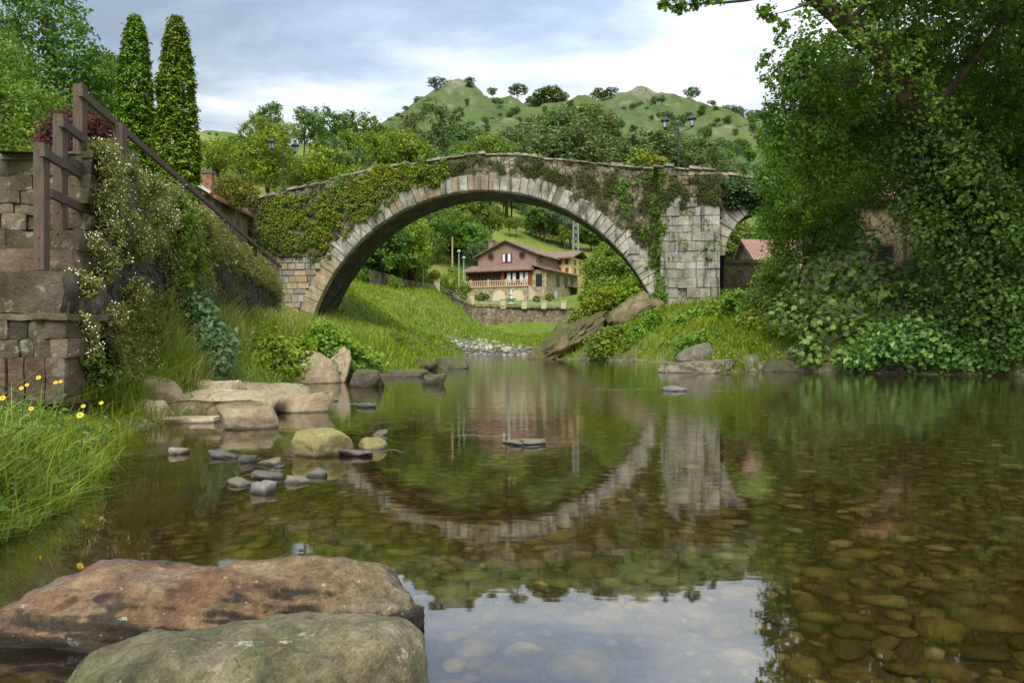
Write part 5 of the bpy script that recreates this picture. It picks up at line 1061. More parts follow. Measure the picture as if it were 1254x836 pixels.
def plant(kind, px, D, top=None, h=None, label='', group=None, wide=1.0, dz=0.0, cat=None):
    x = PXX(px, D); z = G1(x, D) + dz
    if top is not None: h = max(PZ(top, D) - z, 1.2)
    if kind in ('bush', 'bushl') and h > 6.5: kind = 'mid' if kind == 'bush' else 'lite'
    pp = (PRH if D < 260 else PR)[kind]; t, hm = pp[trg.integers(len(pp))]
    s = h / hm; w = s * wide * trg.uniform(0.9, 1.12)
    o = dup(t, (x, D, z - 0.2 - (0.16 * h if top is None and h > 6 else 0)), trg.random() * 6.28, (w, w, s), label, group)
    if cat: o['category'] = cat
    return o
def place(px, pxr, D, Dr, label):
    i, j = int(min(4, 5 * (px - pxr[0]) / (pxr[1] - pxr[0]))), int(min(2, 3 * (D - Dr[0]) / (Dr[1] - Dr[0])))
    return label + ', ' + ('far left', 'left of middle', 'middle', 'right of middle', 'far right')[i] + ', ' + ('front row', 'middle row', 'back row')[j]
def wood(kinds, pxr, Dr, n, hr, label, group, wide=(0.9, 1.15)):
    for k in range(n):
        kind = kinds[trg.integers(len(kinds))]; px_, D_2 = trg.uniform(*pxr), trg.uniform(*Dr); plant(kind, px_, D_2, None, trg.uniform(*hr), place(px_, pxr, D_2, Dr, label).replace('KIND', {'round': 'dark round', 'mid': 'leafy green', 'lite': 'pale green', 'blue': 'blue green', 'euc': 'tall eucalyptus', 'cone': 'pointed', 'bush': 'low bushy', 'bushl': 'low pale'}[kind]), group, trg.uniform(*wide))
# wood behind the left half of the bridge
for kind, px, D, top, lab in (('round', 330, 175, 124, 'tallest dark round tree of the wood left of the bridge'), ('round', 372, 190, 132, 'second dark tree in the wood behind the left lamp'), ('round', 405, 200, 134, 'broad dark tree at the right shoulder of the wood'), ('round', 435, 205, 138, 'dark tree closing the wood on its right'),
        ('lite', 318, 150, 142, 'pale feathery tree in front of the left wood'), ('lite', 352, 155, 150, 'pale birch like tree behind the left lamp'), ('mid', 290, 150, 165, 'green sloping tree at the left end of the wood'), ('mid', 302, 145, 175, 'leafy green tree low at the left end of the wood'), ('lite', 385, 135, 185, 'light green rounded tree above the ivy parapet'), ('lite', 365, 110, 195, 'small bright green tree beside the left lamp'),
        ('lite', 402, 112, 180, 'bright green tree right of the left lamp'), ('mid', 420, 160, 158, 'leafy tree in the middle of the left wood'), ('blue', 415, 150, 172, 'blue green tree low in the left wood'), ('mid', 445, 170, 160, 'mid green tree near the ivy crest of the bridge'), ('cone', 455, 130, 182, 'pointed dark conifer above the ivy crest'), ('blue', 470, 190, 165, 'blue green tree right of the pointed conifer'), ('lite', 487, 180, 163, 'pale green tree above the ivy crest'), ('mid', 500, 175, 172, 'green tree just left of the bridge crown'), ('cone', 268, 120, 195, 'slim conifer left of the left wood'), ('cone', 276, 125, 188, 'second slim conifer left of the left wood'),
        ('euc', 505, 300, 138, 'lone tall eucalyptus below the left peak'), ('euc', 532, 310, 122, 'taller lone eucalyptus below the left peak'), ('bush', 595, 210, 166, 'round green thicket above the bridge crown'), ('bush', 570, 215, 175, 'low thicket left of the bridge crown'), ('bush', 620, 220, 176, 'green thicket right of the bridge crown')):
    plant(kind, px, D, top, None, lab, 'trees of the wood behind the bridge')
wood(('mid', 'lite', 'round'), (270, 520), (100, 150), 34, (8, 13), 'KIND tree in the wood behind the left bridge end', 'filling trees left')
wood(('blue', 'mid', 'round'), (390, 580), (170, 280), 28, (10, 15), 'KIND tree on the slope behind the bridge crest', 'filling trees crest')
# eucalyptus plantation right of centre
for k in range(62):
    px = trg.uniform(600, 895); D = trg.uniform(300, 400); top = np.interp(px, [610, 650, 690, 720, 760, 800, 850, 900], [162, 142, 126, 130, 144, 148, 156, 186]) + trg.uniform(-2, 34)
    plant('euc', px, D, top, None, place(px, (600, 895), D, (300, 400), 'tall eucalyptus in the plantation above the bridge'), 'eucalyptus plantation', 1.35)
wood(('euc', 'blue', 'mid'), (540, 900), (220, 300), 60, (11, 17), 'KIND tree at the lower edge of the plantation', 'lower plantation trees')
wood(('blue', 'mid', 'euc'), (470, 910), (370, 520), 70, (13, 20), 'KIND tree in the continuous wood above the bridge', 'continuous wood trees', (1.1, 1.4))
wood(('blue', 'round'), (500, 700), (400, 620), 44, (11, 17), 'KIND tree in the dark belt below the left peak', 'dark belt trees')
wood(('blue', 'round'), (800, 960), (430, 800), 46, (10, 17), 'KIND tree in the hedgerows right of the right peak', 'right hedgerow trees')
wood(('blue', 'round'), (480, 930), (600, 930), 70, (8, 15), 'KIND tree dotted over the high meadow', 'high meadow trees')
for n_h, (a, b, lab) in enumerate((((480, 900), (650, 800), 'hedge bush in the line crossing the left hill'), ((690, 800), (890, 900), 'hedge bush in the line crossing the right hill'), ((630, 700), (705, 930), 'hedge bush in the line climbing between the two hills'), ((810, 680), (940, 900), 'hedge bush in the line down the right flank'))):
    for k in range(15):
        f_ = (k + trg.uniform(-0.3, 0.3)) / 14; plant(('bush', 'blue')[k % 2], a[0] + (b[0] - a[0]) * f_, a[1] + (b[1] - a[1]) * f_ + trg.normal() * 5, None, trg.uniform(4.5, 9), lab, 'hedge lines on the hills', 1.5)
wood(('bush', 'blue'), (470, 940), (700, 960), 22, (4, 8), 'KIND scrub on the upper slope of the hills', 'hill scrub', (1.2, 1.9))
# trees on the ridge line
for kind, px, top, lab in (('round', 633, 113, 'lone dark tree on the saddle nearest the left peak'), ('round', 655, 118, 'low tree on the saddle left of the clump'), ('round', 668, 112, 'tallest tree of the clump on the saddle'), ('round', 680, 114, 'broad tree of the clump on the saddle'), ('blue', 690, 121, 'low tree right of the saddle clump'), ('round', 732, 112, 'lone round tree just left of the right peak'), ('blue', 748, 112, 'tree standing against the right peak'), ('blue', 848, 131, 'small tree on the ridge right of the right peak'), ('blue', 893, 146, 'ridge tree at the start of the right tree line'), ('blue', 905, 152, 'second ridge tree of the right tree line'), ('blue', 923, 153, 'round ridge tree near the foliage'), ('blue', 933, 157, 'ridge tree nearest the foliage'), ('round', 575, 123, 'round bush on the meadow below the left peak'), ('round', 603, 123, 'second round bush on the meadow below the left peak'), ('blue', 515, 128, 'small tree on the left flank of the left peak'), ('blue', 535, 118, 'small tree on the shoulder of the left peak')):
    D = 985; plant(kind, px, D, None, trg.uniform(17, 22) if px not in (668, 680, 575, 603) else (28 if px > 640 else 15), lab, 'trees along the ridge', 1.5)
plant('round', 903, 78, 268, None, 'dark tree behind the side arch', None); plant('mid', 918, 84, 272, None, 'green tree behind the cottage gable', None)
plant('round', 265, 290, 162, None, 'lone leaning tree on the yellow meadow at the left skyline', None, 0.9); plant('bush', 256, 295, 176, None, 'low bush beside the lone skyline tree')
wood(('round', 'blue'), (100, 240), (200, 300), 10, (7, 10), 'KIND tree on the hill behind the cypresses', 'hill trees left')
# seen through the arch
for kind, px, D, top, lab in (('round', 505, 160, 262, 'dark spreading tree left of the house through the arch'), ('round', 535, 165, 258, 'dark tree behind the utility pole'), ('mid', 480, 150, 275, 'green tree at the left inside the arch'), ('round', 560, 172, 262, 'dark tree behind the house chimney'), ('mid', 455, 120, 300, 'leafy shrub tree at the left foot of the arch'), ('bushl', 475, 112, 318, 'flowering pale bush above the lane wall'), ('bushl', 500, 115, 322, 'yellowish bush above the lane wall'), ('bush', 442, 100, 322, 'green bush at the end of the lane wall'), ('bush', 520, 125, 328, 'dark hedge bush behind the lane lamp'), ('bushl', 540, 132, 332, 'pale clipped bush by the garden steps'),
        ('round', 650, 230, 252, 'dark tree on the hill right of the meadow strip'), ('round', 668, 235, 256, 'second dark tree on the hill above the house'), ('blue', 690, 240, 256, 'blue green tree above the rear roof'), ('mid', 710, 225, 275, 'green tree behind the lattice pylon'), ('lite', 692, 200, 272, 'yellowish tree beside the lattice pylon'), ('round', 735, 220, 280, 'dark tree at the right inside the arch'), ('mid', 742, 130, 300, 'leafy tree right of the house'), ('bush', 772, 85, 325, 'dense bush against the right haunch'), ('round', 770, 110, 300, 'dark tree deep behind the right haunch')):
    plant(kind, px, D, top, None, lab, 'trees seen through the arch')
wood(('round', 'mid', 'blue'), (420, 592), (165, 215), 42, (9, 14), 'KIND tree on the slope left of the house', 'slope trees through the arch')
wood(('round', 'mid', 'blue'), (650, 780), (195, 290), 42, (9, 14), 'KIND tree on the wooded hill right of the house', 'hill trees through the arch')
wood(('bush', 'mid'), (590, 640), (195, 225), 5, (4, 6), 'KIND tree on the bright meadow strip behind the roof', 'meadow strip bushes')
wood(('bush', 'bush', 'bushl'), (430, 530), (95, 125), 9, (1.6, 3.0), 'KIND plant along the lane wall', 'lane wall bushes')
# sides, mostly outside the frame
wood(('round', 'mid'), (880, 1250), (75, 140), 10, (9, 14), 'KIND tree behind the riverside cottages on the right', 'trees behind the cottages')
wood(('round', 'mid', 'lite'), (-100, 180), (70, 150), 14, (9, 14), 'KIND tree on the slope at the far left', 'trees at the far left')
for t in KEEP:
    for c in list(t.children): bpy.data.objects.remove(c)
    bpy.data.objects.remove(t)

def gtree(name, label, bx, by, lst, nt, nl, tr, L, W, mat, seed, r0, cat='tree', **k):
    return make_tree(name, label, (bx, by, G1(bx, by)), pxblobs(lst), nt, nl, tr, L, W, mat, seed, r0, cat=cat, **k)
def pxblobs(lst): return [(P(a, b, D), np.array((1, dep, 0.92)) * r / F * D) for a, b, D, r, dep in lst]
gtree('birch_tree', 'bright yellow green tree top left of the right lamp', PXX(785, 68), 68, [(785, 196, 68, 13, 1), (775, 205, 68, 12, 1), (797, 204, 68, 12, 1), (787, 222, 68, 16, 1), (790, 245, 68, 14, 1)], 260, 11, 0.4, 0.30, 0.2, L_YEL2, 71, 0.12)
gtree('birch_tree', 'small bright tree top at the foot of the right lamp', PXX(808, 66), 66, [(806, 200, 66, 8, 1), (812, 207, 66, 9, 1), (808, 225, 66, 12, 1)], 120, 11, 0.35, 0.28, 0.19, L_YEL2, 72, 0.1)
gtree('broadleaf_tree', 'rounded green tree right of the house porch', PXX(740, 92), 92, [(735, 330, 92, 20, 1), (750, 322, 92, 22, 1), (728, 345, 92, 14, 1), (765, 335, 92, 20, 1), (742, 350, 92, 20, 1), (770, 355, 90, 18, 1)], 620, 12, 0.45, 0.30, 0.2, L_MID, 73, 0.2, fill=0.1)
gtree('broadleaf_tree', 'taller leafy tree against the right haunch of the arch', PXX(760, 100), 100, [(755, 305, 100, 18, 1), (775, 312, 100, 20, 1), (742, 312, 100, 14, 1), (785, 335, 100, 18, 1)], 420, 12, 0.5, 0.32, 0.22, L_MID, 74, 0.2, fill=0.1)
# garden shrubs: clipped balls and potted plants
def ball(px, py, D, r, label, mat, name='garden_shrub'):
    c = P(px, py, D); rg = np.random.default_rng(int(px * 7)); p, n = blob_points([(c, (r, r, r * 0.85))], 90, rg, 0.85, 1.02); solo(name, [tufts(p, n, 7, 0.12 * r + 0.05, 0.28 * r, 0.2 * r, rg)], mat, label, 'shrub', c - (0, 0, r))
for a in ((657, 366, 132, .62, 'yellow clipped shrub left of the pair on the lawn', L_YEL), (673, 364, 132, .72, 'larger yellow clipped shrub of the pair on the lawn', L_YEL), (595, 363, 133, .6, 'yellow low shrub below the terrace', L_YEL), (586, 364, 133, .6, 'green clipped shrub at the corner pillar', L_LITE), (570, 354, 134, .9, 'round light green shrub beside the garden steps', L_LITE), (553, 355, 132, .7, 'yellow green shrub on the garden steps', L_YEL), (568, 363, 131, .6, 'clipped hedge ball on the garden steps', L_LITE), (533, 336, 118, .75, 'yellow green plant on the lane pillar', L_YEL), (503, 337, 113, .75, 'yellow green plant left on the lane wall', L_YEL), (555, 333, 135, .9, 'pale rounded shrub under the utility pole', L_LITE)): ball(*a)

# ------------------------------------------------------------------ cypresses, left trees
def cypress(px0, px1, top, D, zb, label, seed):
    rg = np.random.default_rng(seed); x = PXX((px0 + px1) / 2, D); rad = (px1 - px0) / 2 / F * D; zt_ = PZ(top, D); t = thing('cypress_tree', label, 'cypress', (x, D, zb), 'pair of columnar cypresses')
    part('trunk', tube([(x, D, zb - 0.4), (x, D, zb + 2.5), (x, D, zb + (zt_ - zb) * 0.8)], (0.22, 0.16, 0.04), 8), BARK, t)
    n = 1900; hq = rg.random(n) ** 0.9; pr = np.interp(hq, [0, 0.08, 0.25, 0.5, 0.72, 0.88, 0.96, 1.0], [0.72, 0.92, 1.0, 0.9, 0.72, 0.5, 0.3, 0.04]); a = rg.random(n) * 6.283
    pq = np.stack([x + np.cos(a) * pr * rad, D + np.sin(a) * pr * rad, zb + 0.3 + (zt_ - zb - 0.3) * hq], -1); bump_ = 1 + 0.16 * fbm(pq * 1.3, 3, seed); pq[:, 0] = x + np.cos(a) * pr * rad * bump_ * rg.uniform(0.86, 1.0, n); pq[:, 1] = D + np.sin(a) * pr * rad * bump_ * rg.uniform(0.86, 1.0, n)
    N = np.stack([np.cos(a), np.sin(a), 0.5 + 0 * a], -1)
    part('crown', [tufts(pq, N, 11, 0.16, 0.21, 0.11, rg, up=0.7, jit=0.7)], L_CYP, t)
cypress(141, 190, 21, 41, 5.6, 'left of the two columnar cypresses', 5); cypress(189, 243, 22, 40, 5.4, 'right of the two columnar cypresses, slightly wider', 6)
def pxblobs(lst): return [(P(a, b, D), np.array((1, dep, 0.92)) * r / F * D) for a, b, D, r, dep in lst]
def gtree(name, label, bx, by, lst, nt, nl, tr, L, W, mat, seed, r0, cat='tree', **k):
    return make_tree(name, label, (bx, by, G1(bx, by)), pxblobs(lst), nt, nl, tr, L, W, mat, seed, r0, cat=cat, **k)
gtree('oak_tree', 'tall dark oak at the top left behind the handrail', -25, 44, [(55, 20, 44, 45, 1), (90, 70, 44, 38, 1), (20, 40, 45, 45, 1), (110, 105, 44, 35, 1), (75, 120, 44, 40, 1), (40, 90, 45, 45, 1), (-20, 30, 45, 60, 1), (-40, 110, 45, 60, 1)], 900, 13, 0.42, 0.24, 0.16, L_DARK, 51, 0.4, fill=0.15)
gtree('willow_tree', 'soft light green tree at the left edge', -23, 37, [(15, 130, 36, 45, 1), (50, 145, 36, 38, 1), (0, 75, 37, 38, 1), (-30, 150, 36, 60, 1), (25, 180, 35, 40, 1), (-50, 60, 37, 60, 1)], 800, 14, 0.4, 0.2, 0.1, L_MID, 52, 0.3, fill=0.15)
gtree('oak_tree', 'dark tree just left of the cypresses', -24, 50, [(130, 90, 50, 28, 1), (120, 130, 50, 34, 1), (150, 120, 51, 26, 1), (140, 160, 50, 34, 1), (100, 150, 50, 35, 1)], 520, 13, 0.42, 0.24, 0.16, L_DARK, 53, 0.3, fill=0.15)
gtree('maple_tree', 'purple red leaved tree behind the handrail', -12.6, 23, [(85, 160, 23, 26, 1), (112, 158, 23, 24, 1), (68, 172, 23, 20, 1), (132, 172, 23.5, 18, 1), (98, 178, 23, 26, 1)], 420, 12, 0.2, 0.11, 0.07, L_RED, 54, 0.1, fill=0.2)
gtree('yellow_bush', 'golden green bush beside the chimney at the bridge end', -17.2, 49.5, [(270, 235, 50, 16, 1), (290, 230, 50, 16, 1), (305, 236, 50, 12, 1), (283, 243, 50, 18, 1)], 260, 12, 0.22, 0.15, 0.1, L_YEL, 55, 0.12, cat='bush')

# ------------------------------------------------------------------ right bank trees
bt = thing('leaning_tree', 'big old tree leaning out over the river from the right bank', 'tree', (15.2, 26.5, G1(15.2, 26.5)))
def pl(pts): return np.array([P(*q) for q in pts])
tr_ = bez(pl([(1215, 440, 27), (1200, 330, 26.6), (1172, 225, 26), (1128, 145, 25), (1080, 75, 24), (1020, 15, 22.8), (950, -40, 21.5), (860, -90, 20)]), 8)
part('trunk', tube(tr_, np.interp(np.linspace(0, 1, len(tr_)), [0, 0.4, 0.62, 0.8, 1], [0.50, 0.36, 0.30, 0.20, 0.08]), 14, True, 0.25), TRUNKM, bt, True)
for k, (q, r0) in enumerate(((((1070, 65, 23.9), (1045, 30, 23.5), (1075, -10, 23), (1120, -40, 23)), 0.16), (((1128, 145, 25), (1180, 90, 25), (1230, 20, 24.5)), 0.17), (((1172, 225, 26), (1120, 215, 26.5), (1050, 190, 26.5), (985, 165, 26)), 0.09), (((1090, 90, 24.3), (1040, 100, 25), (985, 95, 25), (950, 85, 25)), 0.07), (((1190, 290, 26.5), (1230, 240, 26), (1290, 190, 25)), 0.14), (((985, -12, 22), (900, 2, 20), (850, 5, 19), (815, 8, 18.5)), 0.05), (((1000, 0, 22.4), (970, 12, 20.8), (945, 18, 20.2)), 0.035))):
    c = bez(pl(q), 6); part('limb', tube(c, np.linspace(r0, r0 * 0.25, len(c)), 8, True, 0.2), TRUNKM, bt, True)
rg = np.random.default_rng(61)
bb = pxblobs([(985, 95, 25, 38, 1), (975, 160, 26, 42, 1), (1010, 200, 27, 40, 1), (1030, 120, 26.5, 48, 1), (1000, 55, 24.5, 28, 1), (1075, 160, 27.5, 46, 1), (1110, 70, 26.5, 46, 1), (1130, 10, 25, 58, 1), (1180, 110, 27.5, 56, 1), (1230, 50, 26, 60, 1), (1240, 150, 27, 55, 1), (1200, -40, 24, 60, 1), (1290, 100, 26, 70, 1), (1060, 5, 24, 30, 1), (1320, 0, 25, 80, 1)])
over = pxblobs([(1080, -90, 23, 80, 1.2), (1180, -150, 22, 110, 1.2), (1330, -120, 21, 120, 1.2), (1420, 60, 22, 120, 1.2), (1460, 230, 21, 110, 1.2), (1300, -230, 24, 130, 1.2), (1330, -20, 30, 110, 1.2), (1150, -220, 28, 120, 1.2)])  # unseen canopy above and beside the frame, added to shade the right bank
p_, n_2 = blob_points(bb, 3000, rg, 0.55, 1.10); ch = [tufts(p_, n_2, 15, 0.28, 0.155, 0.11, rg)]
tw = []
for (a, b, D, r) in ((815, 6, 18.5, 9), (832, 8, 18.7, 10), (850, 4, 19, 9), (866, -4, 19.3, 10), (945, 20, 20.2, 10), (935, 12, 20.2, 9), (958, 32, 20.5, 8), (880, -2, 19.6, 8), (940, 70, 25, 9), (932, 80, 25, 7), (938, 98, 25, 8), (945, 130, 25.5, 9), (935, 142, 25.5, 8), (955, 50, 24.6, 8)):
    bl = pxblobs([(a, b, D, r, 1)]); q, m_ = blob_points(bl, 16, rg, 0.1, 1.2, inner=0); tw.append(tufts(q, m_, 7, 0.07, 0.115, 0.08, rg))
L_BT = leaf_mat('alder leaf', ((0.054, 0.117, 0.014), (0.121, 0.215, 0.024), (0.231, 0.355, 0.040)), 0.35, 0.45, 0.4)
sp_ = tr_[np.linspace(10, 44, 230).astype(int)] + rg.normal(size=(230, 3)) * (0.55, 0.25, 0.55) + (0, -0.45, 0)
po_, no_ = blob_points(over, 1500, rg, 0.4, 1.1); ch.append(tufts(po_, no_, 12, 0.42, 0.26, 0.19, rg))
part('crown', ch + tw + [tufts(sp_, np.tile((0, -1.0, 0.3), (230, 1)), 12, 0.24, 0.15, 0.105, rg)], L_BT, bt)
gtree('ash_tree', 'slender ash with feathery light leaves beside the bridge end', 11.2, 33, [(955, 215, 31, 30, 1), (985, 245, 31, 42, 1), (1030, 225, 31, 42, 1), (958, 270, 32, 30, 1), (975, 295, 32, 32, 1), (1080, 215, 31, 36, 1), (1020, 280, 31.5, 36, 1), (1120, 200, 31, 36, 1)], 1700, 14, 0.25, 0.15, 0.065, L_MID, 62, 0.12, fill=0.05)
gtree('hazel_tree', 'dark leaved hazel crowding the right edge above the water', 17.5, 28, [(1180, 250, 28, 44, 1), (1235, 235, 27.5, 48, 1), (1250, 330, 27, 46, 1), (1195, 350, 27.5, 34, 1), (1280, 270, 27, 60, 1), (1160, 190, 28.5, 40, 1), (1250, 410, 25.5, 34, 1)], 1500, 14, 0.25, 0.17, 0.12, L_DARK, 63, 0.13, fill=0.1)
gtree('hazel_bush', 'leafy hazel hiding the foot of the leaning trunk', 15.8, 25.6, [(1175, 215, 24.6, 40, 1), (1215, 270, 24.6, 40, 1), (1160, 290, 25, 34, 1), (1190, 340, 25, 36, 1), (1240, 300, 24.4, 40, 1), (1225, 370, 24.6, 40, 1), (1130, 250, 25.4, 32, 1), (1245, 425, 24.2, 34, 1), (1200, 400, 25, 34, 1), (1120, 190, 25.2, 30, 1)], 950, 13, 0.40, 0.17, 0.12, leaf_mat('hazel leaf', ((0.030, 0.070, 0.013), (0.065, 0.135, 0.024), (0.13, 0.22, 0.04)), 0.3), 66, 0.08, fill=0.05, lo=0.3, hi=1.3)
gtree('light_blocking_tree', 'dense dark tree mass added behind the leaning trunk to block light', 21, 36, [(1180, 160, 36, 70, 1), (1240, 250, 36, 70, 1), (1200, 330, 36, 45, 1), (1110, 130, 36, 60, 1), (1260, 100, 36, 80, 1), (1060, 180, 37, 50, 1), (1250, 380, 34, 50, 1), (1000, 150, 38, 40, 1), (1020, 90, 38, 40, 1)], 1500, 13, 0.4, 0.24, 0.17, L_DARK, 64, 0.3, fill=0.3)  # leaf mass added at the back to block light and deepen the gaps
gtree('bank_thicket', 'low leafy thicket along the right waterline below the fig', 13.0, 25.9, [(1070, 432, 26.8, 16, 1), (1098, 428, 26.2, 18, 1), (1128, 424, 25.8, 20, 1), (1158, 430, 25.4, 18, 1), (1188, 434, 25.0, 18, 1), (1110, 408, 26.6, 18, 1), (1145, 405, 26.2, 18, 1), (1215, 436, 24.6, 16, 1), (1040, 442, 27.4, 10, 1)], 420, 12, 0.3, 0.19, 0.14, L_FIG, 67, 0.05, cat='bush', fill=0.1, lo=0.3, hi=1.6)
gtree('lime_bush', 'pale green leafy shrub hanging beside the side arch', 9.9, 36, [(952, 325, 35, 22, 1), (938, 345, 35, 18, 1), (955, 350, 34, 24, 1), (930, 372, 34, 20, 1), (960, 375, 33, 26, 1)], 420, 13, 0.24, 0.14, 0.09, L_MID, 65, 0.06, cat='bush', fill=0.2)
# slim stems at the water's edge
for a, D, lab, r0 in ((((1178, 458), (1174, 380), (1172, 300), (1168, 240)), 26.2, 'slim pale stem standing at the water under the leaning tree', 0.085), (((1200, 455), (1188, 380), (1180, 310)), 26.8, 'thin stem leaning behind the pale stem', 0.05)):
    c = bez([P(x, y, D) for x, y in a], 6); t = thing('young_tree', lab, 'tree', P(a[0][0], a[0][1], D)); part('trunk', tube(c, np.linspace(r0, r0 * 0.6, len(c)), 8, True, 0.25), BARKL, t, True)
    q, m_ = blob_points([(c[-1], 0.7)], 40, rg, 0.3, 1.1, inner=0); part('crown', [tufts(q, m_, 10, 0.2, 0.14, 0.09, rg)], L_MID, t)
# bare twigs
for k in range(9):
    rk_ = np.random.default_rng(300 + k); s = P(rk_.uniform(1120, 1254), rk_.uniform(200, 330), 25.4); d = unit(rk_.normal(size=3) * (1, 0.3, 0.5)); c = bez([s, s + d * 0.6 + rk_.normal(size=3) * 0.15, s + d * 1.3 + (0, 0, -0.15), s + d * 1.9 + rk_.normal(size=3) * 0.25], 5)
    solo('dead_twig', tube(c, np.linspace(0.02, 0.006, len(c)), 5), BARKL, 'bare grey twig hanging in front of the right foliage', 'twig', s, 'bare twigs on the right', True)

# fig with broad lobed leaves
def palm_leaf():
    o = [(0, -0.42), (0.20, -0.36), (0.40, -0.12), (0.26, -0.02), (0.44, 0.26), (0.18, 0.20), (0.0, 0.58), (-0.18, 0.20), (-0.44, 0.26), (-0.26, -0.02), (-0.40, -0.12), (-0.20, -0.36)]
    V = np.array([(0, -0.1, 0.0)] + [(x, y, -0.22 * (x * x + y * y) + 0.03) for x, y in o]); n = len(o); return V, np.array([(0, 1 + i, 1 + (i + 1) % n) for i in range(n)])
PLV, PLF = palm_leaf()
fig = thing('fig_tree', 'spreading fig with large lobed leaves over the right waterline', 'tree', (13.0, 29.3, G1(13.0, 29.3)))
fb = pxblobs([(990, 345, 30, 34, 1), (1030, 335, 29.5, 36, 1), (1075, 350, 29, 40, 1), (1120, 345, 28.8, 36, 1), (965, 385, 29.3, 30, 1), (1010, 395, 28.8, 36, 1), (1060, 410, 28.2, 36, 1), (1110, 410, 28, 36, 1), (1150, 385, 27.8, 34, 1), (1040, 440, 27.8, 20, 1), (1100, 440, 27.3, 20, 1), (1150, 435, 26.8, 26, 1), (1200, 420, 26.4, 30, 1), (990, 430, 28.4, 22, 1), (1235, 440, 25.4, 22, 1), (1130, 425, 27.2, 26, 1), (1075, 435, 27.6, 22, 1), (1170, 440, 26.4, 20, 1), (1060, 300, 30, 22, 1), (1140, 310, 29, 24, 1)])
part('trunk', branchwork(np.array((13.0, 29.3, G1(13.0, 29.3))), fb, 0.12, rg, 7, 0.3), BARKL, fig, True)
p_, n_2 = blob_points(fb, 3300, rg, 0.55, 1.08, inner=0.6); N = unit(n_2 * 0.6 + (0, -0.15, 0.6) + rg.normal(size=n_2.shape) * 0.35)
T_ = unit(np.cross(N, rg.normal(size=N.shape))); B_ = np.cross(N, T_); S_ = 0.19 + 0.13 * rg.random(len(p_))
front = np.argsort(p_[:, 1] - 0.3 * rg.random(len(p_)))[:240]; isf = np.zeros(len(p_), bool); isf[front] = True
from mathutils import Matrix
lm = mesh_np('leaf', [(PLV, PLF)], L_FIG); fo = np.array(fig.location)
for i in front:
    o = obj('leaf', lm, fig); o.matrix_local = Matrix(((*(B_[i][:1]), T_[i][0], N[i][0], p_[i][0] - fo[0]), (B_[i][1], T_[i][1], N[i][1], p_[i][1] - fo[1]), (B_[i][2], T_[i][2], N[i][2], p_[i][2] - fo[2]), (0, 0, 0, 1))) @ Matrix.Scale(float(S_[i]), 4)
k_ = ~isf; q = p_[k_][:, None, :] + (PLV[None, :, 0:1] * B_[k_][:, None] + PLV[None, :, 1:2] * T_[k_][:, None] + PLV[None, :, 2:3] * N[k_][:, None]) * S_[k_][:, None, None]; m_ = len(PLV)
part('foliage', [(q.reshape(-1, 3), (np.arange(len(q))[:, None, None] * m_ + PLF[None]).reshape(-1, 3), np.repeat(rg.random(len(q)), m_))], L_FIG, fig, kind='stuff')

# ------------------------------------------------------------------ grass, ivy, flowers
L_GRS = leaf_mat('fresh grass', ((0.095, 0.14, 0.012), (0.19, 0.25, 0.020), (0.32, 0.335, 0.060)), 0.4, 0.5, 0.3)
L_TALL = leaf_mat('tall seeding grass', ((0.14, 0.175, 0.022), (0.27, 0.28, 0.060), (0.42, 0.38, 0.14)), 0.4)
L_MEAD = leaf_mat('meadow grass', ((0.105, 0.175, 0.009), (0.18, 0.27, 0.014), (0.27, 0.33, 0.028)), 0.4)
L_WALL = leaf_mat('wall plant foliage', ((0.10, 0.125, 0.024), (0.21, 0.23, 0.05), (0.35, 0.34, 0.12)), 0.3)
L_DRY = leaf_mat('dry wall plant', ((0.055, 0.052, 0.022), (0.11, 0.10, 0.042), (0.19, 0.175, 0.08)), 0.25)
L_DOCK = leaf_mat('broad weed leaf', ((0.045, 0.080, 0.012), (0.080, 0.13, 0.020), (0.13, 0.185, 0.034)), 0.3, 0.45, 0.35)
L_TEAL = leaf_mat('blue green weed', ((0.075, 0.15, 0.065), (0.13, 0.235, 0.105), (0.20, 0.31, 0.15)), 0.3, 0.45, 0.35)
DAISY = plain('white petals', (0.78, 0.76, 0.70), 0.7, 0.1)
def scat(n, pxr, Dr, rg, dmin=0.02, dmax=1e9, ok=None):
    D = np.exp(rg.uniform(math.log(Dr[0]), math.log(Dr[1]), n)); x = PXX(rg.uniform(pxr[0], pxr[1], n), D); d = sdist(WATER, x, D); k = (d > dmin) & (d < dmax)
    if ok is not None: k &= ok(x, D)
    x, D = x[k], D[k]; return np.stack([x, D, G(x, D)], -1)
rg = np.random.default_rng(88)
notterr = lambda x, y: sdist(TERR, x, y) > 0.1
# near left clump
b = scat(30000, (-260, 200), (2.9, 9.0), rg, 0.0, 3.2, lambda x, y: (fbm(np.stack([x, y, 0 * x], -1) * 1.3, 2, 3) > -0.55))
h = (0.06 + 0.13 * rg.random(len(b)) + 0.22 * (rg.random(len(b)) < 0.04)) * np.interp(b[:, 1], [5.5, 7.5], [1.15, 0.7]) * (1 + 0.9 * fbm(b * 2.2, 2, 5)); edge = sdist(WATER, b[:, 0], b[:, 1])
g1 = grass(b, np.maximum(h, 0.1), 0.006 + 0.005 * rg.random(len(b)), rg, 0.7, 0.9, (0.2, -0.2, 0))
be = scat(5000, (-160, 200), (3.2, 9.0), rg, -0.02, 0.22); g2 = grass(be, 0.12 + 0.2 * rg.random(len(be)), 0.008, rg, 1.1, 1.6, (0.8, -0.5, 0))
solo('near_grass', [g1, g2], L_GRS, 'lush green grass clump overhanging the near left water', 'grass', (-3.5, 6, 0.3), kind='stuff')
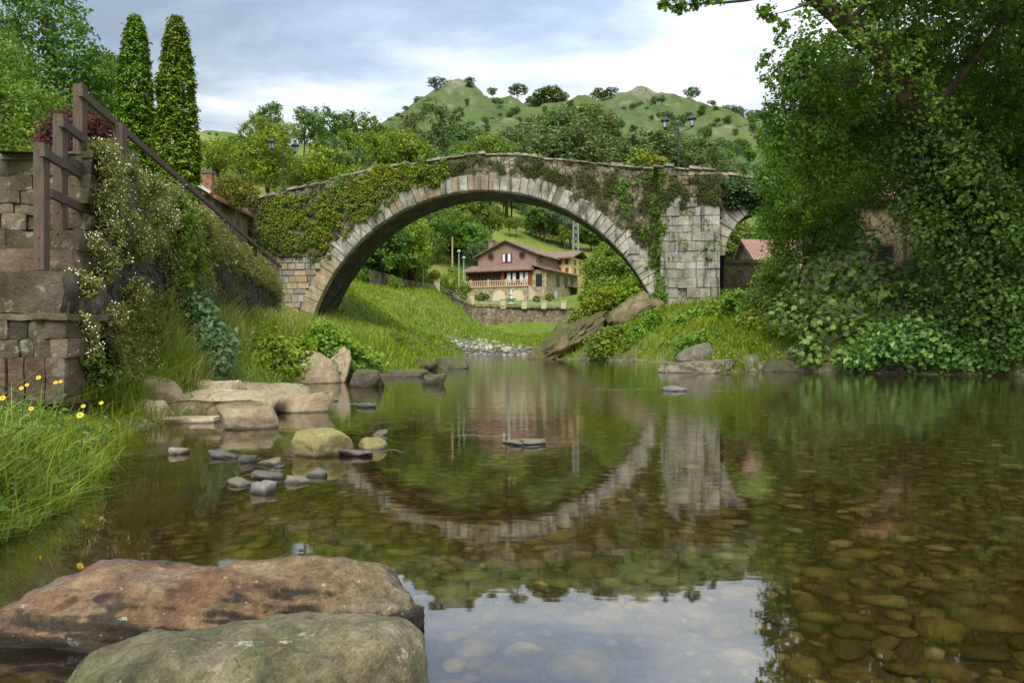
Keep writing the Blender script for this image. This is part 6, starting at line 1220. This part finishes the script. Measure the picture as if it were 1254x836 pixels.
bt_ = scat(420, (-160, 165), (3.4, 8.0), rg, 0.05, 1.6); nl = np.tile((0.1, -0.5, 0.9), (len(bt_), 1)) + rg.normal(size=(len(bt_), 3)) * 0.3
solo('broad_weeds', [tufts(bt_ + (0, 0, 0.16), nl, 5, 0.07, 0.075, 0.036, rg)], L_DOCK, 'broad leaved weeds growing through the near grass', 'weeds', (-3.5, 6, 0.3), kind='stuff')
# yellow flowers
YP = plain('yellow petals', (0.75, 0.46, 0.01), 0.6, 0.15); YC = plain('orange flower centre', (0.5, 0.22, 0.01), 0.7, 0.1); STM = plain('green stem', (0.07, 0.11, 0.02), 0.7)
def flower(px, py, D, label, r=0.022):
    c = P(px, py, D); zb = G1(c[0], c[1]); t = thing('yellow_wildflower', label, 'flower', (c[0], c[1], zb), 'yellow wildflowers in the near grass')
    part('stem', tube(bez([(c[0] - 0.02, c[1] + 0.02, zb - 0.02), (c[0] + 0.01, c[1], (zb + c[2]) / 2), c], 4), 0.004, 5), STM, t)
    nrm = unit(np.array((0.1, -0.8, 0.6))); tx = unit(np.cross(nrm, (0, 0, 1))); ty = np.cross(nrm, tx); ch = []
    for k in range(9):
        a = k * 2 * math.pi / 9; d = tx * math.cos(a) + ty * math.sin(a); s = np.cross(nrm, d); ch.append((np.array([c + d * r * 0.2, c + d * r * 0.65 + s * r * 0.30, c + d * r * 1.1 - nrm * r * 0.1, c + d * r * 0.65 - s * r * 0.30]), np.array([(0, 1, 2, 3)])))
    hd = part('flower_head', ch, YP, t); part('centre', [(ICO[1][0] * r * 0.33 + c - nrm * -0.003, ICO[1][1])], YC, hd)
    b_ = c - (0, 0, 0.12); part('stem_leaves', [leaves(np.array([b_ + (0.03, 0, 0), b_ + (-0.03, 0, 0.03), b_ - (0, 0, 0.06)]), np.array([(0.3, -0.4, 1), (-0.4, -0.3, 1), (0.2, -0.5, 1)]), 0.09, 0.03, rg)], L_DOCK, t)
for px, py, D, lab, r in ((98, 508, 5.4, 'largest yellow flower, lowest at the right of the grass clump', .024), (3, 487, 5.8, 'yellow flower at the very left edge of the photo', .022), (47, 462, 6.4, 'topmost yellow flower above the grass clump', .020), (26, 475, 6.4, 'yellow flower between the edge and the topmost flower', .018), (33, 471, 6.6, 'small yellow flower just under the topmost one', .017), (68, 468, 6.8, 'yellow flower right of the topmost flower', .018), (74, 467, 6.8, 'yellow flower of a close pair right of the top', .016), (38, 500, 5.8, 'yellow flower low over the middle of the grass', .019), (102, 497, 6.6, 'yellow flower just above the largest one', .018), (124, 493, 6.8, 'yellow flower farthest right, near the tan rock', .018)): flower(px, py, D, lab, r)
# left bank grass
bank = lambda x, y: (y > 10.9) & notterr(x, y) & ~((y < 9.8) & (x < -4.9))
b = scat(26000, (95, 480), (9.2, 48), rg, 0.25, 9, bank); Dd = b[:, 1]
solo('bank_grass', [grass(b, (0.22 + 0.30 * rg.random(len(b))) * np.clip(Dd / 16, 0.7, 1.3), 0.0016 * Dd ** 0.9 * 0.75 + 0.006, rg, 0.6, 0.7)], L_GRS, 'green grass covering the left bank below the wall', 'grass', (-6, 16, 1), kind='stuff')
b = scat(34000, (120, 400), (10.2, 40), rg, 0.7, 9, lambda x, y: bank(x, y) & (fbm(np.stack([x, y, 0 * x], -1) * 0.45, 2, 13) > -0.25)); Dd = b[:, 1]
solo('tall_grass', [grass(b, 0.35 + 0.45 * rg.random(len(b)), 0.0010 * Dd ** 0.9 * 0.75 + 0.004, rg, 0.45, 0.7, (0.3, -0.1, 0))], L_TALL, 'tall straw coloured seeding grass in front of the dark wall', 'grass', (-6, 20, 1), kind='stuff')
b = scat(26000, (395, 720), (50, 127), rg, 0.6, 60, lambda x, y: np.hypot(x + 0.9, (y - 70) / 1.8) > 6); solo('meadow_grass', [grass(b, 0.22 + 0.30 * rg.random(len(b)), 0.035 + 0.00045 * b[:, 1], rg, 0.6, 0.6)], L_MEAD, 'bright green grass slope beyond the arch', 'grass', (-8, 80, 2), kind='stuff')
b = scat(20000, (640, 1000), (25.5, 54), rg, 0.3, 12); solo('right_bank_grass', [grass(b, 0.22 + 0.35 * rg.random(len(b)), 0.018 + 0.0006 * b[:, 1], rg, 0.6, 0.7)], L_MEAD, 'bright grass on the right bank below the pier', 'grass', (9, 42, 2), kind='stuff')
b = scat(16000, (420, 610), (20, 58), rg, 0.15, 9); solo('slope_grass', [grass(b, 0.20 + 0.28 * rg.random(len(b)), 0.012 + 0.0006 * b[:, 1], rg, 0.6, 0.7)], L_MEAD, 'bright grass at the foot of the slope under the arch', 'grass', (-5, 40, 1), kind='stuff')
b = scat(9000, (100, 420), (8.8, 22), rg, 0.0, 0.5); solo('waterside_grass', [grass(b, 0.15 + 0.25 * rg.random(len(b)), 0.010, rg, 0.9, 1.0, (0.6, -0.4, 0))], L_GRS, 'grass fringe at the left waterline behind the rocks', 'grass', (-5, 13, 0.2), kind='stuff')
tz_ = scat(9000, (-300, 360), (10, 34), rg, 0.5, 99, lambda x, y: (sdist(TERR, x, y) < -0.05)); solo('terrace_grass', [grass(tz_, 0.15 + 0.25 * rg.random(len(tz_)), 0.016, rg, 0.6, 0.6)], L_GRS, 'grass on the terrace behind the handrail', 'grass', (-9, 20, 2.9), kind='stuff')
def tuft_on(px, py, D, n, hgt, label, mat, r=0.18):
    c = P(px, py, D); a = rg.random(n) * 6.28; q = np.sqrt(rg.random(n)) * r; solo('grass_tuft', [grass(np.stack([c[0] + q * np.cos(a), c[1] + q * np.sin(a), c[2] + 0 * a], -1), hgt * (0.5 + 0.5 * rg.random(n)), 0.012, rg, 0.9, 1.0)], mat, label, 'grass', c, kind='stuff')
tuft_on(208, 472, 12.4, 420, 0.30, 'grass tuft growing on the big pale rock', L_TALL, 0.24); tuft_on(88, 488, 9.0, 500, 0.25, 'short grass tuft beside the stone slab', L_GRS, 0.26); tuft_on(505, 445, 29.5, 300, 0.35, 'yellowish grass tuft on the dark ledge', L_TALL, 0.9)

b = scat(5000, (105, 260), (9.3, 12.5), rg, 0.45, 9, lambda x, y: notterr(x, y) & (x < -4.75)); solo('lime_grass', [grass(b, 0.35 + 0.45 * rg.random(len(b)), 0.009, rg, 0.6, 0.9, (0.3, -0.3, 0))], L_GRS, 'long lime green grass at the foot of the wall beside the steps', 'grass', (-5.1, 10.5, 0.5), kind='stuff')
# leafy plants along the left bank
def shrub(name, label, lst, nt, nl, tr, L, W, mat, seed, r0=0.03):
    bl = pxblobs(lst); rr_ = np.random.default_rng(seed); c = np.mean([q[0] for q in bl], 0); z = G1(c[0], c[1]); return make_tree(name, label, (c[0], c[1], z), bl, nt, nl, tr, L, W, mat, seed, r0, cat='bush', fill=0.25, frac=0.2, lo=0.45, hi=1.2)
shrub('broad_weed', 'blue green broad leaved weed in the tall grass below the wall', [(240, 382, 13.5, 16, 1), (258, 402, 13.3, 18, 1), (270, 425, 13, 18, 1), (225, 374, 13.8, 10, 1), (262, 448, 12.8, 18, 1), (248, 430, 13, 16, 1)], 190, 7, 0.15, 0.12, 0.08, L_TEAL, 101)
shrub('bramble_bush', 'bright leafy bramble spilling over the rock buttress', [(395, 415, 20.6, 20, 1), (420, 430, 20.8, 22, 1), (440, 440, 21, 18, 1), (405, 440, 20.5, 18, 1), (455, 448, 21.5, 14, 1)], 330, 10, 0.13, 0.12, 0.085, L_LITE, 102)
shrub('leafy_shrub', 'low leafy shrub between the tall grass and the buttress', [(330, 430, 17, 24, 1), (352, 445, 17.2, 20, 1), (310, 450, 16.5, 20, 1), (365, 425, 18, 16, 1), (340, 460, 17, 18, 1)], 330, 10, 0.12, 0.10, 0.065, L_LITE, 103)
shrub('dark_weed', 'dark green weed at the foot of the stone steps', [(105, 445, 9.0, 18, 1), (122, 460, 9.1, 15, 1), (98, 465, 9.0, 12, 1)], 170, 9, 0.05, 0.06, 0.04, L_DOCK, 104)
shrub('leafy_shrub', 'light green weeds left of the blue green plant', [(180, 410, 11.6, 14, 1), (205, 425, 12.5, 16, 1), (160, 400, 11.0, 12, 1)], 150, 9, 0.07, 0.06, 0.035, L_LITE, 105)
# right bank bushes below the pier
for lab, lst, m, sd in (('dense green bush at the water under the tilted slab', [(735, 425, 46, 18, 1), (755, 415, 46.5, 18, 1), (770, 430, 45.5, 16, 1)], L_MID, 111), ('dark leafy bush on the bank left of the pier foot', [(790, 412, 45, 22, 1), (812, 425, 44, 20, 1), (800, 395, 46, 16, 1)], L_MID, 112), ('dense bramble right of the pier foot', [(838, 405, 43, 22, 1), (860, 392, 43.5, 22, 1), (835, 425, 41.5, 18, 1), (870, 410, 42, 18, 1)], L_MID, 113), ('yellow green bush between pier and side arch', [(890, 380, 41, 20, 1), (905, 400, 39, 20, 1), (885, 415, 38, 16, 1), (915, 420, 35, 16, 1)], L_LITE, 114), ('low scrub above the right waterside rocks', [(925, 405, 33, 22, 1), (945, 420, 31, 18, 1), (905, 430, 31, 14, 1)], L_LITE, 115), ('dark bramble thicket above the low grey bank rock', [(845, 432, 34, 16, 1), (868, 426, 33, 18, 1), (892, 428, 32, 16, 1)], L_MID, 118), ('leafy dark bush in front of the side arch', [(905, 375, 37, 20, 1), (925, 392, 35, 20, 1), (890, 395, 38, 16, 1)], L_MID, 119), ('low bush beside the great tilted slab top', [(742, 366, 50.5, 12, 1), (724, 378, 50.5, 11, 1), (706, 390, 50.4, 9, 1)], L_LITE, 116), ('grassy shrub over the orange outcrop', [(768, 358, 51.5, 12, 1), (790, 356, 51.5, 10, 1), (755, 362, 51, 9, 1)], L_LITE, 117)):
    shrub('bank_bush', lab, lst, 300, 10, 0.28, 0.20, 0.14, m, sd, 0.05)

# ivy and creepers on the bridge
def inpoly(poly, x, y): return sdist(np.asarray(poly, float), x, y)
def creeper(name, label, poly, n, nl, L, W, mat, seed, bulge=0.25, v0=-0.03, thr=-0.3, tr=0.13, hang=0.0, kind='stuff'):
    k = np.random.default_rng(seed); po = np.asarray(poly, float); x = k.uniform(po[:, 0].min() - 6, po[:, 0].max() + 6, n * 3); y = k.uniform(po[:, 1].min() - 6, po[:, 1].max() + 6, n * 3)
    d = inpoly(po, x, y) + 7 * fbm(np.stack([x, y, 0 * x], -1) / 14, 3, seed); m = (d < 0) & (fbm(np.stack([x, y, 0 * x + 5], -1) / 11, 3, seed + 2) > thr); x, y, d = x[m][:n], y[m][:n], d[m][:n]
    uz = np.array([BP(a, b_) for a, b_ in zip(x, y)]); thick = bulge * smooth(0, 14, -d) * (0.35 + 0.65 * np.clip(0.5 + fbm(np.stack([x, y, 0 * x], -1) / 8, 2, seed + 4), 0, 1.2))
    onp = (uz[:, 0] > UP0 - 0.05) & (uz[:, 0] < UP1 + 0.05); vv = v0 - thick * k.random(len(x)) + np.where(onp, PV, 0)
    p = BW(uz[:, 0], vv, uz[:, 1]); nn = np.tile((-BN[0], -BN[1], 0.35), (len(p), 1))
    return solo(name, [tufts(p, nn, nl, tr, L, W, k, up=0.25, jit=0.9)], mat, label, 'ivy', (p[:, 0].mean(), p[:, 1].mean(), p[:, 2].min()), kind=kind)
L_IVY = leaf_mat('yellow green ivy leaf', ((0.10, 0.16, 0.014), (0.23, 0.30, 0.026), (0.38, 0.40, 0.05)), 0.3, 0.45)  # brighter yellow-green leaf tones for the left half of the bridge
L_CRP2 = leaf_mat('olive creeper leaf', ((0.055, 0.062, 0.016), (0.095, 0.108, 0.028), (0.155, 0.165, 0.05)), 0.25)
IVP = [(316, 268), (330, 243), (400, 224), (460, 208), (520, 199), (546, 197), (545, 212), (525, 226), (495, 236), (470, 250), (445, 272), (420, 292), (398, 306), (345, 310), (318, 296)]
creeper('ivy', 'bright green ivy blanket on the left half of the bridge', IVP, 2300, 8, 0.11, 0.09, L_IVY, 201, 0.2, thr=-0.05)
creeper('ivy', 'dull green ivy between the brighter leaves on the left half', IVP, 900, 8, 0.11, 0.09, L_MID, 212, 0.16, thr=0.0)
creeper('creeper', 'brown dry creeper patches within the left ivy', IVP, 700, 7, 0.12, 0.08, L_CRP2, 213, 0.12, thr=-0.1)
creeper('ivy', 'dark ivy clump hanging at the bridge crest edge', [(495, 206), (546, 196), (548, 214), (530, 226), (500, 222)], 420, 8, 0.16, 0.13, L_MID, 202, 0.3)
creeper('creeper', 'brown olive creeper over the left spandrel end', [(255, 262), (330, 240), (345, 310), (400, 312), (380, 320), (300, 318), (262, 300)], 900, 7, 0.15, 0.10, L_CRP2, 203, 0.18, thr=-0.1)
creeper('creeper', 'brown olive creeper along the crown of the bridge', [(545, 198), (600, 194), (680, 202), (690, 232), (640, 216), (590, 208), (548, 214)], 1500, 7, 0.08, 0.055, L_CRP2, 204, 0.08, thr=-0.05)
creeper('creeper', 'dense olive creeper over the right spandrel', [(640, 208), (690, 204), (760, 210), (808, 214), (808, 330), (797, 318), (775, 288), (740, 262), (700, 238), (660, 222)], 2200, 8, 0.085, 0.06, L_CRP2, 205, 0.10, thr=-0.12, tr=0.11)
creeper('ivy', 'green ivy streaks among the olive creeper on the right spandrel', [(740, 225), (808, 215), (808, 345), (796, 330), (780, 300), (755, 270)], 380, 8, 0.11, 0.09, L_MID, 206, 0.18, thr=0.15)
creeper('creeper', 'mossy creeper covering the top of the pier', [(804, 214), (886, 217), (886, 258), (860, 250), (830, 256), (804, 262)], 1300, 8, 0.085, 0.06, L_CRP2, 207, 0.10, thr=-0.2)
creeper('ivy', 'ivy trail down the left corner of the pier', [(801, 215), (813, 215), (811, 300), (809, 385), (802, 380), (800, 300)], 420, 8, 0.11, 0.085, L_MID, 208, 0.14, thr=-0.4)
creeper('ivy', 'scattered weeds in the joints of the pier', [(808, 262), (880, 262), (880, 340), (808, 320)], 90, 7, 0.12, 0.08, L_MID, 209, 0.05, thr=0.2)
creeper('ivy', 'dark glossy ivy bush over the side arch', [(884, 222), (955, 226), (955, 258), (925, 256), (900, 254), (884, 252)], 850, 9, 0.20, 0.15, leaf_mat('dark ivy', ((0.02, 0.045, 0.01), (0.045, 0.085, 0.018), (0.09, 0.14, 0.03)), 0.2, 0.4, 0.45), 210, 0.9, thr=-0.6, tr=0.18)
creeper('ivy', 'thin ivy strand hanging from the arch edge', [(458, 255), (462, 255), (462, 272), (459, 272)], 30, 6, 0.10, 0.07, L_CRP2, 211, 0.05, thr=-2)

creeper('creeper', 'ragged weeds growing along the top of the parapet', [(300, 246), (400, 219), (520, 194), (600, 186), (700, 193), (830, 205), (884, 209), (884, 214), (830, 211), (700, 199), (600, 192), (520, 200), (400, 226), (300, 252)], 650, 8, 0.10, 0.05, L_CRP2, 214, 0.1, thr=0.0)
# the overgrown face of the terrace wall
def wallveg(name, label, n, srange, trange, thr, nl, tr, L, W, mat, seed, out=0.1, scale=0.8):
    k = np.random.default_rng(seed); u = k.random(n * 2); s = srange[0] + (srange[1] - srange[0]) * u ** 1.7; t = k.uniform(*trange, n * 2)
    m = fbm(np.stack([s * scale, t * 3 * scale, 0 * s], -1), 3, seed) > thr; s, t = s[m][:n], t[m][:n]; z = 0.2 + (wtop(s) - 0.2) * t
    o = 0.10 * fbm(wallpt(s, z, 0 * s) * 1.7, 4, 14) + 0.22 * (1 - t) + out * k.random(len(s)); p = wallpt(s, z, o); nn = np.tile((wnor[0], wnor[1], 0.4), (len(p), 1))
    return solo(name, [tufts(p, nn, nl, tr, L, W, k, up=0.3, jit=1.0)], mat, label, 'wall plants', wallpt(np.array([s.mean()]), np.array([0.5]), np.array([0.0]))[0], kind='stuff'), p
_, pd = wallveg('wall_plants', 'pale green daisy mats hanging over the near part of the wall', 2900, (0, 7), (0.15, 1.06), -0.25, 9, 0.07, 0.055, 0.022, L_WALL, 301, 0.22)
wallveg('wall_plants', 'light green plants along the top of the long wall', 1900, (4, WL), (0.80, 1.06), -0.2, 9, 0.09, 0.08, 0.032, L_WALL, 302, 0.2)
wallveg('wall_plants', 'brown green growth over the lower face of the long wall', 1300, (3, WL), (0.2, 0.9), 0.05, 9, 0.08, 0.07, 0.026, L_DRY, 303, 0.10)
wallveg('wall_plants', 'leafy weeds covering the foot of the wall near the steps', 1100, (0, 6), (0.12, 0.5), -0.4, 9, 0.07, 0.06, 0.024, L_WALL, 305, 0.15)
wallveg('wall_ivy', 'dark ivy patch in the middle of the wall top', 420, (3.4, 6.0), (0.55, 1.02), -0.5, 8, 0.08, 0.08, 0.065, L_MID, 304, 0.3)
# more mats beside the steps
pm = []
for px, py, D, r in ((118, 250, 9.9, 16), (112, 300, 9.4, 16), (105, 350, 9.0, 18), (125, 330, 9.6, 22), (140, 260, 10.3, 24), (150, 215, 10.6, 20), (165, 300, 10.8, 26), (130, 390, 9.5, 24), (100, 400, 8.9, 16), (160, 360, 10.4, 28), (180, 230, 11.6, 22), (200, 270, 12.4, 20), (90, 340, 9.0, 8), (110, 425, 9.0, 14)):
    q, m_ = blob_points(pxblobs([(px, py, D, r, 0.6)]), 110, rg, 0.4, 1.05, inner=0); pm.append((q, m_))
Q = np.concatenate([a for a, _ in pm]); M = np.concatenate([a for _, a in pm])
solo('daisy_mat', [tufts(Q, M, 9, 0.06, 0.05, 0.022, rg)], L_WALL, 'fleabane mats spilling down beside the stone steps', 'wall plants', (-4.9, 9.4, 0.6), kind='stuff')
QQ = np.concatenate([Q, pd]); sel = QQ[rg.choice(len(QQ), 1500)] + rg.normal(size=(1500, 3)) * 0.05 + (0.05, -0.06, 0.02)
solo('daisies', [leaves(sel, np.tile((0.3, -0.8, 0.5), (1500, 1)) + rg.normal(size=(1500, 3)) * 0.2, 0.017, 0.017, rg, 0.0)], DAISY, 'tiny white daisies scattered over the wall plants', 'flowers', (-5, 10, 1), kind='stuff')

# weeds and dead stems breaking up the grass
for n_w, pr_, Dr_, ok_, L_, W_, m_, lab in ((700, (110, 470), (9.5, 40), bank, 0.075, 0.04, L_DOCK, 'broad leaved weeds scattered through the left bank grass'), (500, (110, 420), (10, 30), bank, 0.06, 0.035, L_LITE, 'pale weeds scattered through the left bank grass'), (900, (420, 700), (30, 120), None, 0.22, 0.13, L_DOCK, 'dark weeds dotted over the slope beyond the arch'), (700, (660, 960), (26, 50), None, 0.13, 0.08, L_LITE, 'leafy weeds on the right bank')):
    b = scat(n_w, pr_, Dr_, rg, 0.4, 40, ok_); solo('bank_weeds', [tufts(b + (0, 0, 0.18 + 0 * L_), np.tile((0, -0.4, 0.9), (len(b), 1)), 8, 0.10 + L_, L_, W_, rg, up=0.6)], m_, lab, 'weeds', (b[:, 0].mean(), b[:, 1].mean(), b[:, 2].mean()), kind='stuff')
b = scat(1300, (420, 720), (45, 125), rg, 0.5, 40, lambda x, y: fbm(np.stack([x, y, 0 * x], -1) * 0.12, 2, 77) > 0.1); solo('dead_stems', [grass(b, 0.4 + 0.4 * rg.random(len(b)), 0.05, rg, 0.5, 0.5)], L_TALL, 'straw coloured dead stems on the slope beyond the arch', 'grass', (-6, 80, 2), kind='stuff')

# pale strips painted in to imitate the bright white streaks of the riffles
def riffle_mat():
    b = NB('painted riffle'); p = b.pos(); n = b.noise(b.mapping(p, (3, 14, 1)), 2.0, 5, 0.7); d = b.n('ShaderNodeBsdfDiffuse'); b.set(d, 0, (0.75, 0.77, 0.78, 1)); t = b.n('ShaderNodeBsdfTransparent')
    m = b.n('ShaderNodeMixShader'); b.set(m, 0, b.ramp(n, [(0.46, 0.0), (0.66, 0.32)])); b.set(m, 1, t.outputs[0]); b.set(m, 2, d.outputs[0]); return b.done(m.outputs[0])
RIFFLE = riffle_mat()
for x0, x1, y, lab in ((555, 625, 534, 'painted riffle streak left of the flat stone in mid stream'), (715, 815, 477, 'long painted riffle line running from the low stone to mid stream'), (846, 905, 478, 'short painted riffle line right of the low stone'), (402, 470, 496, 'painted riffle streak beside the pinkish stone'), (420, 500, 553, 'faint painted riffle streak beside the small tan stone'), (620, 672, 546, 'painted riffle edge below the flat mid stream stone')):
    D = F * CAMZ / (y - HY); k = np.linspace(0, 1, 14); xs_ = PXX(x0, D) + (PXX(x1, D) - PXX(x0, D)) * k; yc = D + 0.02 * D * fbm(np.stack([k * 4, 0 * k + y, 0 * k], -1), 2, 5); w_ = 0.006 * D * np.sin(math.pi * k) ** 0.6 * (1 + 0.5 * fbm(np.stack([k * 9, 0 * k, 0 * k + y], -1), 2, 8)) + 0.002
    V_ = np.concatenate([np.stack([xs_, yc - w_, 0 * k + 0.004], -1), np.stack([xs_, yc + w_, 0 * k + 0.004], -1)]); solo('riffle_streak', [(V_, np.array([(i, i + 1, i + 15, i + 14) for i in range(13)]))], RIFFLE, lab, 'foam', (xs_.mean(), D, 0), kind='stuff')
